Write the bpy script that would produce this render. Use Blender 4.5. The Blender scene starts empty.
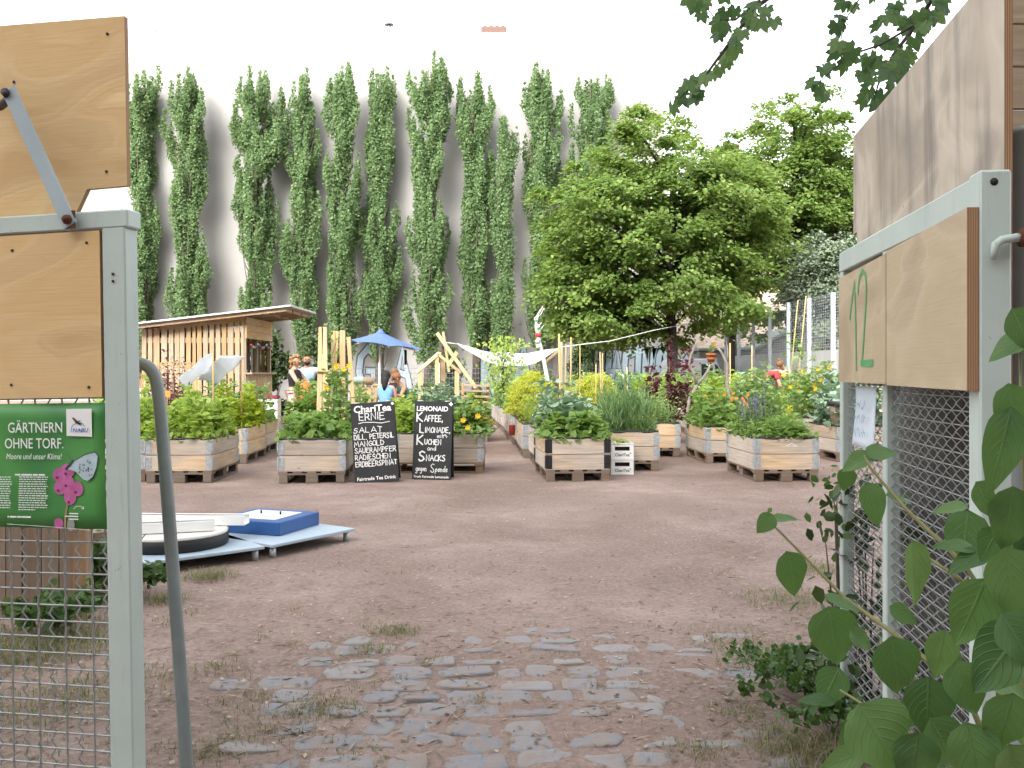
import bpy, bmesh, math, random
import numpy as np
from mathutils import Vector, Matrix
PI = math.pi
R = math.radians
random.seed(7)
rng = np.random.default_rng(7)
scene = bpy.context.scene
COL = scene.collection
CAM_H, F, HZ = 1.35, 900.0, 372.0

def gp(px, Y, Z=0.0):                      # a point at depth Y
    return Vector(((px - 512) / F * Y, Y, Z))
def at(px, py, Y):
    return Vector(((px - 512) / F * Y, Y, CAM_H - (py - HZ) / F * Y))

# ------------------------------------------------------------------ objects
def tag(o, label=None, cat=None, group=None, kind=None):
    if label: o['label'] = label
    if cat: o['category'] = cat
    if group: o['group'] = group
    if kind: o['kind'] = kind
    return o

def empty(name, loc=(0, 0, 0), rz=0.0, label=None, cat=None, group=None):
    o = bpy.data.objects.new(name, None)
    o.empty_display_size = 0.1
    COL.objects.link(o)
    o.location = loc
    o.rotation_euler = (0, 0, rz)
    return tag(o, label, cat, group)

def link(name, me, mat=None, parent=None):
    o = bpy.data.objects.new(name, me)
    COL.objects.link(o)
    if mat is not None and len(me.materials) == 0: me.materials.append(mat)
    if parent is not None: o.parent = parent
    return o

def copy_tree(o, parent=None):
    c = o.copy(); COL.objects.link(c)
    if parent is not None: c.parent = parent
    for ch in list(o.children): copy_tree(ch, c)
    return c

# ------------------------------------------------------------------ mesh builder
class MB:
    def __init__(s):
        s.v = []; s.f = []; s.uv = []; s.sm = []
    def add(s, vs, fs, uvs=None, smooth=False):
        b = len(s.v)
        s.v.extend([tuple(p) for p in vs])
        for i, f in enumerate(fs):
            s.f.append(tuple(b + k for k in f))
            s.sm.append(smooth)
            if uvs is None: s.uv.append([(vs[k][0], vs[k][1] + vs[k][2]) for k in f])
            else: s.uv.append(uvs[i])
        return s
    def box(s, c, size, M=None, jit=0.0):
        hx, hy, hz = size[0] / 2, size[1] / 2, size[2] / 2
        la = max(range(3), key=lambda i: size[i])
        ou, ov = random.random() * 200, random.random() * 200
        co = [(sx * hx, sy * hy, sz * hz) for sz in (-1, 1) for sy in (-1, 1) for sx in (-1, 1)]
        fs = [(0, 2, 3, 1), (4, 5, 7, 6), (0, 1, 5, 4), (2, 6, 7, 3), (0, 4, 6, 2), (1, 3, 7, 5)]
        nax = [2, 2, 1, 1, 0, 0]
        uvs = []
        for f, na in zip(fs, nax):
            axs = [a for a in range(3) if a != na]
            if la in axs:
                o = [a for a in axs if a != la][0]
                uvs.append([(co[k][la] + ou, co[k][o] + ov + na * 3) for k in f])
            else:
                uvs.append([(co[k][axs[0]] * .25 + ou, co[k][axs[1]] + ov + 11) for k in f])
        c = Vector(c)
        vs = []
        for p in co:
            q = Vector(p)
            if jit: q += Vector((random.uniform(-jit, jit), random.uniform(-jit, jit), random.uniform(-jit, jit)))
            if M is not None: q = M @ q
            vs.append(q + c)
        return s.add(vs, fs, uvs)
    def bar(s, p0, p1, w, t, up=(0, 0, 1), roll=0.0):
        p0, p1 = Vector(p0), Vector(p1)
        d = p1 - p0; L = d.length; d.normalize()
        u = Vector(up)
        if abs(u.dot(d)) > .98: u = Vector((0, 1, 0))
        y = u.cross(d).normalized(); z = d.cross(y)
        M = Matrix((d, y, z)).transposed()
        if roll: M = M @ Matrix.Rotation(roll, 3, 'X')
        return s.box((p0 + p1) / 2, (L, w, t), M)
    def tube(s, pts, r, n=8, cap=True, smooth=True):
        pts = [Vector(p) for p in pts]
        m = len(pts)
        rs = r if isinstance(r, (list, tuple)) else [r] * m
        vs, fs = [], []
        ref = None
        for i, p in enumerate(pts):
            d = (pts[min(i + 1, m - 1)] - pts[max(i - 1, 0)])
            if d.length < 1e-9: d = Vector((0, 0, 1))
            d.normalize()
            if ref is None:
                ref = Vector((1, 0, 0)) if abs(d.x) < .8 else Vector((0, 1, 0))
            a = (ref - d * ref.dot(d))
            if a.length < 1e-6: a = d.orthogonal()
            a.normalize(); ref = a; b = d.cross(a)
            for k in range(n):
                t = 2 * PI * k / n
                vs.append(p + (a * math.cos(t) + b * math.sin(t)) * rs[i])
        uvs = []
        off = random.random() * 50
        for i in range(m - 1):
            for k in range(n):
                k2 = (k + 1) % n
                fs.append((i * n + k, i * n + k2, (i + 1) * n + k2, (i + 1) * n + k))
                uvs.append([(i * .1 + off, k * .05), (i * .1 + off, k * .05 + .05), (i * .1 + .1 + off, k * .05 + .05), (i * .1 + .1 + off, k * .05)])
        if cap:
            fs.append(tuple(range(n))[::-1]); uvs.append([(off, 0)] * n)
            fs.append(tuple((m - 1) * n + k for k in range(n))); uvs.append([(off, 0)] * n)
        return s.add(vs, fs, uvs, smooth)
    def lathe(s, prof, n=24, c=(0, 0, 0), smooth=True, caps=False):
        vs, fs = [], []
        for (r, z) in prof:
            for k in range(n):
                t = 2 * PI * k / n
                vs.append((c[0] + r * math.cos(t), c[1] + r * math.sin(t), c[2] + z))
        for i in range(len(prof) - 1):
            for k in range(n):
                k2 = (k + 1) % n
                fs.append((i * n + k, i * n + k2, (i + 1) * n + k2, (i + 1) * n + k))
        if caps:
            fs.append(tuple(range(n))[::-1]); fs.append(tuple((len(prof) - 1) * n + k for k in range(n)))
        return s.add(vs, fs, None, smooth)
    def prism(s, poly, t, o=(0, 0, 0), ex=(1, 0, 0), ey=(0, 0, 1), ez=(0, -1, 0), uvo=None):
        # polygon in the plane ex/ey, thickness t along ez
        o, ex, ey, ez = Vector(o), Vector(ex), Vector(ey), Vector(ez)
        n = len(poly)
        if uvo is None: uvo = (random.random() * 100, random.random() * 100)
        a = [o + ex * p[0] + ey * p[1] for p in poly]
        b = [q + ez * t for q in a]
        fs = [tuple(range(n))[::-1], tuple(n + k for k in range(n))]
        uvs = [[(poly[k][0] + uvo[0], poly[k][1] + uvo[1]) for k in f] for f in (tuple(range(n))[::-1], tuple(range(n)))]
        for k in range(n):
            k2 = (k + 1) % n
            fs.append((k, k2, n + k2, n + k))
            L = math.dist(poly[k], poly[k2])
            uvs.append([(uvo[0] + 7, 0), (uvo[0] + 7 + L, 0), (uvo[0] + 7 + L, t), (uvo[0] + 7, t)])
        return s.add(a + b, fs, uvs)
    def sphere(s, c, r, n=10, m=7, sc=(1, 1, 1)):
        vs, fs = [], []
        for i in range(m + 1):
            ph = PI * i / m
            for k in range(n):
                t = 2 * PI * k / n
                vs.append((c[0] + r * sc[0] * math.sin(ph) * math.cos(t), c[1] + r * sc[1] * math.sin(ph) * math.sin(t), c[2] - r * sc[2] * math.cos(ph)))
        for i in range(m):
            for k in range(n):
                k2 = (k + 1) % n
                fs.append((i * n + k, i * n + k2, (i + 1) * n + k2, (i + 1) * n + k))
        return s.add(vs, fs, None, True)
    def mesh(s, name, origin=(0, 0, 0)):
        me = bpy.data.meshes.new(name)
        ox, oy, oz = origin
        me.from_pydata([(a - ox, b - oy, c - oz) for a, b, c in s.v], [], s.f)
        uvl = me.uv_layers.new(name='UVMap')
        flat = [x for f in s.uv for p in f for x in p]
        uvl.data.foreach_set('uv', flat)
        me.polygons.foreach_set('use_smooth', s.sm)
        me.update()
        return me
    def build(s, name, mat, parent=None, origin=(0, 0, 0), bevel=0.0):
        o = link(name, s.mesh(name, origin), mat, parent)
        if bevel:
            m = o.modifiers.new('bevel', 'BEVEL'); m.width = bevel; m.segments = 1; m.limit_method = 'ANGLE'; m.angle_limit = R(50)
        return o

# ------------------------------------------------------------------ leaves (numpy)
def nrm(a): return a / np.maximum(np.linalg.norm(a, axis=1, keepdims=True), 1e-9)
class Leaves:
    def __init__(s): s.parts = []
    def add(s, C, D, N, size, aspect=.6, fold=.15):
        C = np.asarray(C, float).reshape(-1, 3); n = len(C)
        D = nrm(np.asarray(D, float).reshape(-1, 3)); N = np.asarray(N, float).reshape(-1, 3)
        N = nrm(N - D * (N * D).sum(1, keepdims=True) + 1e-6)
        sz = (np.ones(n) * size)[:, None]
        S = np.cross(N, D)
        w = sz * aspect * .5
        pts = [C - D * sz * .5,
               C - D * sz * .18 + S * w + N * fold * w, C + D * sz * .2 + S * w * .8 + N * fold * w, C + D * sz * .5 - N * fold * sz * .5,
               C + D * sz * .2 - S * w * .8 + N * fold * w, C - D * sz * .18 - S * w + N * fold * w]
        s.parts.append(np.stack(pts, 1))
        return s
    def mesh(s, name, extra=None):
        P = np.concatenate(s.parts, 0); n = len(P)
        V = P.reshape(-1, 3)
        b = (np.arange(n) * 6)[:, None]
        q = np.concatenate([b + np.array([[0, 1, 2, 3]]), b + np.array([[0, 3, 4, 5]])], 1).reshape(-1)
        me = bpy.data.meshes.new(name)
        me.vertices.add(len(V)); me.vertices.foreach_set('co', V.astype(np.float32).ravel())
        me.loops.add(len(q)); me.loops.foreach_set('vertex_index', q.astype(np.int32))
        nf = 2 * n
        me.polygons.add(nf)
        me.polygons.foreach_set('loop_start', (np.arange(nf) * 4).astype(np.int32))
        me.polygons.foreach_set('loop_total', np.full(nf, 4, np.int32))
        me.update(calc_edges=True)
        return me

def rdir(n):
    return nrm(rng.normal(size=(n, 3)))

# ------------------------------------------------------------------ materials
MATS = {}
def newmat(name):
    m = bpy.data.materials.new(name); m.use_nodes = True
    nt = m.node_tree; nt.nodes.clear()
    return m, nt
class N:
    def __init__(s, nt): s.nt = nt
    def new(s, t, **kw):
        n = s.nt.nodes.new(t)
        for k, v in kw.items(): setattr(n, k, v)
        return n
    def put(s, sock, val):
        if isinstance(val, bpy.types.NodeSocket): s.nt.links.new(val, sock)
        else: sock.default_value = val
    def math(s, op, a, b=0.0, c=0.0):
        n = s.new('ShaderNodeMath', operation=op)
        s.put(n.inputs[0], a); s.put(n.inputs[1], b); s.put(n.inputs[2], c)
        return n.outputs[0]
    def mix(s, f, a, b, mode='MIX'):
        n = s.new('ShaderNodeMix', data_type='RGBA', blend_type=mode)
        s.put(n.inputs[0], f); s.put(n.inputs[6], a if isinstance(a, bpy.types.NodeSocket) else (*a, 1)[:4]); s.put(n.inputs[7], b if isinstance(b, bpy.types.NodeSocket) else (*b, 1)[:4])
        return n.outputs[2]
    def ramp(s, f, stops):
        n = s.new('ShaderNodeValToRGB')
        e = n.color_ramp.elements
        while len(e) < len(stops): e.new(.5)
        for el, (p, c) in zip(e, stops):
            el.position = p; el.color = (*c, 1)[:4] if not isinstance(c, (int, float)) else (c, c, c, 1)
        s.put(n.inputs[0], f)
        return n.outputs[0]
    def coord(s, which='Object', scale=(1, 1, 1), rot=(0, 0, 0)):
        t = s.new('ShaderNodeTexCoord'); mp = s.new('ShaderNodeMapping')
        mp.inputs['Scale'].default_value = scale; mp.inputs['Rotation'].default_value = rot
        s.nt.links.new(t.outputs[which], mp.inputs['Vector'])
        return mp.outputs[0]
    def noise(s, vec, scale=5, detail=4, rough=.55, dist=0.0):
        n = s.new('ShaderNodeTexNoise')
        if vec is not None: s.put(n.inputs['Vector'], vec)
        n.inputs['Scale'].default_value = scale; n.inputs['Detail'].default_value = detail
        n.inputs['Roughness'].default_value = rough; n.inputs['Distortion'].default_value = dist
        return n.outputs['Fac']
    def voro(s, vec, scale=5, feature='F1', out='Distance'):
        n = s.new('ShaderNodeTexVoronoi', feature=feature)
        s.put(n.inputs['Vector'], vec); n.inputs['Scale'].default_value = scale
        return n.outputs[out]
    def bump(s, h, strength=.3, dist=.01):
        n = s.new('ShaderNodeBump'); s.put(n.inputs['Height'], h)
        n.inputs['Strength'].default_value = strength; n.inputs['Distance'].default_value = dist
        return n.outputs[0]
    def out(s, shader):
        o = s.new('ShaderNodeOutputMaterial'); s.nt.links.new(shader, o.inputs['Surface'])
    def bsdf(s, col, rough=.6, metal=0.0, normal=None, spec=.5):
        p = s.new('ShaderNodeBsdfPrincipled')
        s.put(p.inputs['Base Color'], col if isinstance(col, bpy.types.NodeSocket) else (*col, 1)[:4])
        s.put(p.inputs['Roughness'], rough); p.inputs['Metallic'].default_value = metal
        p.inputs['Specular IOR Level'].default_value = spec
        if normal is not None: s.nt.links.new(normal, p.inputs['Normal'])
        return p

def plain(name, col, rough=.6, metal=0.0, var=.18, scale=6.0, bump=.05, spec=.4):
    if name in MATS: return MATS[name]
    m, nt = newmat(name); n = N(nt)
    co = n.coord('Object')
    a = n.noise(co, scale, 5, .6)
    a2 = n.noise(co, scale * 9, 3, .6)
    dark = tuple(c * (1 - var) for c in col); lite = tuple(min(1, c * (1 + var)) for c in col)
    c = n.ramp(a, [(.3, dark), (.7, lite)])
    c = n.mix(n.math('MULTIPLY', a2, .25), c, dark)
    p = n.bsdf(c, rough, metal, n.bump(a2, bump, .004) if bump else None, spec)
    n.out(p.outputs[0]); MATS[name] = m
    return m

def wood(name, pale, dark, grey=None, grain=1.0, rough=.75):
    if name in MATS: return MATS[name]
    m, nt = newmat(name); n = N(nt)
    uv = n.coord('UV', (1, 1, 1))
    plank = n.noise(n.coord('UV', (.05, .05, 1)), 9, 1, .5)
    gr = n.noise(n.coord('UV', (2.2, 38, 1)), 1.0, 5, .65, .6)
    big = n.noise(n.coord('UV', (1.6, 7, 1)), 1.0, 3, .5, 1.2)
    kn = n.voro(n.coord('UV', (3.0, 9, 1)), 1.0)
    oi = n.new('ShaderNodeObjectInfo')
    c = n.mix(n.ramp(gr, [(.3, 0.0), (.75, 1.0)]), pale, dark)
    c = n.mix(n.math('MULTIPLY', n.ramp(big, [(.42, 0.0), (.68, 1.0)]), .35), c, dark)
    if grey:
        g = n.math('ADD', n.math('MULTIPLY', plank, 1.1), n.math('MULTIPLY', oi.outputs['Random'], .45))
        g = n.math('ADD', g, n.math('MULTIPLY', big, .35))
        c = n.mix(n.math('MULTIPLY', n.ramp(g, [(.72, 0.0), (1.0, 1.0)]), .8), c, n.mix(n.ramp(gr, [(.3, 0.0), (.75, 1.0)]), grey, tuple(x * .62 for x in grey)))
    c = n.mix(n.ramp(kn, [(.03, .75), (.09, 0.0)]), c, tuple(x * .45 for x in dark))
    hs = n.new('ShaderNodeHueSaturation'); n.put(hs.inputs['Color'], c)
    n.put(hs.inputs['Value'], n.math('ADD', .42, n.math('MULTIPLY', plank, 1.12)))
    p = n.bsdf(hs.outputs[0], rough, 0, n.bump(gr, .25 * grain, .004), .25)
    n.out(p.outputs[0]); MATS[name] = m
    return m

def plywood(name, pale, mid, dark, freq=26.0, sx=1.3, sy=3.6, stain=None, ply=False):
    if name in MATS: return MATS[name]
    m, nt = newmat(name); n = N(nt)
    b = n.noise(n.coord('UV', (sx, sy, 1)), 1.0, 2.5, .45, .8)
    ln = n.math('ADD', n.math('MULTIPLY', n.math('SINE', n.math('MULTIPLY', b, freq)), .5), .5)
    ln2 = n.math('ADD', n.math('MULTIPLY', n.math('SINE', n.math('MULTIPLY', b, freq * 4.3)), .5), .5)
    fine = n.noise(n.coord('UV', (5, 160, 1)), 1.0, 3, .6)
    c = n.mix(n.ramp(ln, [(.15, 0.0), (.85, 1.0)]), pale, mid)
    c = n.mix(n.math('MULTIPLY', n.ramp(b, [(.46, 0.0), (.56, 1.0)]), .5), c, dark)
    c = n.mix(n.math('MULTIPLY', ln2, .07), c, dark)
    c = n.mix(n.math('MULTIPLY', n.ramp(fine, [(.45, 0.0), (.8, 1.0)]), .22), c, dark)
    sp = n.noise(n.coord('UV', (1, 1, 1)), 23, 3, .6)
    c = n.mix(n.ramp(sp, [(.72, 0.0), (.78, .55)]), c, tuple(x * .3 for x in dark))
    if stain:
        st = n.noise(n.coord('UV', (.7, 7, 1)), 1.0, 5, .65, .3)
        c = n.mix(n.math('MULTIPLY', n.ramp(st, [(.5, 0.0), (.72, 1.0)]), .75), c, stain)
        lim = n.noise(n.coord('UV', (2.5, 2.5, 1)), 1.0, 4, .6)
        c = n.mix(n.math('MULTIPLY', n.ramp(lim, [(.45, 0.0), (.7, 1.0)]), .4), c, stain)
    p = n.bsdf(c, .62, 0, n.bump(n.math('ADD', fine, n.math('MULTIPLY', ln2, .3)), .18, .003), .3)
    n.out(p.outputs[0]); MATS[name] = m
    return m

def plyedge():
    if 'ply_edge' in MATS: return MATS['ply_edge']
    m, nt = newmat('ply_edge'); n = N(nt)
    v = n.coord('UV', (1, 1, 1))
    sep = n.new('ShaderNodeSeparateXYZ'); n.put(sep.inputs[0], v)
    s = n.math('SINE', n.math('MULTIPLY', sep.outputs[1], 2 * PI * 190))
    c = n.mix(n.ramp(n.math('ADD', n.math('MULTIPLY', s, .5), .5), [(.3, 0.0), (.6, 1.0)]), (.52, .31, .15), (.2, .10, .055))
    c = n.mix(n.noise(n.coord('UV', (8, 60, 1)), 1, 3), c, (.3, .17, .085))
    n.out(n.bsdf(c, .7).outputs[0]); MATS['ply_edge'] = m
    return m

def leafmat(name, cols, transl=.3, rough=.5, clump=None, clump_scale=.8, spec=.3):
    if name in MATS: return MATS[name]
    m, nt = newmat(name); n = N(nt)
    g = n.new('ShaderNodeNewGeometry')
    k = len(cols)
    c = n.ramp(g.outputs['Random Per Island'], [(i / max(1, k - 1), col) for i, col in enumerate(cols)])
    if clump:
        a = n.noise(n.coord('Object'), clump_scale, 3, .5)
        c = n.mix(n.math('MULTIPLY', n.ramp(a, [(.4, 0.0), (.62, 1.0)]), .75), c, clump)
    p = n.bsdf(c, rough, 0, None, spec)
    t = n.new('ShaderNodeBsdfTranslucent')
    hs = n.new('ShaderNodeHueSaturation'); n.put(hs.inputs['Color'], c); hs.inputs['Value'].default_value = 1.5; hs.inputs['Saturation'].default_value = 1.1
    hs.inputs['Hue'].default_value = .485
    nt.links.new(hs.outputs[0], t.inputs['Color'])
    mx = n.new('ShaderNodeMixShader'); mx.inputs[0].default_value = transl
    nt.links.new(p.outputs[0], mx.inputs[1]); nt.links.new(t.outputs[0], mx.inputs[2])
    n.out(mx.outputs[0]); MATS[name] = m
    return m

# ------------------------------------------------------------------ lettering
def L_(*pl): return [list(p) for p in pl]
GL = {
 'A': L_([(0, 0), (.45, 1), (.9, 0)], [(.18, .38), (.74, .36)]),
 'B': L_([(0, 0), (0, 1), (.55, .95), (.6, .62), (0, .52), (.65, .45), (.7, .08), (0, 0)]),
 'C': L_([(.75, .85), (.5, 1), (.15, .8), (0, .45), (.15, .1), (.5, 0), (.8, .15)]),
 'D': L_([(0, 0), (0, 1), (.5, .9), (.75, .5), (.5, .08), (0, 0)]),
 'E': L_([(.65, 1), (0, 1), (0, 0), (.7, 0)], [(0, .52), (.55, .54)]),
 'F': L_([(.65, 1), (0, .98), (0, 0)], [(0, .52), (.5, .54)]),
 'G': L_([(.75, .85), (.45, 1), (.1, .75), (0, .4), (.2, .05), (.55, 0), (.8, .2), (.8, .45), (.5, .45)]),
 'H': L_([(0, 0), (0, 1)], [(.7, 0), (.7, 1)], [(0, .5), (.7, .52)]),
 'I': L_([(.1, 0), (.1, 1)]),
 'K': L_([(0, 0), (0, 1)], [(.65, 1), (.02, .48), (.7, 0)]),
 'L': L_([(0, 1), (0, 0), (.6, 0)]),
 'M': L_([(0, 0), (.08, 1), (.45, .35), (.85, 1), (.95, 0)]),
 'N': L_([(0, 0), (0, 1), (.7, 0), (.7, 1)]),
 'O': L_([(.4, 1), (.08, .8), (0, .45), (.12, .1), (.42, 0), (.72, .15), (.8, .55), (.68, .9), (.4, 1)]),
 'P': L_([(0, 0), (0, 1), (.55, .95), (.65, .7), (.5, .48), (0, .45)]),
 'R': L_([(0, 0), (0, 1), (.55, .95), (.6, .68), (.45, .5), (0, .47)], [(.3, .48), (.7, 0)]),
 'S': L_([(.65, .88), (.4, 1), (.1, .85), (.12, .62), (.5, .45), (.65, .22), (.45, .02), (.15, .02), (0, .15)]),
 'T': L_([(0, 1), (.75, .98)], [(.38, 1), (.38, 0)]),
 'U': L_([(0, 1), (0, .3), (.2, 0), (.5, 0), (.68, .3), (.7, 1)]),
 'V': L_([(0, 1), (.35, 0), (.7, 1)]),
 'Ä': L_([(0, 0), (.45, 1), (.9, 0)], [(.18, .38), (.74, .36)], [(.2, 1.15), (.25, 1.2)], [(.65, 1.15), (.7, 1.2)]),
 ',': L_([(.15, .08), (.05, -.15)]), '.': L_([(.05, .0), (.12, .06)]), '!': L_([(.1, .3), (.15, 1)], [(.1, 0), (.12, .06)]),
 'a': L_([(.5, .5), (.2, .52), (0, .25), (.2, 0), (.48, .2), (.5, .5), (.55, 0)]), 'n': L_([(0, 0), (0, .5)], [(0, .35), (.25, .52), (.42, .4), (.45, 0)]),
 'd': L_([(.5, .4), (.2, .5), (0, .22), (.2, 0), (.48, .15)], [(.55, 1), (.5, 0)]), 'g': L_([(.5, .45), (.2, .5), (0, .25), (.2, .02), (.48, .2)], [(.52, .5), (.48, -.35), (.2, -.45), (0, -.3)]),
 'e': L_([(.02, .25), (.48, .3), (.35, .5), (.1, .45), (0, .2), (.2, 0), (.5, .1)]), 'r': L_([(0, 0), (0, .5)], [(0, .35), (.2, .52), (.38, .48)]), 'u': L_([(0, .5), (.02, .12), (.2, 0), (.42, .15)], [(.45, .5), (.5, 0)]),
 's': L_([(.38, .45), (.15, .5), (.05, .36), (.35, .18), (.25, 0), (0, .05)]), 'i': L_([(.05, 0), (.05, .5)], [(.06, .68), (.09, .72)]), 'p': L_([(.02, .5), (0, -.4)], [(.02, .4), (.3, .52), (.45, .25), (.25, 0), (.02, .1)]),
 'o': L_([(.25, .5), (.02, .28), (.2, 0), (.45, .2), (.25, .5)]), 't': L_([(.15, .9), (.15, .05), (.35, .02)], [(0, .55), (.35, .57)]), 'm': L_([(0, 0), (0, .5)], [(0, .35), (.2, .5), (.32, .35), (.33, 0)], [(.33, .35), (.52, .5), (.64, .35), (.66, 0)]),
}
GW = {'I': .25, ',': .25, '.': .2, 'M': 1.05, '!': .3, 'i': .2, 'r': .4, 's': .42, 't': .4, 'm': .75, 'a': .6, 'n': .52, 'd': .62, 'g': .58, 'e': .55, 'u': .55, 'o': .5, 'p': .52, ' ': .5, 'A': .95, 'Ä': .95}

class Sheet:
    """flat marks lying on a plane: origin o, right ex, up ey, outward ez (metres)"""
    def __init__(s, o, ex, ey, ez, lift=.0015):
        s.o, s.ex, s.ey, s.ez = Vector(o), Vector(ex).normalized(), Vector(ey).normalized(), Vector(ez).normalized()
        s.k = lift; s.mb = MB()
    def P(s, x, y): return s.o + s.ex * x + s.ey * y + s.ez * s.k
    def poly(s, pts):
        s.k += .00004
        s.mb.add([s.P(x, y) for x, y in pts], [tuple(range(len(pts)))])
    def stroke(s, pts, w):
        s.k += .00004
        pts = [Vector(p) for p in pts]
        L, Rr = [], []
        m = len(pts)
        closed = (pts[0] - pts[-1]).length < 1e-6 and m > 3
        for i, p in enumerate(pts):
            if closed: a = pts[i - 1] if i else pts[-2]; b = pts[(i + 1) % m] if i < m - 1 else pts[1]
            else: a = pts[max(0, i - 1)]; b = pts[min(m - 1, i + 1)]
            d1 = (p - a); d2 = (b - p)
            if d1.length < 1e-9: d1 = d2
            if d2.length < 1e-9: d2 = d1
            d1 = d1.normalized(); d2 = d2.normalized()
            t = d1 + d2
            if t.length < .2: t = d1
            t.normalize()
            nn = Vector((-t.y, t.x))
            c = max(.55, nn.dot(Vector((-d1.y, d1.x))))
            ext = Vector((0, 0))
            if not closed and i == 0: ext = -d2 * w * .4
            if not closed and i == m - 1: ext = d1 * w * .4
            L.append(p + ext + nn * w / 2 / c); Rr.append(p + ext - nn * w / 2 / c)
        vs = [s.P(*q) for q in L] + [s.P(*q) for q in Rr]
        s.mb.add(vs, [(i, m + i, m + i + 1, i + 1) for i in range(m - 1)])
    def disc(s, x, y, rx, ry=None, n=20, rot=0.0):
        ry = ry or rx
        c, q = math.cos(rot), math.sin(rot)
        s.poly([(x + rx * math.cos(2 * PI * k / n) * c - ry * math.sin(2 * PI * k / n) * q, y + rx * math.cos(2 * PI * k / n) * q + ry * math.sin(2 * PI * k / n) * c) for k in range(n)])
    def hand(s, txt, x, y, h, w, width=None, jit=.06, slant=0.0):
        adv = sum(GW.get(c, .78) + .18 for c in txt)
        sx = (width / adv) if width else h
        for c in txt:
            if c != ' ':
                for pl in GL[c]:
                    s.stroke([(x + (px + slant * py + random.uniform(-jit, jit) * .5) * sx, y + (py + random.uniform(-jit, jit)) * h) for px, py in pl], w)
            x += (GW.get(c, .78) + .18) * sx
        return x
    def type(s, txt, x, y, h, width=None, bold=0.0, shear=0.0, align='L'):
        cu = bpy.data.curves.new('t', 'FONT'); cu.body = txt; cu.size = 1.0; cu.shear = shear; cu.offset = bold; cu.resolution_u = 3
        ob = bpy.data.objects.new('t', cu); COL.objects.link(ob)
        dg = bpy.context.evaluated_depsgraph_get()
        me = bpy.data.meshes.new_from_object(ob.evaluated_get(dg))
        vs = np.array([v.co[:] for v in me.vertices]); fs = [tuple(p.vertices) for p in me.polygons]
        bpy.data.objects.remove(ob); bpy.data.curves.remove(cu); bpy.data.meshes.remove(me)
        x0, x1 = vs[:, 0].min(), vs[:, 0].max()
        sy = h / .73; sx = sy if not width else width / (x1 - x0)
        s.k += .00004
        off = -x0
        if align == 'C': off = -(x0 + x1) / 2
        if align == 'R': off = -x1
        s.mb.add([s.P(x + (a + off) * sx, y + b * sy) for a, b, _ in vs], fs)
    def build(s, name, mat, parent=None, origin=(0, 0, 0)): return s.mb.build(name, mat, parent, origin)
# ================================================================== camera, sky, sun
cam_d = bpy.data.cameras.new('camera'); cam = bpy.data.objects.new('camera', cam_d); COL.objects.link(cam)
cam.location = (0, 0, CAM_H); cam.rotation_euler = (R(90), 0, 0)
cam_d.sensor_width = 36.0; cam_d.lens = 36.0 * F / 1024; cam_d.shift_y = -12.0 / 1024
cam_d.clip_start = .05; cam_d.clip_end = 3000
scene.camera = cam
SUN_EL, SUN_AZ = R(30), R(203)          # azimuth clockwise from +Y: behind the camera, a little left
wd = bpy.data.worlds.new('World'); scene.world = wd; wd.use_nodes = True
nt = wd.node_tree; nt.nodes.clear(); n = N(nt)
sk = n.new('ShaderNodeTexSky', sky_type='NISHITA'); sk.sun_disc = False
sk.sun_elevation = SUN_EL; sk.sun_rotation = SUN_AZ; sk.dust_density = 4.0; sk.air_density = 1.0; sk.ozone_density = 1.0
hs = n.new('ShaderNodeHueSaturation'); hs.inputs['Saturation'].default_value = .2; nt.links.new(sk.outputs[0], hs.inputs['Color'])
bg = n.new('ShaderNodeBackground'); nt.links.new(hs.outputs[0], bg.inputs['Color']); bg.inputs['Strength'].default_value = .15
ow = n.new('ShaderNodeOutputWorld'); nt.links.new(bg.outputs[0], ow.inputs['Surface'])
sd = bpy.data.lights.new('sun', 'SUN'); sd.energy = .55; sd.angle = R(28); sd.color = (1, .95, .87)
sun = bpy.data.objects.new('sun', sd); COL.objects.link(sun)
sdir = Vector((math.sin(SUN_AZ) * math.cos(SUN_EL), math.cos(SUN_AZ) * math.cos(SUN_EL), math.sin(SUN_EL)))
sun.rotation_euler = sdir.to_track_quat('Z', 'Y').to_euler(); sun.location = sdir * 60
scene.view_settings.view_transform = 'Standard'; scene.view_settings.look = 'None'
scene.view_settings.exposure = 2.4; scene.view_settings.gamma = 1.0; scene.view_settings.use_curve_mapping = False
scene.cycles.max_bounces = 7; scene.cycles.diffuse_bounces = 4; scene.cycles.glossy_bounces = 2; scene.cycles.transmission_bounces = 4
scene.cycles.transparent_max_bounces = 8; scene.cycles.caustics_reflective = False; scene.cycles.caustics_refractive = False
scene.cycles.sample_clamp_indirect = 6.0

# ================================================================== materials in use
M_pallet = wood('pallet_wood', (.27, .18, .115), (.13, .08, .05), (.2, .17, .145))
M_collar = wood('collar_wood', (.74, .55, .35), (.43, .285, .165), (.45, .41, .37))
M_newwood = wood('new_timber', (.74, .57, .34), (.56, .39, .2))
M_hutwood = wood('hut_pallet_wood', (.68, .47, .24), (.42, .25, .11), (.42, .35, .27))
M_fencewood = wood('fence_plank_wood', (.38, .235, .13), (.2, .11, .06), (.24, .19, .15))
M_galv = plain('galvanised_steel', (.50, .53, .55), .45, .45, .3, 30, .1)
M_blackmetal = plain('black_metal', (.03, .03, .034), .5, .2, .2)
M_soil = plain('soil', (.035, .024, .017), .95, 0, .4, 22, .6)
M_liner = plain('black_liner', (.02, .02, .022), .5, 0, .3, 14, .3)
M_white = plain('white_plastic', (.78, .78, .77), .4, 0, .06)
M_trunk = plain('bark', (.085, .065, .05), .9, 0, .35, 12, .8)
M_darkbark = plain('dark_bark', (.045, .036, .03), .9, 0, .35, 12, .8)
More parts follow.
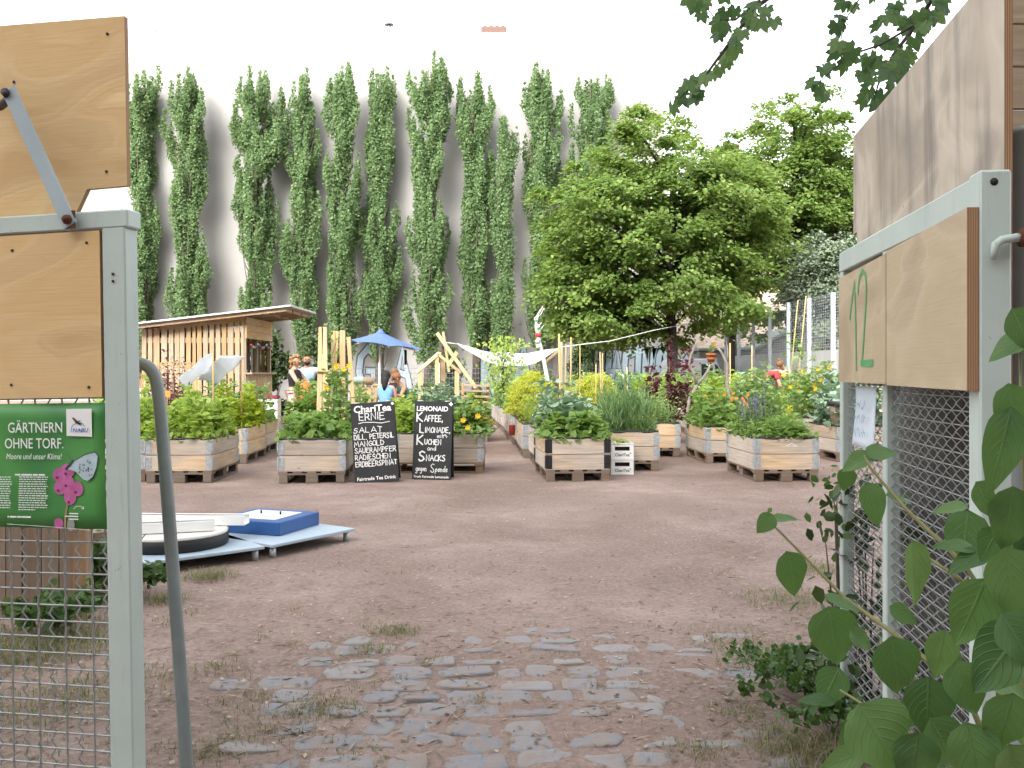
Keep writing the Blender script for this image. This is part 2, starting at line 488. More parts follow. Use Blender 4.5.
m, nt = newmat('grey_green_paint'); n = N(nt); co = n.coord('Object')
col = n.ramp(n.noise(co, 4, 5, .6), [(.3, (.44, .515, .475)), (.7, (.51, .58, .54))])
col = n.mix(n.ramp(n.noise(n.coord('Object', (1, 1, .12)), 34, 4, .7), [(.55, 0.0), (.75, .35)]), col, (.33, .36, .32))
col = n.mix(n.ramp(n.noise(co, 55, 5, .75), [(.66, 0.0), (.71, .85)]), col, (.16, .09, .055))
col = n.mix(n.ramp(n.noise(co, 16, 6, .8), [(.68, 0.0), (.74, .6)]), col, (.3, .27, .22))
n.out(n.bsdf(col, .45, 0, n.bump(n.noise(co, 40, 4, .6), .12, .003), .45).outputs[0]); M_greypaint = m
M_steelgrey = plain('grey_steel_tube', (.23, .265, .26), .4, .12, .16, 8, .06, .5)
M_terracotta = plain('terracotta', (.42, .13, .05), .8)
M_black = plain('flat_black', (.012, .012, .013), .6)

# ================================================================== ground
def grid_axis(lo, hi, near, fine, grow=1.13):
    xs = [near]
    st = fine
    x = near
    while x < hi:
        if x > near + 3.4: st *= grow
        x += st; xs.append(x)
    ys = []
    x = near; st = fine
    while x > lo:
        if x < near - 3.4: st *= grow
        x -= st; ys.append(x)
    return np.array(ys[::-1] + xs)
gx = grid_axis(-900, 900, 0.0, .035); gy = grid_axis(-300, 1500, 4.2, .035)
GX, GY = np.meshgrid(gx, gy)
def fbm(x, y, seed, octs=((.9, 1.), (2.3, .5), (5.1, .25), (11., .13))):
    r = np.random.default_rng(seed); z = 0
    for f, a in octs:
        for _ in range(5):
            th, ph = r.uniform(0, 6.28), r.uniform(0, 6.28)
            z = z + a * np.sin((x * math.cos(th) + y * math.sin(th)) * f * 2.2 + ph) / 5
    return z
near = np.clip(1.4 - np.hypot(GX, GY - 4) / 14, 0, 1)
GZ = np.minimum(.0, (fbm(GX, GY, 3) * .012 - .003)) * near
me = bpy.data.meshes.new('ground')
nx, ny = len(gx), len(gy)
V = np.stack([GX, GY, GZ], -1).reshape(-1, 3)
me.vertices.add(len(V)); me.vertices.foreach_set('co', V.astype(np.float32).ravel())
i0 = (np.arange(ny - 1)[:, None] * nx + np.arange(nx - 1)[None, :]).ravel()
q = np.stack([i0, i0 + 1, i0 + nx + 1, i0 + nx], 1).ravel()
me.loops.add(len(q)); me.loops.foreach_set('vertex_index', q.astype(np.int32))
me.polygons.add(len(i0)); me.polygons.foreach_set('loop_start', (np.arange(len(i0)) * 4).astype(np.int32)); me.polygons.foreach_set('loop_total', np.full(len(i0), 4, np.int32))
me.polygons.foreach_set('use_smooth', np.ones(len(i0), bool))
me.update(calc_edges=True)
m, nt = newmat('packed_earth'); n = N(nt)
co = n.coord('Object')
a = n.noise(co, .55, 6, .6, .4); b = n.noise(co, 3.2, 6, .65); c3 = n.noise(co, 34, 4, .7); d = n.voro(co, 62); e = n.noise(co, 140, 2, .7)
col = n.ramp(a, [(.32, (.185, .13, .108)), (.5, (.265, .195, .166)), (.66, (.37, .285, .248))])
col = n.mix(n.ramp(b, [(.35, .5), (.6, 0.0)]), col, (.19, .13, .10))
col = n.mix(n.ramp(c3, [(.52, 0.0), (.72, .45)]), col, (.5, .42, .37))
col = n.mix(n.ramp(c3, [(.3, .6), (.44, 0.0)]), col, (.1, .065, .05))
peb = n.voro(co, 62, 'F1', 'Color')
sepc = n.new('ShaderNodeSeparateColor'); n.put(sepc.inputs[0], peb)
pm = n.math('MULTIPLY', n.ramp(d, [(.2, 1.0), (.3, 0.0)]), n.math('GREATER_THAN', sepc.outputs[0], .8))
col = n.mix(n.math('MULTIPLY', pm, .6), col, n.mix(sepc.outputs[1], (.42, .36, .33), (.15, .12, .11)))
col = n.mix(n.math('MULTIPLY', e, .3), col, (.17, .115, .095))
h = n.math('ADD', n.math('MULTIPLY', c3, .8), n.math('ADD', n.math('MULTIPLY', pm, .35), n.math('MULTIPLY', b, 1.4)))
h = n.math('ADD', h, n.math('MULTIPLY', e, .25))
h = n.math('ADD', h, n.math('MULTIPLY', n.noise(co, 9, 5, .6, .8), 2.2))
n.out(n.bsdf(col, .92, 0, n.bump(h, .7, .012), .2).outputs[0])
tag(link('ground', me, m), kind='structure')

# cobbles worn into the earth: one paving
def cobble(mb, x, y, lx, ly, top, rz):
    n_ = 14; rings = [(1.0, -.03), (.985, top - .005), (.93, top - .0012), (.6, top), (.25, top + random.uniform(-.0015, .001))]
    ph = [random.uniform(-.15, .12) for _ in range(n_)]
    vs = []
    tl = (random.uniform(-.012, .012), random.uniform(-.02, .02))
    for r, z in rings:
        for k in range(n_):
            t = 2 * PI * k / n_
            ct, st = math.cos(t), math.sin(t)
            ex = .5
            px = math.copysign(abs(ct) ** ex, ct) * lx / 2 * (r + ph[k] * .8) ; py = math.copysign(abs(st) ** ex, st) * ly / 2 * (r + ph[k])
            zz = z + (px * tl[0] / lx + py * tl[1] / ly) + random.uniform(-.0012, .0012)
            vs.append((x + px * math.cos(rz) - py * math.sin(rz), y + px * math.sin(rz) + py * math.cos(rz), zz))
    fs = []
    for i in range(len(rings) - 1):
        for k in range(n_):
            k2 = (k + 1) % n_
            fs.append((i * n_ + k, i * n_ + k2, (i + 1) * n_ + k2, (i + 1) * n_ + k))
    fs.append(tuple((len(rings) - 1) * n_ + k for k in range(n_)))
    mb.add(vs, fs, None, True)
mb = MB()
y = 2.5; row = 0
while y < 4.9:
    x = -2.4 + random.uniform(0, .2)
    ly_row = random.uniform(.13, .165)
    while x < 1.55:
        lx = random.choice((random.uniform(.12, .18), random.uniform(.17, .28)))
        cx = x + lx / 2
        core = 1.2 - ((cx - .15 - (4 - y) * -.1) / 1.0) ** 2 * (.42 if cx > .15 else .6) + fbm(np.array(cx), np.array(y), 21).item() * 1.1
        if y > 4.55: core -= (y - 4.55) * 3
        if cx < -1.0: core -= .35
        if cx > 1.15: core -= .8
        top = -.006 + .0065 * min(1.15, core) + random.uniform(-.003, .003)
        if core > .3 and random.random() > .14 and top > -.008:
            cobble(mb, cx, y + random.uniform(-.026, .026), lx * random.uniform(.86, 1.0), ly_row * random.uniform(.8, 1.05), top, random.uniform(-.16, .16))
        x += lx + .008
    y += ly_row + .006; row += 1
m, nt = newmat('cobblestone'); n = N(nt)
g = n.new('ShaderNodeNewGeometry'); co = n.coord('Object')
col = n.ramp(g.outputs['Random Per Island'], [(0, (.15, .155, .18)), (.3, (.22, .215, .22)), (.6, (.18, .19, .215)), (1, (.26, .25, .25))])
col = n.mix(n.ramp(n.noise(co, 26, 5, .65), [(.4, 0.0), (.7, .5)]), col, (.27, .25, .24))
col = n.mix(n.ramp(n.noise(co, 11, 7, .8), [(.44, 0.0), (.6, .95)]), col, (.26, .19, .152))
n.out(n.bsdf(col, .62, 0, n.bump(n.noise(co, 60, 5, .7), .5, .006), .4).outputs[0])
tag(mb.build('cobble_paving', m), kind='structure')

# grass and litter
def on_ground(x, y): return -.004
def grass(name, spots, mat):
    V, Fc = [], []
    for (x, y, rad, cnt, hh) in spots:
        for _ in range(int(cnt * 1.5)):
            a_, r_ = random.uniform(0, 2 * PI), rad * math.sqrt(random.random()) * random.choice((.5, 1, 1))
            px, py = x + r_ * math.cos(a_), y + r_ * math.sin(a_)
            h_ = hh * random.uniform(.35, 1.15); la = random.uniform(0, 2 * PI); ln = random.uniform(.3, 1.6) * h_
            dx, dy = math.cos(la), math.sin(la); w = random.uniform(.0009, .0022)
            b0 = len(V); z0 = -.012
            V += [(px - dy * w, py + dx * w, z0), (px + dy * w, py - dx * w, z0), (px + dx * ln * .4 + dy * w * .8, py + dy * ln * .4 - dx * w * .8, z0 + h_ * .7), (px + dx * ln * .4 - dy * w * .8, py + dy * ln * .4 + dx * w * .8, z0 + h_ * .7), (px + dx * ln, py + dy * ln, z0 + h_ * random.uniform(.75, 1))]
            Fc += [(b0, b0 + 1, b0 + 2, b0 + 3), (b0 + 3, b0 + 2, b0 + 4)]
    me = bpy.data.meshes.new(name); me.from_pydata(V, [], Fc); me.update()
    return tag(link(name, me, mat), kind='stuff')
M_grass = leafmat('grass_blade', [(.07, .13, .03), (.12, .18, .05), (.22, .2, .1), (.3, .25, .16), (.34, .28, .19)], .3, .6)
def gy_(py): return CAM_H * F / (py - HZ)
sp = []
def gs(px, py, rad, cnt, hh): sp.append(((px - 512) / F * gy_(py), gy_(py), rad, cnt, hh))
for px, py, rd, c_, h_ in [(280, 720, .22, 220, .035), (325, 706, .16, 220, .04), (395, 632, .14, 250, .045), (372, 650, .12, 130, .04), (235, 745, .22, 180, .035), (255, 700, .2, 130, .03), (218, 668, .15, 90, .035),
                           (210, 577, .18, 420, .07), (165, 600, .14, 200, .07), (775, 745, .2, 240, .05), (745, 715, .16, 160, .04), (735, 640, .3, 260, .04), (790, 600, .3, 420, .05), (820, 570, .25, 300, .06), (765, 660, .25, 400, .06),
                           (700, 752, .14, 160, .04), (820, 755, .25, 500, .08), (60, 640, .4, 900, .09), (20, 655, .35, 700, .08), (95, 690, .4, 500, .06), (40, 715, .3, 300, .05), (480, 700, .1, 80, .03), (560, 655, .1, 60, .03), (430, 660, .08, 60, .03),
                           (200, 755, .2, 140, .035), (350, 755, .14, 60, .03), (640, 690, .08, 40, .03), (440, 505, .5, 120, .03), (640, 520, .5, 120, .03), (660, 455, .3, 200, .05), (845, 470, .3, 250, .06), (560, 482, .3, 100, .04)]:
    gs(px, py, rd, c_, h_)
for _ in range(55): gs(random.uniform(-50, 1000), random.uniform(560, 768), .07, 14, .035)
grass('grass', sp, M_grass)
V, Fc = [], []
lit = []
for _ in range(7500):
    py = 768 - 290 * random.random() ** .7
    px = random.uniform(-40, 960)
    wgt = 1.0 if (px < 460 and py > 600) or px > 690 else .6
    if random.random() > wgt: continue
    Y_ = gy_(py); lit.append(((px - 512) / F * Y_, Y_))
for x, y in lit:
    b0 = len(V); a_ = random.uniform(0, 2 * PI); dx, dy = math.cos(a_), math.sin(a_)
    if random.random() < .45: L, w = random.uniform(.02, .11), random.uniform(.0014, .0034)
    else: L, w = random.uniform(.008, .034), random.uniform(.004, .012)
    z0 = random.uniform(.001, .006)
    V += [(x - dx * L / 2, y - dy * L / 2, z0), (x - dy * w, y + dx * w, z0 + random.uniform(0, .006)), (x + dx * L / 2, y + dy * L / 2, z0 + random.uniform(0, .006)), (x + dy * w, y - dx * w, z0 + random.uniform(0, .004))]
    Fc.append((b0, b0 + 1, b0 + 2, b0 + 3))
me = bpy.data.meshes.new('leaf_litter'); me.from_pydata(V, [], Fc); me.update()
tag(link('leaf_litter', me, leafmat('litter', [(.10, .06, .04), (.28, .2, .13), (.46, .38, .28), (.12, .09, .06), (.2, .2, .1)], .1, .8)), kind='stuff')

# ================================================================== tall blank-walled building
WY = 42.0
wx1 = (664 - 512) / F * WY; wx0 = -34.0
wall_h = at(500, 32, WY).z
M_plaster, nt = newmat('grey_plaster'); n = N(nt); co = n.coord('Object')
a = n.noise(co, .16, 5, .55); b = n.noise(n.coord('Object', (2.2, 1, .22)), .8, 5, .6); c3 = n.noise(co, 9, 4, .6)
col = n.ramp(a, [(.3, (.25, .245, .233)), (.7, (.29, .284, .272))])
col = n.mix(n.ramp(b, [(.5, 0.0), (.75, .3)]), col, (.205, .2, .188))
col = n.mix(n.math('MULTIPLY', c3, .12), col, (.2, .194, .184))
sepz = n.new('ShaderNodeSeparateXYZ'); n.put(sepz.inputs[0], n.coord('Object'))
drip = n.math('MULTIPLY', n.ramp(n.noise(n.coord('Object', (1.1, 1, .1)), 1.0, 6, .7), [(.48, 0.0), (.62, 1.0)]), n.ramp(n.math('MULTIPLY', sepz.outputs[2], 1 / 20.0), [(.72, 0.0), (.86, 1.0)]))
col = n.mix(n.math('MULTIPLY', drip, .35), col, (.12, .115, .108))
n.out(n.bsdf(col, .9, 0, n.bump(c3, .2, .02), .2).outputs[0])
fb = empty('apartment_building', ((wx0 + wx1) / 2, WY, 0), 0, 'tall windowless grey plaster building wall rising behind the poplars', 'building')
mb = MB()
step_x = at(155, 30, WY).x
mb.prism([(wx0, -.3), (wx1, -.3), (wx1, wall_h - .2), (at(600, 36, WY).x, wall_h - .02), (step_x, wall_h), (step_x, wall_h + .1), (wx0, wall_h + .45)], 9.0, (0, WY, 0), (1, 0, 0), (0, 0, 1), (0, 1, 0))
mb.build('wall', M_plaster, fb, fb.location)
M_brickred = plain('red_brick', (.13, .075, .06), .85, 0, .3, 20, .5)
mb = MB(); p = at(494, 33, WY + .35)
mb.box((p.x, WY + .35, wall_h + .12), (1.2, .6, .3))
for k in range(4): mb.lathe([(.1, 0), (.1, .12), (.08, .14)], 8, (p.x - .42 + k * .28, WY + .35, wall_h + .27))
mb.build('chimney', M_brickred, fb, fb.location)
mb = MB(); p = at(389, 31, WY + .15)
mb.tube([(p.x, p.y, wall_h - .1), (p.x, p.y, wall_h + .42)], .075, 8); mb.lathe([(.03, .5), (.2, .44), (.22, .38), (.05, .4)], 10, (p.x, p.y, wall_h))
mb.build('vent_pipe', M_steelgrey, fb, fb.location)
# unseen block added behind the viewer to shade the yard and the wall foot
tn = empty('added_shade_block', (0, -20, 0), 0, 'plain unseen building block added behind the viewer to shade the yard', 'building')
mb = MB(); mb.box((0, -20, 10.5), (90, 10, 21)); mb.build('wall', M_plaster, tn, tn.location)
mb = MB(); mb.box((0, -20, 21.1), (90.6, 10.6, .2)); mb.build('roof', M_plaster, tn, tn.location)
# graffiti: bubble letters (outline sheet and fill sheet) on the wall foot
M_gf = plain('graffiti_silver', (.30, .38, .43), .6, 0, .14, 2)
M_gl = plain('graffiti_outline', (.045, .055, .075), .6)
M_gp = plain('graffiti_pink', (.3, .13, .2), .6)
M_gband = plain('graffiti_white_band', (.30, .31, .315), .7, 0, .1, 1.2)
def graffiti(txt, px0, px1, ztop, zbot, w, Yw, slant=.12, parent=None):
    x0, x1 = (px0 - 512) / F * Yw, (px1 - 512) / F * Yw
    st = random.getstate()
    for nm, ww, mat, lift in (('graffiti_outline', w * 1.5, M_gl, .012), ('graffiti_fill', w, M_gf, .02)):
        random.setstate(st)
        s = Sheet((x0, Yw, zbot), (1, 0, 0), (0, 0, 1), (0, -1, 0), lift)
        s.hand(txt, w * .5, 0, ztop - zbot, ww, x1 - x0 - w * .6, .05, slant)
        s.build(nm, mat, parent, parent.location)
mb = MB(); xb0, xb1 = at(592, 0, WY).x, wx1
mb.box(((xb0 + xb1) / 2, WY - .004, 1.2), (xb1 - xb0, .008, 2.4)); mb.build('painted_band', M_gband, fb, fb.location)
graffiti('G', 356, 378, 2.4, .6, .27, WY, 0, fb)
graffiti('A', 392, 414, 2.4, .6, .25, WY, 0, fb)
graffiti('KSA', 480, 534, 2.55, .5, .29, WY, .1, fb)
graffiti('UACTMO', 598, 668, 2.45, .7, .25, WY - .01, .12, fb)
s = Sheet((at(628, 0, WY).x, WY, 2.45), (1, 0, 0), (0, 0, 1), (0, -1, 0), .024)
s.stroke([(-.75, 0), (-.6, .28), (-.1, .38), (.45, .3), (.65, .02)], .12); s.build('graffiti_arc', M_gp, fb, fb.location)

# low white garden wall carrying the lettering on past the corner
lw = empty('boundary_wall', ((wx1 + 9.6) / 2, WY + .2, 0), 0, 'low whitewashed wall with grey graffiti right of the tree trunk', 'wall')
mb = MB(); mb.box(((wx1 + .01 + 9.6) / 2, WY + .2, 1.0), (9.6 - wx1 - .01, .25, 2.0)); mb.build('wall', plain('whitewash', (.36, .37, .38), .8, 0, .12, 1.5), lw, lw.location)
graffiti('CS', 668, 692, 1.9, .5, .26, WY + .07, .1, lw)

# stone house behind the lindens
M_stone, nt = newmat('pale_rubble_stone'); n = N(nt)
co = n.coord('Object', (1, 1, 1.9)); v = n.voro(co, 2.6, 'F1', 'Color'); sc = n.new('ShaderNodeSeparateColor'); n.put(sc.inputs[0], v)
edge = n.voro(co, 2.6, 'DISTANCE_TO_EDGE')
col = n.ramp(sc.outputs[0], [(0, (.46, .36, .28)), (.5, (.58, .48, .39)), (1, (.5, .43, .37))])
col = n.mix(n.ramp(edge, [(.02, .7), (.07, 0.0)]), col, (.35, .3, .26))
n.out(n.bsdf(col, .9, 0, n.bump(edge, .3, .03), .2).outputs[0])
SY = 56.0
hb = empty('stone_house', (gp(735, SY).x, SY, 0), 0, 'pale stone gable house half hidden behind the spreading green trees', 'house')
a0, a1 = gp(668, SY).x, gp(806, SY).x
ze, za = at(0, 230, SY).z, at(0, 168, SY).z
mb = MB(); mb.prism([(a0, -.3), (a1, -.3), (a1, ze), ((a0 + a1) / 2, za), (a0, ze)], 10, (0, SY, 0), (1, 0, 0), (0, 0, 1), (0, 1, 0)); mb.build('wall', M_stone, hb, hb.location)
mb = MB(); 
for sx in (a0 - .3, a1 + .3): mb.bar((sx, SY + 5, ze - .1), ((a0 + a1) / 2, SY + 5, za + .12), 10.4, .18)
rf = mb.build('roof', plain('roof_tiles', (.33, .2, .16), .8, 0, .25, 5, .4), hb, hb.location)
mb = MB(); p = at(733, 168, SY + .5); mb.box((p.x, p.y + .6, za + .5), (.9, .8, 2.2)); mb.build('chimney', M_brickred, rf, hb.location)
mb = MB(); x_ = gp(732, SY - .3).x; mb.box((x_, SY - .16, 3.0), (.5, .3, 3.9)); mb.build('brick_pier', M_brickred, hb, hb.location)
# shed with a sloping dark roof
sh = empty('shed', (gp(768, 50).x, 50, 0), 0, 'low dark shed with sloping roof behind the tall mesh fence', 'shed')
b0, b1 = gp(700, 50).x, gp(838, 50).x
mb = MB(); mb.prism([(b0, -.1), (b1, -.1), (b1, 4.0), (gp(792, 50).x, 3.7), (gp(755, 50).x, 2.55), (b0, 2.5)], 3.0, (0, 50, 0), (1, 0, 0), (0, 0, 1), (0, 1, 0)); mb.build('wall', plain('shed_boards', (.2, .21, .2), .8, 0, .2, 3), sh, sh.location)
mb = MB(); mb.bar((b0 - .1, 51.4, 2.6), (gp(755, 50).x, 51.4, 2.65), 3.4, .14); mb.bar((gp(755, 50).x, 51.4, 2.65), (gp(792, 50).x, 51.4, 3.8), 3.4, .14); mb.bar((gp(792, 50).x, 51.4, 3.8), (b1, 51.4, 4.1), 3.4, .14)
mb.build('roof', plain('shed_roof', (.2, .25, .24), .6), sh, sh.location)

# ================================================================== trees
def poplar_mesh(seed, H, Rm, nleaf):
    # many upright limbs, each a plume of leaf clumps closing to a tip
    r = np.random.default_rng(seed)
    ph = r.uniform(0, 6.28, 8); am = r.uniform(.7, 1.3, 4)
    C, S, O = [], [], []
    nl = int(6.6 * H)
    for _ in range(nl):
        z0 = H * (.125 + .765 * r.uniform(0, 1) ** .95); tt = z0 / H
        ln = r.uniform(1.5, 3.0) * (1 - .35 * tt)
        a_ = r.uniform(0, 6.28)
        tm = min(1.0, (z0 + ln * .6) / H)
        env = Rm * (.74 + .15 * am[0] * math.sin(tm * 11 * am[1] + ph[0]) + .12 * math.sin(tm * 25 * am[2] + ph[1])) * min(1, max(0, (1.06 - tm) / .14)) ** .5 * min(1, .34 + tm * 2.0)
        rr = env * r.uniform(.25, 1.12)
        top = min(H * r.uniform(.97, 1.0), z0 + ln)
        for k in range(8):
            v = k / 7
            rad = rr * (.35 + .65 * min(1, v * 1.8)) * (1 - .12 * v)
            C.append((rad * math.cos(a_) + .09 * math.sin(tt * 15 + ph[3]), rad * math.sin(a_), z0 + (top - z0) * v))
            S.append((1.0 - .62 * max(0, v - .35) / .65) * r.uniform(.75, 1.2)); O.append((math.cos(a_), math.sin(a_), .3))
    C = np.array(C); S = np.array(S); O = np.array(O); nc = len(C)
    per = np.maximum(4, nleaf / nc * S ** 1.6 * 1.35).astype(int)
    idx = np.repeat(np.arange(nc), per); n_ = len(idx)
    q = nrm(r.normal(size=(n_, 3))) * (r.uniform(.1, 1, n_) ** .5)[:, None]
    P = C[idx] + q * np.array([.25, .25, .36]) * S[idx][:, None]
    D = nrm(r.normal(size=(n_, 3)) * .75 + np.array([0, 0, .35]) + q * .5)
    Nn = nrm(q * .9 + O[idx] * .4 + r.normal(size=(n_, 3)) * .6)
    L = Leaves(); L.add(P, D, Nn, r.uniform(.07, .13, n_), .78, .1)
    return L.mesh('poplar_crown'), C, O
M_poplar = leafmat('poplar_leaf', [(.115, .185, .08), (.14, .22, .095), (.175, .26, .12), (.23, .31, .165)], .45, .62, (.11, .175, .075), .9, .12)
POP = [(143, 68, 37, 41.2), (187, 70, 47, 40.6), (256, 72, 52, 40.6), (303, 68, 41, 40.8), (343, 60, 43, 40.4), (379, 66, 40, 40.9), (428, 53, 52, 40.3), (476, 70, 47, 40.7), (504, 113, 27, 40.0), (540, 63, 46, 40.6), (590, 70, 50, 40.8)]
PL = ['tall poplar cut by the left plywood board, leftmost of the row', 'tall poplar second from left with a gap low on its side', 'broad tall poplar standing alone above the roof of the pallet hut', 'slender poplar just right of the hut roof end', 'tall poplar with a bulging branch low on its left above the two wooden obelisks', 'slender poplar directly above the blue parasol', 'tallest poplar of the row, with dense wide crown', 'poplar over the timber frame, just left of the shortest one', 'shortest and thinnest poplar squeezed between two tall ones', 'tall poplar directly above the white shade sail', 'rightmost tall poplar beside the spreading linden tree']
for i, ((px, pt, wpx, Y_), lab) in enumerate(zip(POP, PL)):
    H = at(px, pt, Y_).z; Rm = wpx / F * Y_ / 2 * 1.14
    x = gp(px, Y_).x
    t_ = empty('poplar_tree', (x, Y_, 0), 0, lab, 'tree', 'row of tall narrow poplars in front of the wall')
    me, C, th = poplar_mesh(100 + i, H, Rm, 60000 if wpx > 30 else 27000)
    link('crown', me, M_poplar, t_)
    mb = MB()
    mb.tube([(.0, 0, -.05), (.05, 0, H * .2), (-.04, .03, H * .5), (.05, 0, H * .8), (0, 0, H * .97)], [.22, .17, .12, .06, .015], 8)
    for k in range(26):
        z = random.uniform(.06, .8) * H; a_ = random.uniform(0, 2 * PI); rr = Rm * random.uniform(.3, .6); dz = random.uniform(1.2, 2.4)
        mb.tube([(0, 0, z), (rr * .7 * math.cos(a_), rr * .7 * math.sin(a_), z + dz * .45), (rr * math.cos(a_), rr * math.sin(a_), z + dz)], [.04, .025, .006], 5)
    mb.build('trunk', M_trunk, t_)

def broad_tree(name, lab, px, Y_, ztop, zbot, rx, ry, nclump, nleaf, lsize, mat, seed, trunk_h, trunk_r, barkm, lean=0, group=None, low=.0, extra=()):
    r = np.random.default_rng(seed)
    x = gp(px, Y_).x
    t_ = empty(name, (x, Y_, 0), 0, lab, 'tree', group)
    zc = (ztop + zbot) / 2; rz_ = (ztop - zbot) / 2
    d = nrm(r.normal(size=(nclump, 3)))
    rad = r.uniform(.15, 1, nclump) ** .42
    bumps = 1 + .2 * np.sin(d[:, 0] * 5 + seed) * np.cos(d[:, 2] * 6 + seed) + .14 * np.sin(d[:, 1] * 9 + d[:, 0] * 7 + d[:, 2] * 5)
    C = d * (rad * bumps)[:, None] * np.array([rx, ry, rz_])
    C[:, 0] *= np.where(C[:, 2] < 0, 1.0 + low * .2, 1.0)
    C += np.array([lean, 0, zc])
    for (ex, ez, sx, sz_, ne) in extra:
        d2 = nrm(r.normal(size=(ne, 3))); C = np.concatenate([C, np.array([ex, 0, ez]) + d2 * (r.uniform(.2, 1, ne) ** .45)[:, None] * np.array([sx, sx * 1.3, sz_])]); d = np.concatenate([d, d2])
    nclump = len(C)
    per = np.maximum(8, nleaf / nclump * r.uniform(.5, 1.5, nclump)).astype(int)
    idx = np.repeat(np.arange(nclump), per); n_ = len(idx)
    sc = r.uniform(.7, 1.35, nclump)
    S = np.stack([.48 * sc, .48 * sc, .2 * sc], 1)
    q = r.normal(size=(n_, 3)) * .62
    P = C[idx] + q * S[idx]
    # pads droop outwards
    outw = nrm(d * np.array([1, 1, .5]))
    P[:, 2] -= (q[:, 0] ** 2 + q[:, 1] ** 2) * .12
    D = nrm(np.concatenate([q[:, :2], np.full((n_, 1), -.35)], 1) + outw[idx] * .5 + r.normal(size=(n_, 3)) * .45)
    Nn = nrm(np.array([0, 0, 1.0]) + outw[idx] * .55 + r.normal(size=(n_, 3)) * .42)
    L = Leaves(); L.add(P, D, Nn, r.uniform(.75, 1.3, n_) * lsize, .78, .12)
    link('crown', L.mesh('crown'), mat, t_)
    mb = MB()
    top = zc + rz_ * .55
    mb.tube([(0, 0, -.05), (.03, 0, trunk_h * .5), (-.02, 0, trunk_h), (lean * .4, 0, zc), (lean, 0, top)], [trunk_r * 1.25, trunk_r, trunk_r * .9, trunk_r * .6, .04], 10)
    for k in range(nclump // 6):
        c = C[int(r.integers(nclump))]
        b0 = Vector((c[0] * .05, c[1] * .05, min(max(trunk_h * .9, c[2] - math.hypot(c[0], c[1]) * .55), top)))
        mid = b0.lerp(Vector(c), .55) + Vector((0, 0, .35))
        mb.tube([b0, mid, Vector(c)], [trunk_r * .32, trunk_r * .2, .015], 5)
    mb.build('trunk', barkm, t_)
    return t_
M_linden = leafmat('linden_leaf', [(.10, .175, .04), (.14, .225, .055), (.19, .275, .075), (.30, .37, .13)], .48, .5, (.105, .175, .04), .7)
M_linden2 = leafmat('linden_leaf_green', [(.10, .175, .04), (.14, .22, .055), (.19, .27, .075), (.27, .34, .12)], .48, .5, (.105, .175, .04), .6)
broad_tree('linden_tree', 'big spreading linden with dark trunk and yellow-green crown left of the fence', 672, 32, at(0, 118, 32).z, at(0, 346, 32).z, 3.95, 3.6, 300, 100000, .14, M_linden, 5, 2.9, .2, M_darkbark, -.55, None, .6, ((-3.3, 4.6, 1.25, 2.0, 60), (2.5, 7.3, 1.3, 1.6, 45), (-2.2, 3.2, 1.6, .9, 30)))
broad_tree('linden_tree', 'taller linden standing further back at right, crown cut by the plywood board', 796, 39, at(0, 104, 39).z, at(0, 325, 39).z, 4.3, 3.8, 330, 86000, .16, M_linden2, 11, 3.4, .24, M_darkbark, 0, None, 0, ((-2.9, 9.0, 1.7, 1.9, 70), (1.5, 7.0, 2.0, 3.0, 50)))
broad_tree('linden_tree', 'low leafy tree filling the gap between the two lindens', 733, 42, at(0, 138, 42).z, at(0, 330, 42).z, 3.2, 2.6, 170, 34000, .17, M_linden2, 12, 3.0, .2, M_darkbark, 0)
M_silver = leafmat('silver_leaf', [(.13, .18, .11), (.19, .24, .165), (.26, .31, .22)], .25, .6)
broad_tree('silver_willow', 'small grey-green willow above the right end of the mesh fence', 828, 35.5, at(0, 226, 35.5).z, at(0, 345, 35.5).z, 1.7, 1.6, 150, 11000, .13, M_silver, 13, 1.6, .1, M_trunk, 0)
M_ivy = leafmat('ivy_leaf', [(.03, .06, .02), (.05, .085, .025), (.075, .115, .035)], .2, .4)
def shrub(name, lab, cat, px, Y_, ztop, rx, nleaf, lsize, mat, seed, zbot=0.0, group=None, ncl=30):
    r = np.random.default_rng(seed)
    t_ = empty(name, (gp(px, Y_).x, Y_, 0), 0, lab, cat, group)
    C = np.stack([r.normal(size=ncl) * rx * .5, r.normal(size=ncl) * rx * .45, r.uniform(zbot + .1, ztop, ncl)], 1)
    C[:, :2] *= (1.15 - .6 * (C[:, 2:] / ztop))
    idx = r.integers(0, ncl, nleaf)
    q = r.normal(size=(nleaf, 3)) * .17 * min(max(.5, rx), ztop * 1.2)
    P = C[idx] + q
    P[:, 2] = np.abs(P[:, 2]) + .02
    L = Leaves(); L.add(P, r.normal(size=(nleaf, 3)) + np.array([0, 0, -.2]), r.normal(size=(nleaf, 3)) * .5 + np.array([0, -.4, .8]), r.uniform(.7, 1.3, nleaf) * lsize, .65, .12)
    link('foliage', L.mesh('foliage'), mat, t_)
    mb = MB()
    for k in range(min(ncl, 16)):
        mb.tube([(random.uniform(-.06, .06), random.uniform(-.06, .06), -.03), tuple(C[k] * np.array([.5, .5, .55])), tuple(C[k])], [min(.018, ztop * .007), min(.012, ztop * .005), .002], 5)
    mb.build('stem', M_trunk, t_)
    return t_
shrub('climbing_shrub', 'dark leafy climber beside the counter end of the hut', 'shrub', 272, 23.5, 2.3, .55, 2600, .11, M_ivy, 41)
shrub('climbing_shrub', 'tangled green climber behind the two people at the hut', 'shrub', 322, 30, 2.9, .9, 3000, .13, M_ivy, 42)
shrub('ivy_shrub', 'dark ivy bush at the foot of the wall left of the hut', 'shrub', 122, 36, 3.2, 1.1, 3500, .14, M_ivy, 43)
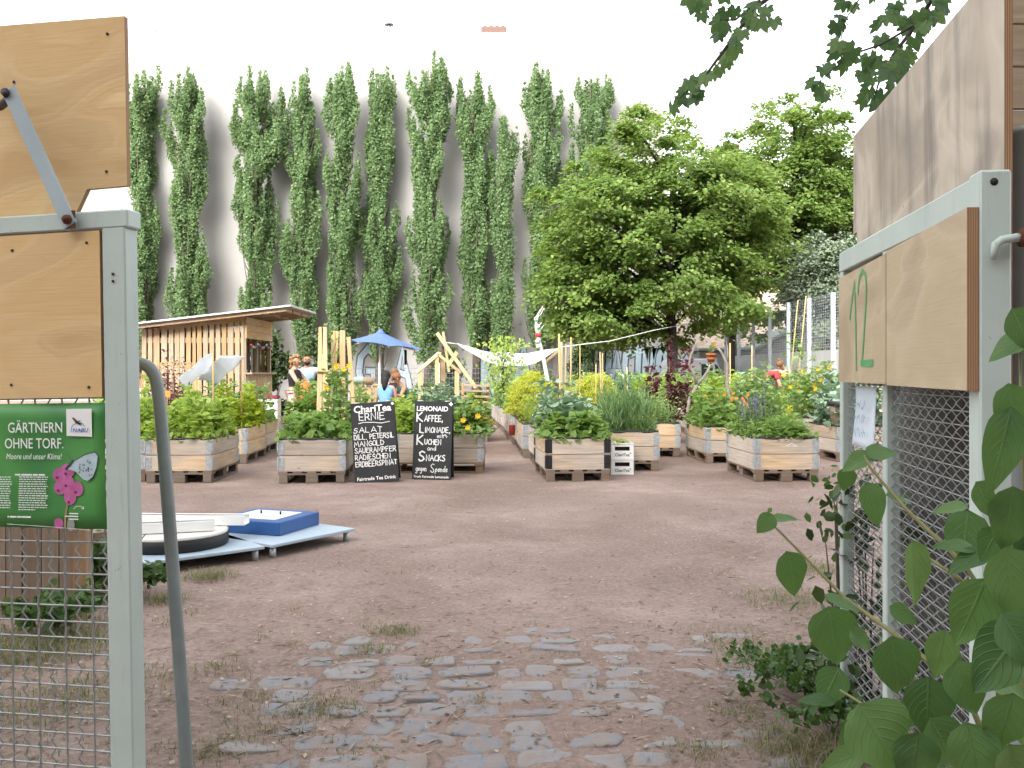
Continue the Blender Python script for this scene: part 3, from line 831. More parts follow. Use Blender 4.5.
shrub('ivy_shrub', 'dark ivy mound at the wall foot behind the timber frame', 'shrub', 445, 39, 2.2, 1.0, 2600, .13, M_ivy, 44)
shrub('ivy_shrub', 'dark green bush left of the white lettering under the linden', 'shrub', 583, 39.5, 3.0, .7, 2600, .13, M_ivy, 45)

# ================================================================== vehicles
def vehicle(name, lab, cat, px0, px1, Y_, prof, wins, mat, width=1.8, axles=(.2, .8)):
    x0, x1 = gp(px0, Y_).x, gp(px1, Y_).x; L = x1 - x0
    v_ = empty(name, ((x0 + x1) / 2, Y_, 0), 0, lab, cat)
    o = Vector((x0, Y_, 0))
    mb = MB(); mb.prism([(u * L, z) for u, z in prof], width, (x0, Y_ - width / 2, 0), (1, 0, 0), (0, 0, 1), (0, 1, 0)); mb.build('body', mat, v_, v_.location, .06)
    for w in wins:
        mb = MB(); mb.prism([(u * L, z) for u, z in w], width + .03, (x0, Y_ - width / 2 - .015, 0), (1, 0, 0), (0, 0, 1), (0, 1, 0)); mb.build('window', plain('car_glass', (.02, .03, .035), .12, 0, .05, 3, 0, .6), v_, v_.location)
    for a_ in axles:
        for sy in (-1, 1):
            w_ = MB(); w_.tube([(x0 + a_ * L, Y_ + sy * (width / 2 - .2), .32), (x0 + a_ * L, Y_ + sy * (width / 2 + .01), .32)], .32, 18)
            wo = w_.build('wheel', M_black, v_, v_.location)
            w_ = MB(); w_.tube([(x0 + a_ * L, Y_ + sy * (width / 2 + .005), .32), (x0 + a_ * L, Y_ + sy * (width / 2 + .025), .32)], .2, 14); w_.build('rim', M_galv, wo, v_.location)
M_carwhite = plain('white_car_paint', (.55, .56, .58), .25, 0, .03, 2, 0, .5)
vehicle('parked_van', 'white van with rounded front parked behind the linden trunk', 'van', 664, 723, 40.0, [(0, .3), (1, .3), (1, .95), (.93, 1.15), (.84, 1.75), (.74, 1.92), (.05, 1.92), (0, 1.75)], [[(.8, 1.15), (.9, 1.15), (.83, 1.62), (.78, 1.72)], [(.56, 1.15), (.76, 1.15), (.74, 1.7), (.56, 1.7)]], M_carwhite, 1.8, (.2, .82))
vehicle('parked_car', 'low white car roof glimpsed in front of the graffiti letters', 'car', 618, 664, 36.5, [(0, .3), (1, .3), (1, .72), (.85, .82), (.74, 1.2), (.4, 1.28), (.2, 1.2), (.06, .85), (0, .8)], [[(.24, .86), (.47, .86), (.47, 1.16), (.34, 1.17)], [(.5, .86), (.8, .86), (.72, 1.14), (.5, 1.16)]], M_carwhite, 1.7, (.18, .82))

# ================================================================== fences
M_fencegalv = plain('pale_galvanised', (.5, .56, .6), .45, .3, .08, 8)
M_wire = plain('fence_wire', (.17, .19, .2), .5, .4, .08)
def lerp(a, b, t): return a + (b - a) * t
bf = empty('ball_fence', (10.5, 36, 0), 0, 'tall pale mesh fence on steel posts with grey panels along its foot at right', 'fence')
fx = lambda Yf: lerp(10.7, 10.27, (Yf - 30) / 13)
ys = [25.6, 27.8, 30, 32.2, 34.4, 36.6, 38.8, 41.0, 43.2]
for yy in ys:
    mb = MB(); mb.box((fx(yy), yy, 2.0), (.13, .1, 4.0)); mb.build('post', M_fencegalv, bf, bf.location)
mb = MB()
for k in range(20):
    z = 2.2 + k * .095 if k < 19 else 3.98
    mb.tube([(fx(ys[0]) + .06, ys[0], z), (fx(ys[-1]) + .06, ys[-1], z)], .006, 4)
yy = ys[0]
while yy < ys[-1]: mb.tube([(fx(yy) + .06, yy, 2.12), (fx(yy) + .06, yy, 3.98)], .0035, 4, False); yy += .2
mb.build('mesh_panel', plain('pale_fence_wire', (.42, .47, .5), .5, .3, .08), bf, bf.location)
mb = MB()
for i in range(len(ys) - 1): mb.bar((fx(ys[i]) + .07, ys[i] + .05, 1.06), (fx(ys[i + 1]) + .07, ys[i + 1] - .05, 1.06), .03, 2.08)
mb.build('solid_panel', plain('grey_fence_panel', (.38, .39, .39), .7, 0, .1, 2), bf, bf.location)
wf = empty('mesh_fence', (gp(480, 37).x, 37, 0), 0, 'low grey double-rod mesh fence in front of the graffiti wall', 'fence')
x0, x1 = gp(318, 37).x, gp(622, 37).x
mb = MB(); k = 0; x = x0
while x <= x1 + .01:
    mb.tube([(x, 37, .05), (x, 37, 1.68)], .006, 4, False); x += .12
for z in np.arange(.1, 1.69, .2): mb.tube([(x0, 37, z), (x1, 37, z)], .01, 4)
mb.build('mesh_panel', M_wire, wf, wf.location)
for k in range(6):
    x = lerp(x0, x1, k / 5); mb = MB(); mb.box((x, 37.05, .86), (.06, .04, 1.72)); mb.build('post', M_fencegalv, wf, wf.location)
# ================================================================== raised beds
BW, BL = .8, 1.2
def pallet_mb():
    mb = MB()
    for x in (-.34, 0, .34):
        w = .1 if x else .145
        mb.box((x, 0, .011), (w, BL, .022))
        for y in (-.55, 0, .55): mb.box((x, y, .061), (w - .002, .1 if y else .145, .078))
    for y in (-.54, 0, .54): mb.box((0, y, .111), (BW, .12, .022))
    for x in (-.345, -.17, 0, .17, .345): mb.box((x, 0, .133), (.11, BL, .022))
    return mb
def collar_mb():
    mb = MB()
    h, t = .187, .02
    for sx in (-1, 1): mb.box((sx * (BW / 2 - t / 2), 0, h / 2), (t, BL - .004, h))
    for sy in (-1, 1): mb.box((0, sy * (BL / 2 - t / 2), h / 2), (BW - 2 * t - .002, t, h))
    return mb
def hinge_mb():
    mb = MB(); e = .003; h = .15
    # plates wrap the corner at (0,0); local +x and +y run along the two boards (negated by rotation)
    mb.box((.04, -e / 2, .096), (.074, e, h + .02)); mb.box((-e / 2, .04, .096), (e, .074, h + .02))
    for k in range(6):
        z = .03 + k * .0265
        for q in (.018, .058): mb.box((q, -e - .003, z), (.026, .006, .012)); mb.box((-e - .003, q, z), (.006, .026, .012))
    for z in np.linspace(.03, .162, 12): mb.tube([(-.004, -.004, z), (-.004, -.004, z + .008)], .007 if int(z * 1000) % 2 else .0085, 6)
    for z in (.05, .096, .142):
        for q in (.03, .055): mb.tube([(q, -e, z), (q, -e - .003, z)], .005, 5); mb.tube([(-e, q, z), (-e - .003, q, z)], .005, 5)
    return mb
def liner_mb(seed):
    random.seed(seed); mb = MB(); pts = []
    for (x0, y0, x1, y1) in ((-1, -1, 1, -1), (1, -1, 1, 1), (1, 1, -1, 1), (-1, 1, -1, -1)):
        for k in range(9):
            u = k / 9; pts.append(((x0 + (x1 - x0) * u) * (BW / 2 - .012), (y0 + (y1 - y0) * u) * (BL / 2 - .012), .53 + random.uniform(-.006, .01)))
    pts.append(pts[0]); mb.tube(pts, [random.uniform(.012, .02) for _ in pts], 6)
    return mb
def soil_mb():
    mb = MB(); k = 10; vs = []; fs = []
    for j in range(k + 1):
        for i in range(k + 1):
            vs.append(((i / k - .5) * (BW - .05), (j / k - .5) * (BL - .05), .485 + random.uniform(-.012, .015)))
    for j in range(k):
        for i in range(k): fs.append((j * (k + 1) + i, j * (k + 1) + i + 1, (j + 1) * (k + 1) + i + 1, (j + 1) * (k + 1) + i))
    return mb.add(vs, fs)
ME_pallet = [pallet_mb().mesh('pallet') for _ in range(3)]
ME_collar = [collar_mb().mesh('collar') for _ in range(6)]
ME_hinge = hinge_mb().mesh('hinge'); ME_liner = [liner_mb(s).mesh('liner') for s in (1, 2)]; ME_soil = soil_mb().mesh('soil')
random.seed(11)
BEDS = 'wooden collar raised beds standing on pallets'
def bed(x, y, rz, label, detail=True, group=BEDS, black=False, k=None):
    b = empty('raised_bed', (x, y, 0), rz, label, 'raised bed', group)
    link('pallet', random.choice(ME_pallet), M_pallet, b)
    for i in range(2):
        c = link('collar', random.choice(ME_collar), M_collar, b); c.location.z = .145 + i * .195
        c.rotation_euler.z = random.choice((0, PI))
        if detail:
            for (sx, sy, a_) in ((-1, -1, 0), (1, -1, PI / 2), (1, 1, PI), (-1, 1, -PI / 2)):
                hme = ME_hinge
                hh = bpy.data.objects.new('hinge', hme); COL.objects.link(hh)
                if not hme.materials: hme.materials.append(M_galv)
                hh.parent = c; hh.location = (sx * BW / 2, sy * BL / 2, 0); hh.rotation_euler.z = a_
                if black: hh.material_slots[0].link = 'OBJECT'; hh.material_slots[0].material = M_blackmetal
    link('liner', random.choice(ME_liner), M_liner, b)
    link('soil', ME_soil, M_soil, b)
    return b
def corner_bed(cx, cy, rz, which, label, **kw):
    # place by its front corner: which = 'R' front right, 'L' front left (front = -y side)
    sx = 1 if which == 'R' else -1
    ox, oy = sx * BW / 2, -BL / 2
    x = cx - (ox * math.cos(rz) - oy * math.sin(rz)); y = cy - (ox * math.sin(rz) + oy * math.cos(rz))
    return bed(x, y, rz, label, **kw)

# ------------------------------------------------------------------ crops
M_lettuce = leafmat('lettuce_leaf', [(.22, .34, .07), (.31, .43, .10), (.42, .52, .16)], .45, .5)
M_green = leafmat('green_crop_leaf', [(.13, .24, .06), (.2, .32, .085), (.29, .40, .14)], .45, .45)
M_bluegreen = leafmat('cabbage_leaf', [(.17, .28, .15), (.26, .37, .24), (.38, .47, .37)], .15, .55)
M_dill = leafmat('dill_frond', [(.36, .42, .05), (.45, .49, .07), (.54, .55, .12)], .4, .6)
M_herb = leafmat('herb_leaf', [(.16, .27, .08), (.23, .34, .115), (.32, .42, .18)], .35, .5)
M_grassy = leafmat('chive_leaf', [(.13, .25, .09), (.2, .33, .13), (.27, .38, .17)], .3, .5)
M_purple = leafmat('purple_leaf', [(.07, .018, .03), (.12, .03, .045), (.16, .06, .06)], .25, .5)
M_yellow = leafmat('yellow_flower', [(.75, .48, .02), (.8, .55, .04)], .2, .5)
M_orange = leafmat('orange_flower', [(.75, .2, .02), (.8, .3, .03)], .2, .5)
M_lav = leafmat('lavender_flower', [(.14, .13, .2), (.2, .19, .26), (.17, .22, .16)], .2, .6)
M_dark = leafmat('olive_leaf', [(.08, .09, .025), (.13, .15, .03), (.2, .2, .06)], .3, .4)
M_stalk = plain('green_stalk', (.12, .2, .05), .6)
M_redstalk = plain('red_stalk', (.16, .05, .045), .6)
M_stake = wood('bamboo_stake', (.62, .46, .22), (.48, .33, .14))
def crop_mesh(seed, w, l, h, plants, per, leaf, aspect=.6, spread=.16, up=.35, edge=.06, low=.0, trail=0.0):
    r = np.random.default_rng(seed); L = Leaves(); stems = []
    for _ in range(plants):
        px, py = r.uniform(-w / 2 + edge, w / 2 - edge), r.uniform(-l / 2 + edge, l / 2 - edge)
        hh = h * (r.uniform(1.05, 1.5) if r.random() < .12 else r.uniform(.45, 1.0)); k = max(3, int(per * r.uniform(.6, 1.4)))
        t = r.uniform(low, 1, k); a_ = r.uniform(0, 6.28, k); rad = spread * r.uniform(.2, 1, k) * (1.15 - .55 * t)
        P = np.stack([px + rad * np.cos(a_), py + rad * np.sin(a_), .02 + hh * t], 1)
        D = np.stack([np.cos(a_), np.sin(a_), np.full(k, up) + r.normal(size=k) * .45], 1)
        Nn = np.stack([-np.cos(a_) * .4, -np.sin(a_) * .4 , np.ones(k)], 1) + r.normal(size=(k, 3)) * .45
        L.add(P, D, Nn, leaf * r.uniform(.45, 1.2, k), aspect, .2)
        stems.append((px, py, hh))
    if trail:
        k = int(trail); side = r.integers(0, 4, k); u = r.uniform(-1, 1, k)
        P = np.where((side < 2)[:, None], np.stack([u * w / 2, np.where(side == 0, -1, 1) * (l / 2 - .01), r.uniform(.0, .1, k)], 1), np.stack([np.where(side == 2, -1, 1) * (w / 2 - .01), u * l / 2, r.uniform(.0, .1, k)], 1))
        L.add(P, r.normal(size=(k, 3)) + np.array([0, 0, -.4]), r.normal(size=(k, 3)) * .4 + np.array([0, -.5, .8]), leaf * r.uniform(.6, 1.1, k), aspect, .2)
    return L.mesh('crop'), stems
def crop(name, lab, cat, x, y, rz, seed, mat, w=BW, l=BL, z=.495, stem_mat=None, group=None, me=None, stem_r=.005, **kw):
    t_ = empty(name, (x, y, z), rz, lab, cat, group)
    if me is None: me, st = crop_mesh(seed, w, l, **kw)
    else: me, st = me
    o = link('foliage', me, mat, t_)
    if len(me.materials) and me.materials[0] != mat: o.material_slots[0].link = 'OBJECT'; o.material_slots[0].material = mat
    mb = MB()
    for (px, py, hh) in st: mb.tube([(px, py, -.02), (px + random.uniform(-.02, .02), py + random.uniform(-.02, .02), hh * .9)], [stem_r, stem_r * .6], 4)
    mb.build('stalk', stem_mat or M_stalk, t_)
    return t_
def flowers(parent, seed, cnt, w, l, z0, z1, size, mat, name='flower'):
    r = np.random.default_rng(seed); L = Leaves()
    for _ in range(cnt):
        c = np.array([r.uniform(-w / 2, w / 2), r.uniform(-l / 2, l / 2), r.uniform(z0, z1)])
        a_ = np.arange(7) / 7 * 6.28
        D = np.stack([np.cos(a_), np.full(7, -.25), np.sin(a_)], 1)
        L = Leaves(); L.add(c + D * size * .4, D, np.tile([0, -1, .35], (7, 1)), size * .8, .55, .1)
        link(name, L.mesh(name), mat, parent)
def stake(px, Y_, pytop, z0=.45, r=.011, lab=None, lean=0.0, group='bamboo canes stuck in the beds'):
    top = at(px, pytop, Y_)
    o = empty('bamboo_cane', (top.x + lean, Y_, z0), 0, lab, 'cane', group)
    mb = MB(); mb.tube([(top.x + lean, Y_, z0), ((2 * top.x + lean) / 2 + .004, Y_, (z0 + top.z) / 2), (top.x, Y_, top.z)], r, 6)
    mb.build('shaft', M_stake, o, o.location)
    return o

def rel(b, dx=0.0, dy=0.0):
    c, s = math.cos(b.rotation_euler.z), math.sin(b.rotation_euler.z)
    return b.location.x + dx * c - dy * s, b.location.y + dx * s + dy * c

# --- left side
b1 = corner_bed(gp(146, 11.1).x, 11.1, R(1), 'R', 'raised bed mostly behind the grey gate post, at the far left of the front row')
crop('leafy_greens', 'light green leaves showing between gate post and bent steel tube', 'crop', *rel(b1), b1.rotation_euler.z, 1, M_lettuce, h=.52, plants=34, per=60, leaf=.11)
b2 = corner_bed(gp(212, 10.98).x, 10.98, R(2), 'R', 'raised bed with greyed lower planks in front of the hut, crossed by the bent tube')
crop('leafy_greens', 'bright green leafy crop in the bed right behind the bent steel tube', 'crop', *rel(b2), b2.rotation_euler.z, 2, M_lettuce, h=.5, plants=32, per=60, leaf=.12, trail=80)
b3 = corner_bed(gp(247, 13.2).x, 13.2, R(2), 'R', 'raised bed seen end-on between the tube bed and the obelisk bed, nearer of a pair')
crop('leafy_greens', 'yellow-green leafy crop in front of the hut counter, nearer bed of a pair', 'crop', *rel(b3), b3.rotation_euler.z, 3, leafmat('lime_leaf', [(.26, .36, .03), (.34, .45, .05), (.4, .48, .09)], .4, .5), h=.46, plants=36, per=60, leaf=.11, trail=90)
b4 = corner_bed(gp(262, 14.45).x + .0, 14.45, R(3), 'R', 'raised bed directly behind the yellow-green one, farther of a pair')
crop('leafy_greens', 'green leaves in the farther bed of the pair by the hut', 'crop', *rel(b4), b4.rotation_euler.z, 4, M_green, h=.26, plants=24, per=50, leaf=.12)
b5 = corner_bed(gp(302, 16.6).x + .55, 16.6, R(2), 'R', 'pale raised bed below the two people, behind the left wooden obelisk')
t5 = crop('pepper_plants', 'dark green leafy plants with orange fruit below the two people', 'crop', *rel(b5), b5.rotation_euler.z, 5, M_green, h=.5, plants=34, per=60, leaf=.13, aspect=.7)
flowers(t5, 3, 7, .7, 1.1, .2, .45, .045, M_orange)
b5b = corner_bed(gp(277, 16.7).x - .05, 16.7, R(2), 'R', 'raised bed hidden behind foliage left of the white crates') if False else None
b6 = corner_bed(gp(345, 10.95).x, 10.95, R(4.5), 'R', 'front raised bed with orange lower plank, left of the blackboard listing vegetables')
crop('bean_plants', 'broad green leaves in the front bed left of the vegetable blackboard', 'crop', *rel(b6), b6.rotation_euler.z, 6, M_green, h=.33, plants=30, per=40, leaf=.12, aspect=.75, trail=60)
t6 = crop('climbing_squash', 'tall climbing plant with yellow blossoms in front of the obelisk boards', 'plant', *rel(b6, .2, .35), 0, 61, M_herb, w=.4, l=.4, h=1.0, plants=6, per=60, leaf=.115, aspect=.8, spread=.2, stem_r=.008)
flowers(t6, 4, 6, .35, .3, .45, .95, .055, M_yellow)
o_ = empty('climbing_tendril', (*rel(b6, .14, .3), .5), 0, 'thin tendril with few leaves reaching up between the wooden obelisks', 'plant')
mb = MB(); pts = [(0, 0, 0), (.03, 0, .6), (-.02, 0, 1.0), (.05, 0, 1.25), (.02, 0, 1.48)]; mb.tube(pts, [.008, .006, .005, .004, .002], 5); mb.build('stalk', M_stalk, o_)
L = Leaves(); zz = rng.uniform(.5, 1.48, 26); L.add(np.stack([rng.normal(size=26) * .05, rng.normal(size=26) * .04, zz], 1), rng.normal(size=(26, 3)), rng.normal(size=(26, 3)) + np.array([0, -.6, .5]), rng.uniform(.05, .11, 26), .75); link('foliage', L.mesh('foliage'), M_green, o_)
cx_ = gp(438, 12.0).x
b7 = bed(cx_, 12.0 + .4, R(90), 'raised bed turned broadside behind the two blackboards')
crop('leafy_greens', 'pale green crop with drooping edge stems behind the two blackboards', 'crop', *rel(b7), R(90), 7, M_lettuce, h=.4, plants=34, per=60, leaf=.11, trail=100)
t7 = crop('nasturtium', 'trailing plant with yellow flowers hanging over the right end of the blackboard bed', 'plant', gp(472, 12.2).x, 12.25, 0, 71, M_herb, w=.5, l=.7, h=.42, plants=16, per=44, leaf=.08, aspect=.85, trail=120)
flowers(t7, 5, 10, .5, .6, .1, .4, .055, M_yellow)
# more beds behind on the left half
LB = [(392, 14.6, 'green bed crop rising between the tops of the two blackboards'), (440, 14.9, 'grey-green bushy crop right above the drinks blackboard'), (338, 14.2, 'green crop behind the climbing squash, between the obelisk legs'), (425, 17.6, 'green crop at the feet of the little timber house frame'), (466, 17.3, 'dark stemmed crop in front of the stacked planks at right of the frame')]
for i, (px, Y_, lab) in enumerate(LB):
    bb = bed(gp(px, Y_).x, Y_ + .6, R(2), ('raised bed behind the gap between the two blackboards', 'raised bed behind the drinks blackboard, under grey-green crop', 'raised bed behind the climbing squash, between the obelisk legs', 'raised bed at the feet of the little timber house frame', 'raised bed just before the rack of rough planks')[i], detail=False)
    crop('leafy_greens', lab, 'crop', *rel(bb), R(2), 80 + i, (M_lettuce, M_bluegreen, M_green, M_herb, M_dark)[i], h=(.3, .5, .5, .5, .4)[i], plants=28, per=50, leaf=.12)

# --- long row right of the path
row_rz = R(4.1)
ROWY = [11.07, 12.75, 14.1, 15.36, 16.62, 17.88, 19.14, 20.4, 21.66, 22.92]
ROWL = ['foremost raised bed of the long row right of the path, with black corner hinges', 'second bed of the long row, its orange end just behind the black-hinged one', 'third bed of the long row, with wide bright galvanised corners', 'fourth bed of the long row, with a red bucket hung on its side', 'fifth bed of the long row right of the path', 'sixth bed of the long row, at the left edge of the yellow dill', 'seventh bed of the long row right of the path', 'eighth bed of the long row, level with the fruit sapling', 'ninth bed of the long row, last but one before the end', 'last and farthest bed of the long row right of the path']
row = []
for i, Y_ in enumerate(ROWY):
    X = .418 - .0715 * (Y_ - 11.07) + (.05 if i in (1,) else -.03 if i == 2 else random.uniform(-.02, .02) if i else 0)
    row.append(corner_bed(X, Y_, R(5.2) if i == 0 else row_rz + R(random.uniform(-1, 1)), 'L', ROWL[i], black=(i == 0)))
b8 = row[0]
crop('cabbage_mix', 'blue-green and green leafy mix spilling over the black-hinged front bed', 'crop', *rel(b8), b8.rotation_euler.z, 8, M_green, h=.34, plants=40, per=44, leaf=.12, aspect=.75, trail=110)
crop('cabbage', 'silvery blue cabbage leaves at the back of the black-hinged front bed', 'crop', *rel(b8, 0, .25), b8.rotation_euler.z, 81, M_bluegreen, w=.8, l=.7, h=.6, plants=18, per=46, leaf=.15, aspect=.7)
crop('herb_greens', 'green herbs in the second bed of the long row', 'crop', *rel(row[1]), row_rz, 82, M_bluegreen, h=.5, plants=24, per=44, leaf=.12)
def dill(lab, x, y, z, rx, ry, zl, zh, n_um, seed):
    t_ = empty('dill_bush', (x, y, z), 0, lab, 'plant')
    r = np.random.default_rng(seed)
    d = nrm(r.normal(size=(n_um, 3))); d[:, 2] = np.abs(d[:, 2])
    C = d * (r.uniform(.25, 1, n_um) ** .4)[:, None] * np.array([rx, ry, zh - zl]) + np.array([0, 0, zl])
    k = 26; idx = np.repeat(np.arange(n_um), k)
    P = C[idx] + r.normal(size=(n_um * k, 3)) * np.array([.04, .04, .016])
    L = Leaves(); L.add(P, r.normal(size=(n_um * k, 3)) + np.array([0, 0, .3]), r.normal(size=(n_um * k, 3)) * .6 + np.array([0, -.3, .8]), r.uniform(.016, .04, n_um * k), .5, .1)
    link('foliage', L.mesh('foliage'), M_dill, t_)
    mb = MB()
    for c in C[::4]: mb.tube([(c[0] * .5, c[1] * .5, 0), (c[0] * .75, c[1] * .75, c[2] * .6), tuple(c)], [.005, .004, .0015], 4)
    mb.build('stalk', M_stalk, t_)
    return t_
dl = dill('big airy yellow dill bush in the middle of the long row', gp(532, 15.6).x, 15.7, .49, .46, .55, .15, .88, 620, 83)
crop('herb_greens', 'green undergrowth below the big yellow dill bush', 'crop', *rel(row[2]), row_rz, 84, leafmat('dill_stem_leaf', [(.2, .3, .06), (.3, .38, .06), (.4, .44, .06)], .35), h=.6, plants=44, per=60, leaf=.05, aspect=.3, up=1.2)
for i in range(4, 10):
    crop('leafy_greens', ['bluish leafy crop just behind the big dill bush', 'dark green broad leaves left behind the big dill bush', 'green leafy crop in the seventh bed of the long row', 'green crop beneath the fruit sapling', 'green crop in the last but one bed of the long row', 'green crop at the far end of the long row'][i - 4], 'crop', *rel(row[i]), row_rz, 85 + i, (M_bluegreen, M_green, M_green, M_herb, M_green, M_herb)[i - 4], h=.55, plants=24, per=44, leaf=.12, aspect=.75)
rb = empty('bucket', (row[3].location.x - .475, row[3].location.y - .35, .25), 0, 'small red bucket hanging on the side of a bed in the long row', 'bucket')
mb = MB(); mb.lathe([(.0, 0), (.05, 0), (.06, .17), (.065, .18), (.056, .17), (.047, .01)], 14); mb.build('body', plain('red_plastic', (.3, .04, .035), .5), rb)
mb = MB(); mb.tube([(.06 * math.cos(a), 0, .17 + .1 * math.sin(a)) for a in np.linspace(0, PI, 9)], .004, 5); mb.build('handle', M_galv, rb)

# --- right part of the front row
b10 = corner_bed(gp(659, 12.27).x, 12.27, R(1), 'R', 'raised bed behind the stack of white drinks crates, with chive-like greens')
crop('chives', 'fine upright grey-green blades behind the white drinks crates', 'crop', *rel(b10), b10.rotation_euler.z, 9, M_grassy, h=.62, plants=90, per=46, leaf=.12, aspect=.12, spread=.1, up=2.2)
crop('dill', 'small feathery yellow-green tuft at the front right edge of the chive bed', 'plant', *rel(b10, .2, -.4), 0, 91, M_herb, w=.4, l=.3, h=.25, plants=20, per=60, leaf=.05, aspect=.3, up=1.0, trail=20)
b11 = corner_bed(gp(680, 14.3).x, 14.3, R(-1), 'R', 'raised bed set back between the chive bed and the forked-branch bed')
crop('leafy_greens', 'green feathery crop set back left of the forked branch', 'crop', *rel(b11), 0, 92, M_herb, h=.5, plants=30, per=60, leaf=.07, aspect=.4)
b12 = corner_bed(gp(706, 13.35).x, 13.35, R(3), 'L', 'raised bed with the forked branch standing in it, seen corner-on')
crop('leafy_greens', 'green leaves with big lobed foliage around the forked branch foot', 'crop', *rel(b12), R(3), 93, M_green, h=.42, plants=30, per=50, leaf=.13, aspect=.8, trail=40)
t12 = crop('marigolds', 'orange flowering plants behind the forked branch bed', 'plant', *rel(b12, .2, .3), 0, 94, M_herb, w=.5, l=.5, h=.5, plants=12, per=40, leaf=.07)
flowers(t12, 6, 22, .6, .5, .3, .52, .035, M_orange)
b13 = corner_bed(gp(755, 11.1).x, 11.1, R(3), 'L', 'front right raised bed seen corner-on, with small white mark on its plank')
crop('herb_greens', 'low fresh green herbs filling the front right bed', 'crop', *rel(b13), b13.rotation_euler.z, 95, M_green, h=.28, plants=60, per=50, leaf=.075, trail=110)
lv = crop('lavender', 'purple-grey lavender spikes in the front right bed', 'plant', *rel(b13, -.2, .1), 0, 96, M_lav, w=.5, l=.7, h=.58, plants=40, per=28, leaf=.035, aspect=.5, spread=.03, low=.5, up=1.5)
yl = crop('flowering_brassica', 'yellow-green flower stem right of the lavender', 'plant', *rel(b13, .26, .0), 0, 97, leafmat('yellow_brassica', [(.5, .55, .05), (.6, .6, .1)], .3), w=.14, l=.2, h=.42, plants=7, per=30, leaf=.05, spread=.06, low=.4)
# small white mark on the plank
s = Sheet((0, -BL / 2, 0), (1, 0, 0), (0, 0, 1), (0, -1, 0), .0035)
s.stroke([(-.01, .44), (.03, .455), (.06, .47), (.09, .445), (.13, .44)], .008); s.stroke([(.0, .432), (.06, .436), (.12, .428)], .006)
s.build('plank_mark', M_white, b13)
b14 = corner_bed(gp(838, 13.5).x, 13.5, R(5), 'L', 'raised bed at the right, running in behind the right gate leaf')
crop('leafy_greens', 'pale broad leaves in the bed running behind the right gate', 'crop', *rel(b14), R(5), 98, M_bluegreen, h=.4, plants=26, per=44, leaf=.15, aspect=.85)
pb = empty('plant_tub', (gp(841, 13.42).x + .1, 13.72, .535), 0, 'brown tub with black rim standing on the bed beside the right gate', 'tub')
mb = MB(); mb.lathe([(0, 0), (.13, 0), (.17, .33), (.16, .33), (.125, .02)], 20); mb.build('body', M_fencewood, pb)
mb = MB(); mb.lathe([(.172, .3), (.19, .31), (.19, .37), (.165, .375), (.16, .32)], 20); mb.build('rim', M_liner, pb)
# rows further back on the right: partly visible boxes first
bk1 = bed(gp(782, 18.4).x, 18.8, R(90), 'pale raised bed standing broadside above the lavender bed, fully planted')
crop('chard', 'dark olive big-leaved chard right above the lavender', 'plant', gp(772, 17.2).x, 18.6, 0, 110, M_dark, w=.5, l=.4, h=.75, plants=6, per=9, leaf=.4, aspect=.5, spread=.25, up=.8, stem_mat=M_redstalk, stem_r=.012)
crop('leafy_greens', 'light green leaves around the olive chard', 'crop', *rel(bk1), R(90), 111, M_lettuce, h=.4, plants=22, per=40, leaf=.12)
bk2 = bed(gp(716, 19.3).x, 19.7, R(90), 'raised bed showing only its pale top edge behind the marigolds')
crop('leafy_greens', 'green crop above the marigolds and left of the chard', 'crop', *rel(bk2), R(90), 112, M_lettuce, h=.55, plants=28, per=50, leaf=.12)
# deeper field of beds, each with its crop
meds = {}
def shared(key, seed, **kw):
    if key not in meds: meds[key] = crop_mesh(seed, BW, BL, **kw)
    return meds[key]
KINDS = [('tall', M_herb, dict(h=.78, plants=24, per=100, leaf=.11, spread=.22)), ('bush', M_lettuce, dict(h=.6, plants=30, per=70, leaf=.12)), ('fine', M_green, dict(h=.7, plants=40, per=80, leaf=.07, aspect=.45)), ('blue', M_bluegreen, dict(h=.6, plants=22, per=60, leaf=.16, aspect=.75)), ('lime', leafmat('lime_herb', [(.2, .32, .04), (.28, .38, .06), (.33, .42, .1)], .35), dict(h=.65, plants=30, per=80, leaf=.1))]
fld = []
for r_i, Y_ in enumerate((14.0, 15.8, 17.6, 19.6, 21.6, 23.8, 26.0, 28.4)):
    for c_i, X in enumerate(np.arange(1.55, 9.8, 1.5)):
        x = X - .06 * (Y_ - 12) + random.uniform(-.08, .08); px = 512 + x / Y_ * F
        if px > 868 or px < 530: continue
        if min(math.hypot(x - o.location.x, Y_ - o.location.y) for o in (b10, b11, b12, b13, b14, bk1, bk2)) < 1.42: continue
        if any(math.hypot(x - o.location.x, (Y_ - o.location.y) * .7) < 1.0 for o in row): continue
        fld.append((x, Y_ + random.uniform(-.1, .1), px))
FIELD_B = 'far beds of the right plot hidden under greenery'
for i, (x, Y_, px) in enumerate(fld):
    bed(x, Y_, row_rz, 'raised bed deep in the right plot, its box almost hidden by greenery', detail=False, group=FIELD_B)
    kk = KINDS[(i * 3 + i // 4) % 5]
    t_ = crop('leafy_greens', 'dense green crop deep in the right plot between the long row and fence', 'crop', x, Y_, row_rz + random.choice((0, PI)), 0, kk[1], group='crops of the far right plot', me=shared(kk[0], 200 + len(meds), **kk[2]))
d2 = dill('smaller yellow dill patch left of the bamboo canes in the back field', gp(594, 19).x, 19.0, .49, .6, .4, .15, .85, 420, 120)
po = crop('purple_orach', 'dark purple bushy plant at the foot of the linden trunk', 'plant', gp(672, 15.6).x, 15.9, 0, 121, M_purple, w=.9, l=.6, h=.95, plants=10, per=60, leaf=.13, aspect=.6, spread=.22, stem_mat=M_redstalk)
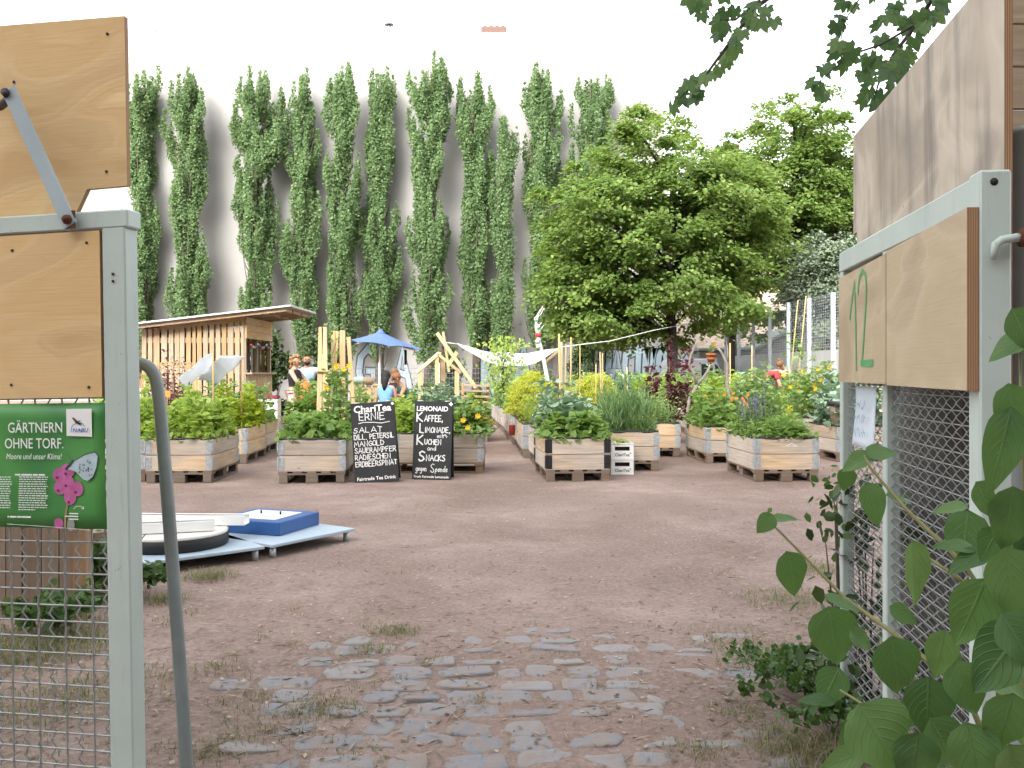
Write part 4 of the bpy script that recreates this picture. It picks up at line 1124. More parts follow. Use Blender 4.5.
po2 = crop('purple_orach', 'tall thin purple flower spike in front of the linden trunk', 'plant', gp(673, 15.6).x, 15.7, 0, 122, M_purple, w=.16, l=.1, h=1.0, plants=2, per=90, leaf=.08, spread=.08, low=.3, edge=.02, stem_mat=M_redstalk, stem_r=.014)
po3 = crop('purple_orach', 'reddish purple bush in front of the hut wall beneath the arched canes', 'plant', gp(170, 14.2).x, 14.2, 0, 123, leafmat('dusky_purple_leaf', [(.13, .045, .055), (.2, .08, .08), (.2, .13, .09)], .25), w=.8, l=.6, h=.82, plants=20, per=130, leaf=.06, aspect=.5, spread=.13, stem_mat=M_redstalk)
crop('leafy_greens', 'grey-green bushy plants in front of the hut wall below the white fleece', 'crop', gp(225, 14.4).x, 14.4, 0, 124, M_herb, w=1.3, l=.7, h=.75, plants=20, per=60, leaf=.1)
# the beds that carry these
bed(gp(170, 14.2).x, 14.25, R(2), 'raised bed hidden behind the tube bed, carrying the reddish purple bush', detail=False)
bed(gp(218, 14.4).x, 14.45, R(2), 'raised bed hidden below the white fleece, behind the tube bed', detail=False)
# sunny tall plants near the right fence
sf = crop('tomato_plants', 'tall leafy tomato plants beside the right gate, reaching above the bed crops', 'plant', gp(825, 16.3).x, 16.4, 0, 125, M_herb, w=1.5, l=.8, h=1.15, plants=14, per=110, leaf=.11, spread=.24)
flowers(sf, 8, 14, 1.4, .7, .3, 1.0, .06, M_yellow)
bed(gp(815, 16.3).x, 16.4, R(90), 'raised bed under the tall tomato plants by the right gate', detail=False)
# young fruit tree between the beds
ft = empty('fruit_sapling', (gp(503, 20.5).x, 21.0, .0), 0, 'thin light green sapling rising in front of the white shade sail', 'tree')
r = np.random.default_rng(77); n_ = 620; t = r.uniform(0, 1, n_)
C = np.stack([r.normal(size=n_) * (.17 + .16 * np.sin(t * 9) ** 2), r.normal(size=n_) * .2, .9 + t * 1.28], 1)
L = Leaves(); L.add(C, r.normal(size=(n_, 3)) + np.array([0, 0, -.1]), r.normal(size=(n_, 3)) * .5 + np.array([0, -.5, .7]), r.uniform(.07, .13, n_), .5); link('crown', L.mesh('crown'), M_lettuce, ft)
mb = MB(); mb.tube([(0, 0, -.03), (.02, 0, .8), (-.03, 0, 1.5), (.02, 0, 2.1)], [.025, .02, .014, .004], 6)
for k in range(14): a_ = random.uniform(0, 6.28); z = random.uniform(.9, 1.7); mb.tube([(0, 0, z), (.25 * math.cos(a_), .25 * math.sin(a_), z + .35)], [.009, .003], 4)
mb.build('trunk', M_trunk, ft)
# bamboo canes
CN = [(559, 13.9, 334, 'pale thick cane at the left of the cane cluster below the linden', .016), (566, 14.6, 344, 'shortest cane of the cluster below the linden edge', .01), (571, 14.4, 337, 'tall cane right in the cluster below the linden edge', .012), (580, 15.5, 345, 'slim cane standing a little right of the cane cluster', .009), (600, 17, 352, 'left cane of the close pair in front of the white lettering', .011), (602.5, 17.2, 353, 'right cane of the close pair in front of the white lettering', .011), (596, 18, 364, 'short cane just left of the close pair', .012), (627, 18, 367, 'single cane in front of the letter M', .011), (752, 18.5, 345, 'cane standing left of the bending person in red', .012), (730, 18.5, 343, 'cane close to the grey branch in front of the fence', .013), (798, 20, 300, 'long cane of the leaning pair by the tall fence', .012), (806, 20, 296, 'second long cane of the leaning pair by the tall fence', .012)]
for px, Y_, pt, lab, rr in CN: stake(px, Y_, pt, .45, rr, lab, lean=(-.25 if px > 790 else random.uniform(-.03, .03)))
cc_st = empty('bean_strings', (gp(556, 13.95).x, 13.95, .5), 0, 'reddish dry stems climbing the thick cane', 'plant')
mb = MB()
for k in range(4): mb.tube([(random.uniform(-.05, .12), random.uniform(-.03, .03), 0), (random.uniform(-.03, .1), 0, .5), (random.uniform(-.02, .1), 0, 1.15)], .004, 4)
mb.build('stem', M_redstalk, cc_st)

# forked branch with flower pot
M_drift = plain('bleached_branch', (.27, .23, .205), .85, 0, .25, 14, .5)
fk = empty('forked_branch', (gp(688, 14.4).x, 14.4, .5), 0, 'bleached forked branch carrying a terracotta pot on its right arm', 'branch')
Yb = 14.4
mb = MB(); P_ = lambda px, py: at(px, py, Yb)
mb.tube([P_(689, 428), P_(688, 410), P_(690, 398), P_(697, 385)], [.034, .029, .028, .029], 8)
mb.tube([P_(697, 385), P_(693, 372), P_(689, 364), P_(691, 355), P_(695, 346), P_(697, 340)], [.027, .022, .02, .019, .016, .009], 8)
mb.tube([P_(697, 385), P_(703, 378), P_(708, 371), P_(711, 363)], [.026, .021, .02, .018], 8)
mb.build('limb', M_drift, fk, fk.location)
pp = P_(711, 362.5)
ft_ = empty('flower_pot', pp, 0, 'small terracotta pot balanced on the forked branch', 'pot')
mb = MB(); mb.lathe([(0, 0), (.05, 0), (.07, .11), (.08, .11), (.082, .145), (.068, .145), (.065, .05)], 16); mb.build('body', M_terracotta, ft_)
pl = crop('potted_flower', 'small plant with orange blossom growing in the terracotta pot', 'plant', pp.x, pp.y, 0, 130, M_herb, w=.1, l=.1, h=.2, plants=5, per=14, leaf=.06, spread=.06, edge=.02, z=pp.z + .1)
flowers(pl, 9, 3, .14, .02, .14, .22, .035, M_orange)
fk2 = empty('dead_branch', (gp(732, 15.5).x, 15.6, .5), 0, 'thin grey dead branch with a bend, right of the flower pot', 'branch')
Yb = 15.6
mb = MB(); mb.tube([P_(731, 425), P_(730, 398), P_(727, 385), P_(727, 364), P_(722, 353), P_(716, 345)], [.04, .034, .03, .028, .022, .012], 7); mb.tube([P_(727, 362), P_(728, 352), P_(727, 345)], [.02, .012, .006], 6)
mb.build('limb', M_drift, fk2, fk2.location)
# white painted branch with baubles
Yb = 18.0
wb = empty('painted_branch', (gp(565, 18).x, 18, .5), 0, 'white painted bare branch with a red band and baubles above the dill', 'branch')
mb = MB(); mb.tube([P_(557, 415), P_(549, 388), P_(543, 356), P_(539, 340), P_(536, 326), P_(537, 317), P_(540, 311), P_(543, 306)], [.045, .042, .036, .032, .028, .022, .014, .006], 8)
mb.tube([P_(538, 334), P_(541, 329), P_(544, 325)], [.015, .01, .005], 5); mb.tube([P_(537, 318), P_(541, 314), P_(544, 308)], [.014, .01, .004], 5); mb.tube([P_(539, 326), P_(542, 322)], [.01, .004], 5)
mb.build('limb', plain('white_paint_wood', (.72, .71, .68), .6, 0, .1), wb, wb.location)
mb = MB(); mb.tube([P_(537.5, 337), P_(538.5, 333.5)], .055, 12); mb.build('red_band', plain('red_cloth', (.5, .04, .04), .7), wb, wb.location)
for px, py in ((536, 319), (538, 326.5), (537.5, 341), (538, 346.5), (538.5, 340)):
    mb = MB(); p = P_(px, py); mb.sphere((p.x, p.y - .05, p.z), .045, 10, 7); mb.build('bauble', plain('bauble_silver', (.68, .72, .72), .25), wb, wb.location)

# ================================================================== blackboards and crates
M_board = plain('chalkboard', (.022, .024, .026), .55, 0, .35, 5, .05)
M_chalk = plain('chalk', (.72, .72, .70), .9, 0, .15, 60)
M_print = plain('white_print', (.85, .85, .83), .6, 0, .03)
def a_board(label, px_bl, px_br, Y_, w, h, tilt_plane, rz, edge_side):
    c = gp((px_bl + px_br) / 2, Y_)
    o = empty('blackboard', c, rz, label, 'blackboard')
    lean = R(7)
    up = Vector((math.sin(tilt_plane), math.sin(lean), math.cos(lean))).normalized(); ex = Vector((math.cos(tilt_plane), 0, -math.sin(tilt_plane)))
    out = ex.cross(up); 
    if out.y > 0: out = -out
    mb = MB(); mb.prism([(-w / 2, 0), (w / 2, 0), (w / 2, h), (-w / 2, h)], .018, (0, 0, 0), ex, up, -out); mb.build('front_board', M_board, o, bevel=.003)
    up2 = Vector((math.sin(tilt_plane), -math.sin(lean), math.cos(lean))).normalized()
    mb = MB(); mb.prism([(-w / 2, .0), (w / 2, .0), (w / 2, h - .01), (-w / 2, h - .01)], .018, (0, .018 + 2 * h * math.sin(lean) + .02, 0), ex, up2, Vector((0, 1, 0))); mb.build('rear_board', M_board, o, bevel=.003)
    mb = MB()
    for q in (-.35, .35): 
        p = ex * (q * w) + up * (h - .012) ; mb.tube([p + Vector((-.03, .02, .012)), p + Vector((.03, .02, .012))], .012, 6)
    mb.build('hinge', M_galv, o)
    return o, Sheet((0, 0, 0), ex, up, out, .001)
o, s = a_board('blackboard with curled chalk list of vegetables, left of the two blackboards', 356, 398, 11.0, .54, .985, R(-4.2), R(3), 'L')
s.type('ChariTea', 0, .87, .085, .46, .022, 0, 'C'); s.disc(.247, .955, .018)
st = s; random.seed(5)
c = Sheet(s.o, s.ex, s.ey, s.ez, .0022)
c.hand('ERNIE', -.17, .77, .085, .011, .33); c.stroke([(-.18, .735), (-.12, .745), (.0, .738), (.1, .722), (.2, .735)], .009)
for i, (t, wd_) in enumerate((('SALAT', .36), ('DILL, PETERSIL', .5), ('MANGOLD', .37), ('SAUERAMPFER', .51), ('RADIESCHEN', .44), ('ERDBEERSPINAT', .51))):
    c.hand(t, -.245, .62 - i * .083, .06, .0095, wd_, .09)
s.type('Fairtrade Tea Drink', 0, .035, .042, .47, .012, 0, 'C')
s.build('printed_lettering', M_print, o); c.build('chalk_lettering', M_chalk, o)
o, s = a_board('blackboard offering coffee, lemonade, cakes and snacks, right of the two blackboards', 411.6, 450.7, 11.3, .49, .985, R(.8), R(-5), 'R')
s.type('LEMONAID', -.015, .862, .062, .40, .03, 0, 'C'); s.poly([(.195, .945), (.245, .945), (.245, .962), (.195, .962)]); s.poly([(.211, .93), (.229, .93), (.229, .978), (.211, .978)])
c = Sheet(s.o, s.ex, s.ey, s.ez, .0022); random.seed(6)
c.hand('K', -.21, .725, .115, .017, .1); c.hand('AFFEE,', -.11, .73, .075, .012, .24)
c.hand('L', -.165, .585, .115, .016, .07); c.hand('IMONADE,', -.1, .59, .065, .011, .33)
c.hand('K', -.195, .435, .115, .017, .1); c.hand('UCHEN', -.1, .44, .062, .011, .22); c.hand('mit', .06, .525, .05, .008, .09); c.stroke([(.13, .54), (.16, .57), (.19, .54), (.15, .56), (.18, .53)], .008)
c.hand('and', -.06, .365, .06, .008, .12)
c.hand('S', -.165, .225, .135, .018, .1); c.hand('NACKS', -.07, .235, .07, .012, .25)
c.hand('gegen', -.2, .105, .07, .008, .14, .05, .15); c.hand('S', -.01, .09, .11, .009, .06); c.hand('pende', .05, .1, .07, .008, .16, .05, .15)
s.type('Fresh Fairtrade Lemonade', 0, .02, .032, .44, .01, 0, 'C')
s.build('printed_lettering', M_print, o); c.build('chalk_lettering', M_chalk, o)
random.seed(21)

def crate_at(loc, rz, label, text=True, w=.3, d=.4, h=.205, mat=None, group=None):
    o = empty('drinks_crate', loc, rz, label, 'crate', group)
    mb = MB(); t = .012
    for sx in (-1, 1): mb.box((sx * (w / 2 - t / 2), 0, h / 2), (t, d, h))
    zs = (.108, h)
    for sy in (-1, 1):
        mb.box((0, sy * (d / 2 - t / 2), .054), (w - 2 * t, t, .108)); mb.box((0, sy * (d / 2 - t / 2), h - .022), (w - 2 * t, t, .044))
        for sx in (-1, 1): mb.box((sx * (w / 2 - .03), sy * (d / 2 - t / 2), .1345), (.045, t, .053))
        mb.box((0, sy * (d / 2 + .002), .006), (w + .006, .01, .012)); mb.box((0, sy * (d / 2 + .002), h - .006), (w + .006, .01, .012))
    mb.box((0, 0, .01), (w - 2 * t - .002, d - 2 * t - .002, .012)); mb.build('body', mat or M_white, o)
    mb = MB(); mb.box((0, 0, .12), (w - 2 * t - .06, d - .09, .1)); mb.build('bottle_insert', M_black, o)
    if text:
        s = Sheet((0, -d / 2, 0), (1, 0, 0), (0, 0, 1), (0, -1, 0), .002)
        s.type('ChariTea', 0, .035, .042, .19, .012, 0, 'C'); s.disc(.105, .075, .008); s.build('printed_lettering', plain('crate_print', (.06, .06, .06), .6), o)
    return o
cx = gp(622, 11.85)
crate_at((cx.x, cx.y + .2, 0), R(1), 'lower white drinks crate beside the black-hinged bed', group='white lettered drinks crates in front of the chive bed')
crate_at((cx.x + .002, cx.y + .2, .206), R(.5), 'upper white drinks crate with herbs behind its rim', group='white lettered drinks crates in front of the chive bed')
crop('potted_herbs', 'small sprigs lying on top of the white drinks crates', 'plant', cx.x, cx.y + .15, 0, 140, M_lettuce, w=.24, l=.24, h=.05, plants=8, per=14, leaf=.05, z=.385)
CG = 'white bottle crates stacked by the hut counter'
for i in range(3):
    crate_at((gp(268.5, 17.6).x, 17.7, .2 + i * .207), R(4), ('lowest white bottle crate by the hut counter', 'middle white bottle crate by the hut counter', 'top white bottle crate by the hut counter, red cloth on it')[i], False, .36, .4, mat=M_white, group=CG)
pl_ = empty('pallet_stack', (gp(268.5, 17.6).x, 17.7, 0), 0, 'low wooden platform beneath the white bottle crates', 'pallet'); o = link('boards', ME_pallet[0], None, pl_); o.scale = (.6, .5, 1.37)
rc = empty('folded_cloth', (gp(268.5, 17.6).x, 17.7, .822), 0, 'crumpled dark red cloth lying on the white bottle crates', 'cloth')
mb = MB(); vs = []; fs = []
for j in range(9):
    for i in range(9): vs.append(((i / 8 - .5) * .36, (j / 8 - .5) * .36, .012 + .05 * (1 - abs(i / 4 - 1) ** 2) * (1 - abs(j / 4 - 1) ** 2) + random.uniform(0, .025)))
for j in range(8):
    for i in range(8): fs.append((j * 9 + i, j * 9 + i + 1, j * 9 + i + 10, j * 9 + i + 9))
mb.add(vs, fs, None, True); mb.build('fabric', plain('dark_red_cloth', (.22, .02, .035), .9), rc)
# ================================================================== pallet hut
hx0, hx1, hy0, hy1 = gp(142, 19).x, gp(244, 19).x, 19.0, 21.0
hut = empty('pallet_hut', ((hx0 + hx1) / 2, 20, 0), 0, 'wooden pallet hut with slanting white-edged roof and open counter at its right end', 'hut')
HO = hut.location
zt = lambda x: lerp(2.33, 2.73, (x + 8.04) / 3.45) - .06
def slat_wall(x0, x1, y, top, tiers):
    mb = MB(); x = x0
    while x < x1 - .02:
        w = random.choice((.07, .095, .095, .1, .12)); w = min(w, x1 - x)
        gap = random.choice((.012, .03, .035, .04))
        xc = x + w / 2
        mb.box((xc, y, (.1 + top(xc)) / 2), (w, .02, top(xc) - .1), None, .003); x += w + gap
    for z in tiers: mb.box(((x0 + x1) / 2, y + .022, z), (x1 - x0, .022, .11))
    return mb
slat_wall(hx0, hx1, hy0, lambda x: zt(x) - .05, (.2, .72, .83, 1.38, 1.5, 2.02)).build('side_wall', M_hutwood, hut, HO)
slat_wall(hx0, hx1, hy1, lambda x: zt(x) - .05, (.2, .8, 1.45, 2.0)).build('side_wall', M_hutwood, hut, HO)
mb = MB(); mb.box((hx0 + .03, 20, 1.15), (.03, 1.9, 2.3)); mb.build('end_wall', M_hutwood, hut, HO)
mb = MB(); mb.box(((hx0 + hx1) / 2, hy0 + .3, 1.1), (hx1 - hx0 - .2, .02, 2.2)); mb.build('dark_gap_sheet', plain('painted_gap_shade', (.05, .035, .025), .8), hut, HO)  # dark sheet: interior shade put into its colour so the slat gaps read dark
mb = MB(); mb.bar((hx0 + .4, hy0 - .025, zt(hx0 + .4) - .06), (hx1 + .03, hy0 - .025, zt(hx1) - .07), .024, .11); mb.build('fascia_board', M_hutwood, hut, HO)
mb = MB()
for y in (hy0 + .04, hy0 + .95, hy1 - .05): mb.box((hx1 - .0, y, 1.2), (.07, .07, 2.42) if y != hy0 + .95 else (.05, .05, 2.42))
mb.build('corner_post', M_hutwood, hut, HO)
mb = MB(); z = 2.06
while z < zt(hx1) - .12: mb.box((hx1 + .05, 20, z + .075), (.022, 2.02, .145)); z += .152
mb.build('front_fascia', M_hutwood, hut, HO)
mb = MB(); y = hy0 + .05
while y < hy1 - .05: mb.box((hx1 + .05, y + .06, .68), (.022, .115, 1.25)); y += .13
mb.build('counter_front', M_hutwood, hut, HO)
mb = MB(); mb.box((hx1 + .02, 20, 1.32), (.3, 2.0, .035)); mb.build('counter_top', M_hutwood, hut, HO)
mb = MB(); ra, rb_ = Vector((-8.04, 19.85, 2.33)), Vector((-4.59, 19.85, 2.73)); mb.bar(ra, rb_, 2.4, .035); rf = mb.build('roof', plain('roof_sheet', (.62, .64, .66), .5, .1, .12, 4), hut, HO)
mb = MB()
for y in (18.75, 19.4, 20.2, 20.95): mb.bar((-7.9, y, 2.29), (-4.7, y, 2.66), .05, .09)
for x in (-4.75, -5.2): mb.bar((x, 18.72, zt(x) + .0), (x, 21.0, zt(x) + .0), .04, .07)
mb.bar((-8.0, 19.85, 2.305), (-4.62, 19.85, 2.70), 2.3, .012); mb.build('roof_beam', M_hutwood, rf, HO)
sl = empty('string_lights', (hx1 + .07, 19.1, 2.0), 0, 'string of small coloured bulbs hanging in the hut opening', 'string lights')
pts = [(hx1 + .1, lerp(19.05, 20.95, k / 16), 2.03 - .1 * abs(math.sin(k / 16 * PI * 3))) for k in range(17)]
mb = MB(); mb.tube(pts, .006, 4); mb.build('cord', M_black, sl, sl.location)
BC = [(.1, .35, .5), (.5, .06, .08), (.6, .4, .5), (.35, .5, .1), (.15, .12, .4), (.7, .6, .3)]
for k in range(1, 16, 1):
    mb = MB(); p = pts[k]; mb.sphere((p[0], p[1], p[2] - .05), .033, 8, 6); mb.build('bulb', plain('bulb_%s' % ['teal', 'red', 'pink', 'green', 'violet', 'amber'][k % 6], BC[k % 6], .3), sl, sl.location)
for k, (yy, zz, hh, cc) in enumerate(((19.35, 1.45, .5, (.02, .02, .025)), (19.7, 1.4, .62, (.25, .3, .33)), (20.2, 1.42, .55, (.03, .03, .035)))):
    t_ = empty('counter_banner', (hx1 - .04, yy, zz), 0, ('black cloth strip hanging nearest in the hut opening', 'pale grey narrow strip hanging in the hut opening', 'black cloth strip hanging farthest in the hut opening')[k], 'cloth strip')
    mb = MB(); mb.box((hx1 - .04, yy, zz + hh / 2 - .05), (.015, .16 if k != 1 else .07, hh)); mb.build('fabric', plain('strip_%s' % 'abc'[k], cc, .8), t_, t_.location)
# arched cane hoops and fleece sheets
for k, (dx, rr) in enumerate(((0, .40), (0, .44), (0, .48))):
    a = empty('cane_hoop', (gp(169, 14.9).x, 14.9 + k * .03, .5), 0, ('smallest of three nested cane hoops in front of the hut', 'middle of three nested cane hoops in front of the hut', 'largest of three nested cane hoops in front of the hut')[k], 'hoop', 'cane hoops over the purple bush')
    mb = MB(); mb.tube([(rr * math.cos(t), 0, rr * .55 * math.sin(t) + .75 - .0) for t in np.linspace(0, PI, 17)], .009, 5)
    for sg in (-1, 1): mb.tube([(sg * rr, 0, -.05), (sg * rr, 0, .75)], .009, 5)
    mb.build('shaft', M_stake, a)
M_fleece, nt = newmat('white_fleece'); n = N(nt)
p = n.bsdf(n.ramp(n.noise(n.coord('Object'), 6, 4), [(.3, (.82, .84, .86)), (.7, (.9, .91, .92))]), .5)
t = n.new('ShaderNodeBsdfTranslucent'); t.inputs['Color'].default_value = (.85, .87, .9, 1); mx = n.new('ShaderNodeMixShader'); mx.inputs[0].default_value = .5
nt.links.new(p.outputs[0], mx.inputs[1]); nt.links.new(t.outputs[0], mx.inputs[2]); n.out(mx.outputs[0])
def cloth(name, lab, cat, A, B, C, D, sag, mat, wr=.02, kx=14, ky=8, origin=None, group=None):
    o = empty(name, origin or A, 0, lab, cat, group); vs = []; fs = []
    A, B, C, D = map(Vector, (A, B, C, D)); nrm_ = (B - A).cross(D - A).normalized()
    for j in range(ky + 1):
        for i in range(kx + 1):
            u, v = i / kx, j / ky
            p = A.lerp(B, u).lerp(D.lerp(C, u), v)
            p = p + Vector((0, 0, -sag * 4 * u * (1 - u) )) + nrm_ * (wr * math.sin(u * 11 + v * 4) * .6 + random.uniform(-wr, wr) * .4)
            vs.append(p)
    for j in range(ky):
        for i in range(kx): fs.append((j * (kx + 1) + i, j * (kx + 1) + i + 1, (j + 1) * (kx + 1) + i + 1, (j + 1) * (kx + 1) + i))
    mb = MB(); mb.add(vs, fs, None, True); ob = mb.build('fabric', mat, o, o.location)
    md = ob.modifiers.new('solid', 'SOLIDIFY'); md.thickness = .004
    return o
YF = 13.0
fl = cloth('fleece_cover', 'tilted white fleece panel on canes, left of two in front of the hut', 'cover', at(177, 379, YF), at(211, 352, YF), at(215, 364, YF + .5), at(186, 387, YF + .5), .0, M_fleece, .02)
cloth('fleece_cover', 'white fleece sheet drooping to the right, right of two in front of the hut', 'cover', at(197, 379, YF + .1), at(220, 355, YF + .1), at(245, 357, YF + .6), at(216, 383, YF + .6), .02, M_fleece, .03)
for k, (px, py, yy) in enumerate(((213, 350, YF), (241, 358, YF + .6), (189, 372, YF + .4))): stake(px, yy, py, .4, .014, ('cane holding up the joint of the two white fleece sheets', 'cane under the right end of the white fleece', 'cane under the left end of the white fleece')[k], group=None)
tg = empty('plant_tag', gp(166, 13.5, .5), 0, 'small orange plant tag standing in the greens behind the bent tube', 'plant tag')
mb = MB(); p = at(167, 394, 13.5); mb.box(p, (.1, .006, .1)); mb.build('card', plain('orange_card', (.75, .33, .08), .6), tg, tg.location)
mb = MB(); mb.tube([(p.x, p.y + .006, .48), (p.x, p.y + .006, p.z)], .005, 5); mb.build('stick', M_stake, tg, tg.location)

# ================================================================== timber obelisks, frames, parasol, sail
def planks(name, lab, cat, segs, mat=M_newwood, loc=None, parts='board'):
    o = empty(name, loc or segs[0][0], 0, lab, cat)
    for (a, b, w, t) in segs:
        mb = MB(); mb.bar(a, b, w, t, (0, -1, 0)); mb.build(parts, mat, o, o.location, .004)
    return o
Yo = 13.4
segs = [(at(318.5, 440, Yo), at(321.2, 327, Yo), .075, .028), (at(326.5, 440, Yo), at(324.3, 327, Yo), .075, .028), (at(322.5, 440, Yo + .1), at(322.8, 330, Yo + .1), .12, .022), (at(314.5, 371, Yo - .03), at(330, 371, Yo - .03), .024, .055)]
planks('wooden_obelisk', 'narrow tapering obelisk of pale boards, left of two behind the front bed', 'plant obelisk', segs, loc=gp(322, Yo, .49))
segs = [(at(334, 440, Yo + .3), at(333.5, 331, Yo + .3), .075, .028), (at(342.5, 440, Yo + .3), at(342.5, 330.5, Yo + .3), .085, .028), (at(356, 440, Yo + .2), at(348.5, 337, Yo + .2), .06, .028), (at(329, 440, Yo + .6), at(337, 331, Yo + .55), .06, .028), (at(331, 392, Yo + .26), at(354, 392, Yo + .26), .03, .05)]
planks('wooden_obelisk', 'wider obelisk of three pale boards, right of two, left of the parasol', 'plant obelisk', segs, loc=gp(343, Yo + .3, .49))
Yh = 17.0
H_ = lambda px, py, dy=0: at(px, py, Yh + dy)
segs = []
for dy in (0, .9):
    segs += [(H_(420.5, 400, dy), H_(420.5, 372, dy), .09, .05), (H_(417, 372.5, dy), H_(439, 354, dy), .05, .09), (H_(438, 354, dy), H_(461, 373, dy), .05, .09), (H_(457, 400, dy), H_(457, 371, dy), .09, .05)]
segs += [(H_(437, 400), H_(437, 357), .07, .05), (H_(443, 400, .3), H_(443, 360, .3), .09, .04), (H_(439, 354, -.02), H_(439, 354, 1.0), .06, .06), (H_(419, 371, .02), H_(419, 371, .95), .06, .05), (H_(431, 388), H_(437.5, 388), .06, .09)]
o = planks('timber_arbor', 'small house-shaped frame of pale timber left of the shade sail', 'frame', segs, loc=gp(438, Yh + .4, .0), parts='beam')
mb = MB(); mb.prism([(0, 0), ((H_(438, 0) - H_(417, 0)).x, (at(0, 353.5, Yh) - at(0, 372, Yh)).z), ((H_(438, 0) - H_(417, 0)).x, (at(0, 353.5, Yh) - at(0, 372, Yh)).z + .02), (0, .02)], .8, H_(417, 371.0, .1), (1, 0, 0), (0, 0, 1), (0, 1, 0)); mb.build('roof_sheet', M_white, o, o.location)
Yx = 16.4
segs = [(at(437, 333, Yx), at(476, 388, Yx), .065, .05), (at(443, 332, Yx + .06), at(445, 345, Yx + .06), .045, .04), (at(457, 352, Yx + .08), at(448, 366, Yx + .08), .07, .05), (at(444, 336, Yx + .1), at(449, 372, Yx + .1), .045, .04)]
planks('crossed_beams', 'long slanting beam crossed by shorter pieces, leaning over the timber frame', 'beams', segs, loc=gp(452, Yx, .5), parts='beam')
segs = [(at(464, 385 + k * 5.5, 15.9 - k * .03), at(489, 386 + k * 5.5, 15.9 - k * .03), .035, .07) for k in range(5)] + [(at(463, 420, 15.95), at(463, 383, 15.95), .05, .05), (at(488, 420, 15.95), at(488, 383, 15.95), .05, .05)]
planks('plank_rack', 'low rack of rough horizontal planks at the end of the left beds', 'rack', segs, mat=M_hutwood, loc=gp(476, 15.9, .0))
# bar of pallets behind the seated people
pbx0, pbx1 = gp(350, 22.5).x, gp(385, 22.5).x
o = empty('pallet_bar', ((pbx0 + pbx1) / 2, 22.5, 0), 0, 'low bar of pale pallets beside the woman in the blue dress', 'bar')
mb = slat_wall(pbx0, pbx1, 22.5, lambda x: 1.0, (.25, .55, .9)); mb.build('front', M_newwood, o, o.location)
mb = MB(); mb.box(((pbx0 + pbx1) / 2, 22.7, 1.03), (pbx1 - pbx0 + .1, .5, .04)); mb.build('top', M_newwood, o, o.location)
bk = empty('basket', at(369, 382, 22.5), 0, 'light wicker basket standing on the pallet bar', 'basket'); bk.location.z = 1.05
mb = MB(); mb.lathe([(0, 0), (.12, 0), (.17, .17), (.16, .17), (.11, .02)], 14); mb.build('body', M_hutwood, bk)
bwl = empty('covered_bowl', (gp(359, 22.5).x, 22.6, 1.05), 0, 'pale blue-green covered bundle on the left end of the pallet bar', 'bundle')
mb = MB(); mb.sphere((0, 0, .09), .22, 14, 8, (1, .8, .45)); mb.build('body', plain('mint_cloth', (.4, .55, .5), .8), bwl)
# parasol
Yp = 24.0
px_ = empty('parasol', gp(374, Yp), 0, 'blue parasol with pale pole behind the seated people', 'parasol')
ap = at(380.5, 331.5, Yp); zed = at(0, 349, Yp).z
mb = MB(); mb.tube([(gp(374.5, Yp).x + .12, Yp, 0), (ap.x, Yp, ap.z - .02)], .03, 10); mb.build('pole', M_white, px_, px_.location)
mb = MB(); mb.lathe([(.0, 0), (.3, 0), (.3, .06), (.06, .1), (.05, .25)], 16, (gp(374.5, Yp).x + .12, Yp, 0)); mb.build('base', M_steelgrey, px_, px_.location)
M_blue = plain('blue_parasol_cloth', (.09, .15, .31), .75, 0, .08, 2)
cs = [Vector((gp(386.0, Yp).x + 1.1 * math.cos(a), Yp + 1.1 * math.sin(a), zed + .07 - .13 * math.cos(a))) for a in np.arange(8) * PI / 4 + R(12)]
mb = MB(); vs = []; fs = []
K = 7
for k in range(8):
    a, b = cs[k], cs[(k + 1) % 8]; base_ = len(vs)
    for j in range(K + 1):
        for i in range(5):
            v = j / K; e = a.lerp(b, i / 4); p = Vector((ap.x, Yp, ap.z)).lerp(e, v)
            p.z -= .05 * v * (1 - v) * 4 * .4; p.z += .05 * (4 * (i / 4) * (1 - i / 4)) * v * v
            vs.append(p)
    for j in range(K):
        for i in range(4): fs.append((base_ + j * 5 + i, base_ + j * 5 + i + 1, base_ + (j + 1) * 5 + i + 1, base_ + (j + 1) * 5 + i))
mb.add(vs, fs); mb.build('canopy', M_blue, px_, px_.location)
mb = MB(); mb.lathe([(.12, -.05), (.07, .0), (.03, .05), (.0, .07)], 8, (ap.x, Yp, ap.z + .01), False); mb.build('vent_cap', M_blue, px_, px_.location)
for k in range(8):
    mb = MB(); mb.tube([Vector((ap.x, Yp, ap.z - .1)), (Vector((ap.x, Yp, ap.z)) + cs[k]) / 2 + Vector((0, 0, -.09)), cs[k] + Vector((0, 0, -.03))], .008, 4); mb.build('rib', M_white, px_, px_.location)
mb = MB(); p = at(405.5, 350, Yp + .3); mb.tube([p, (p.x, p.y, p.z - .4)], .035, 6); mb.build('tie_strap', M_black, px_, px_.location)
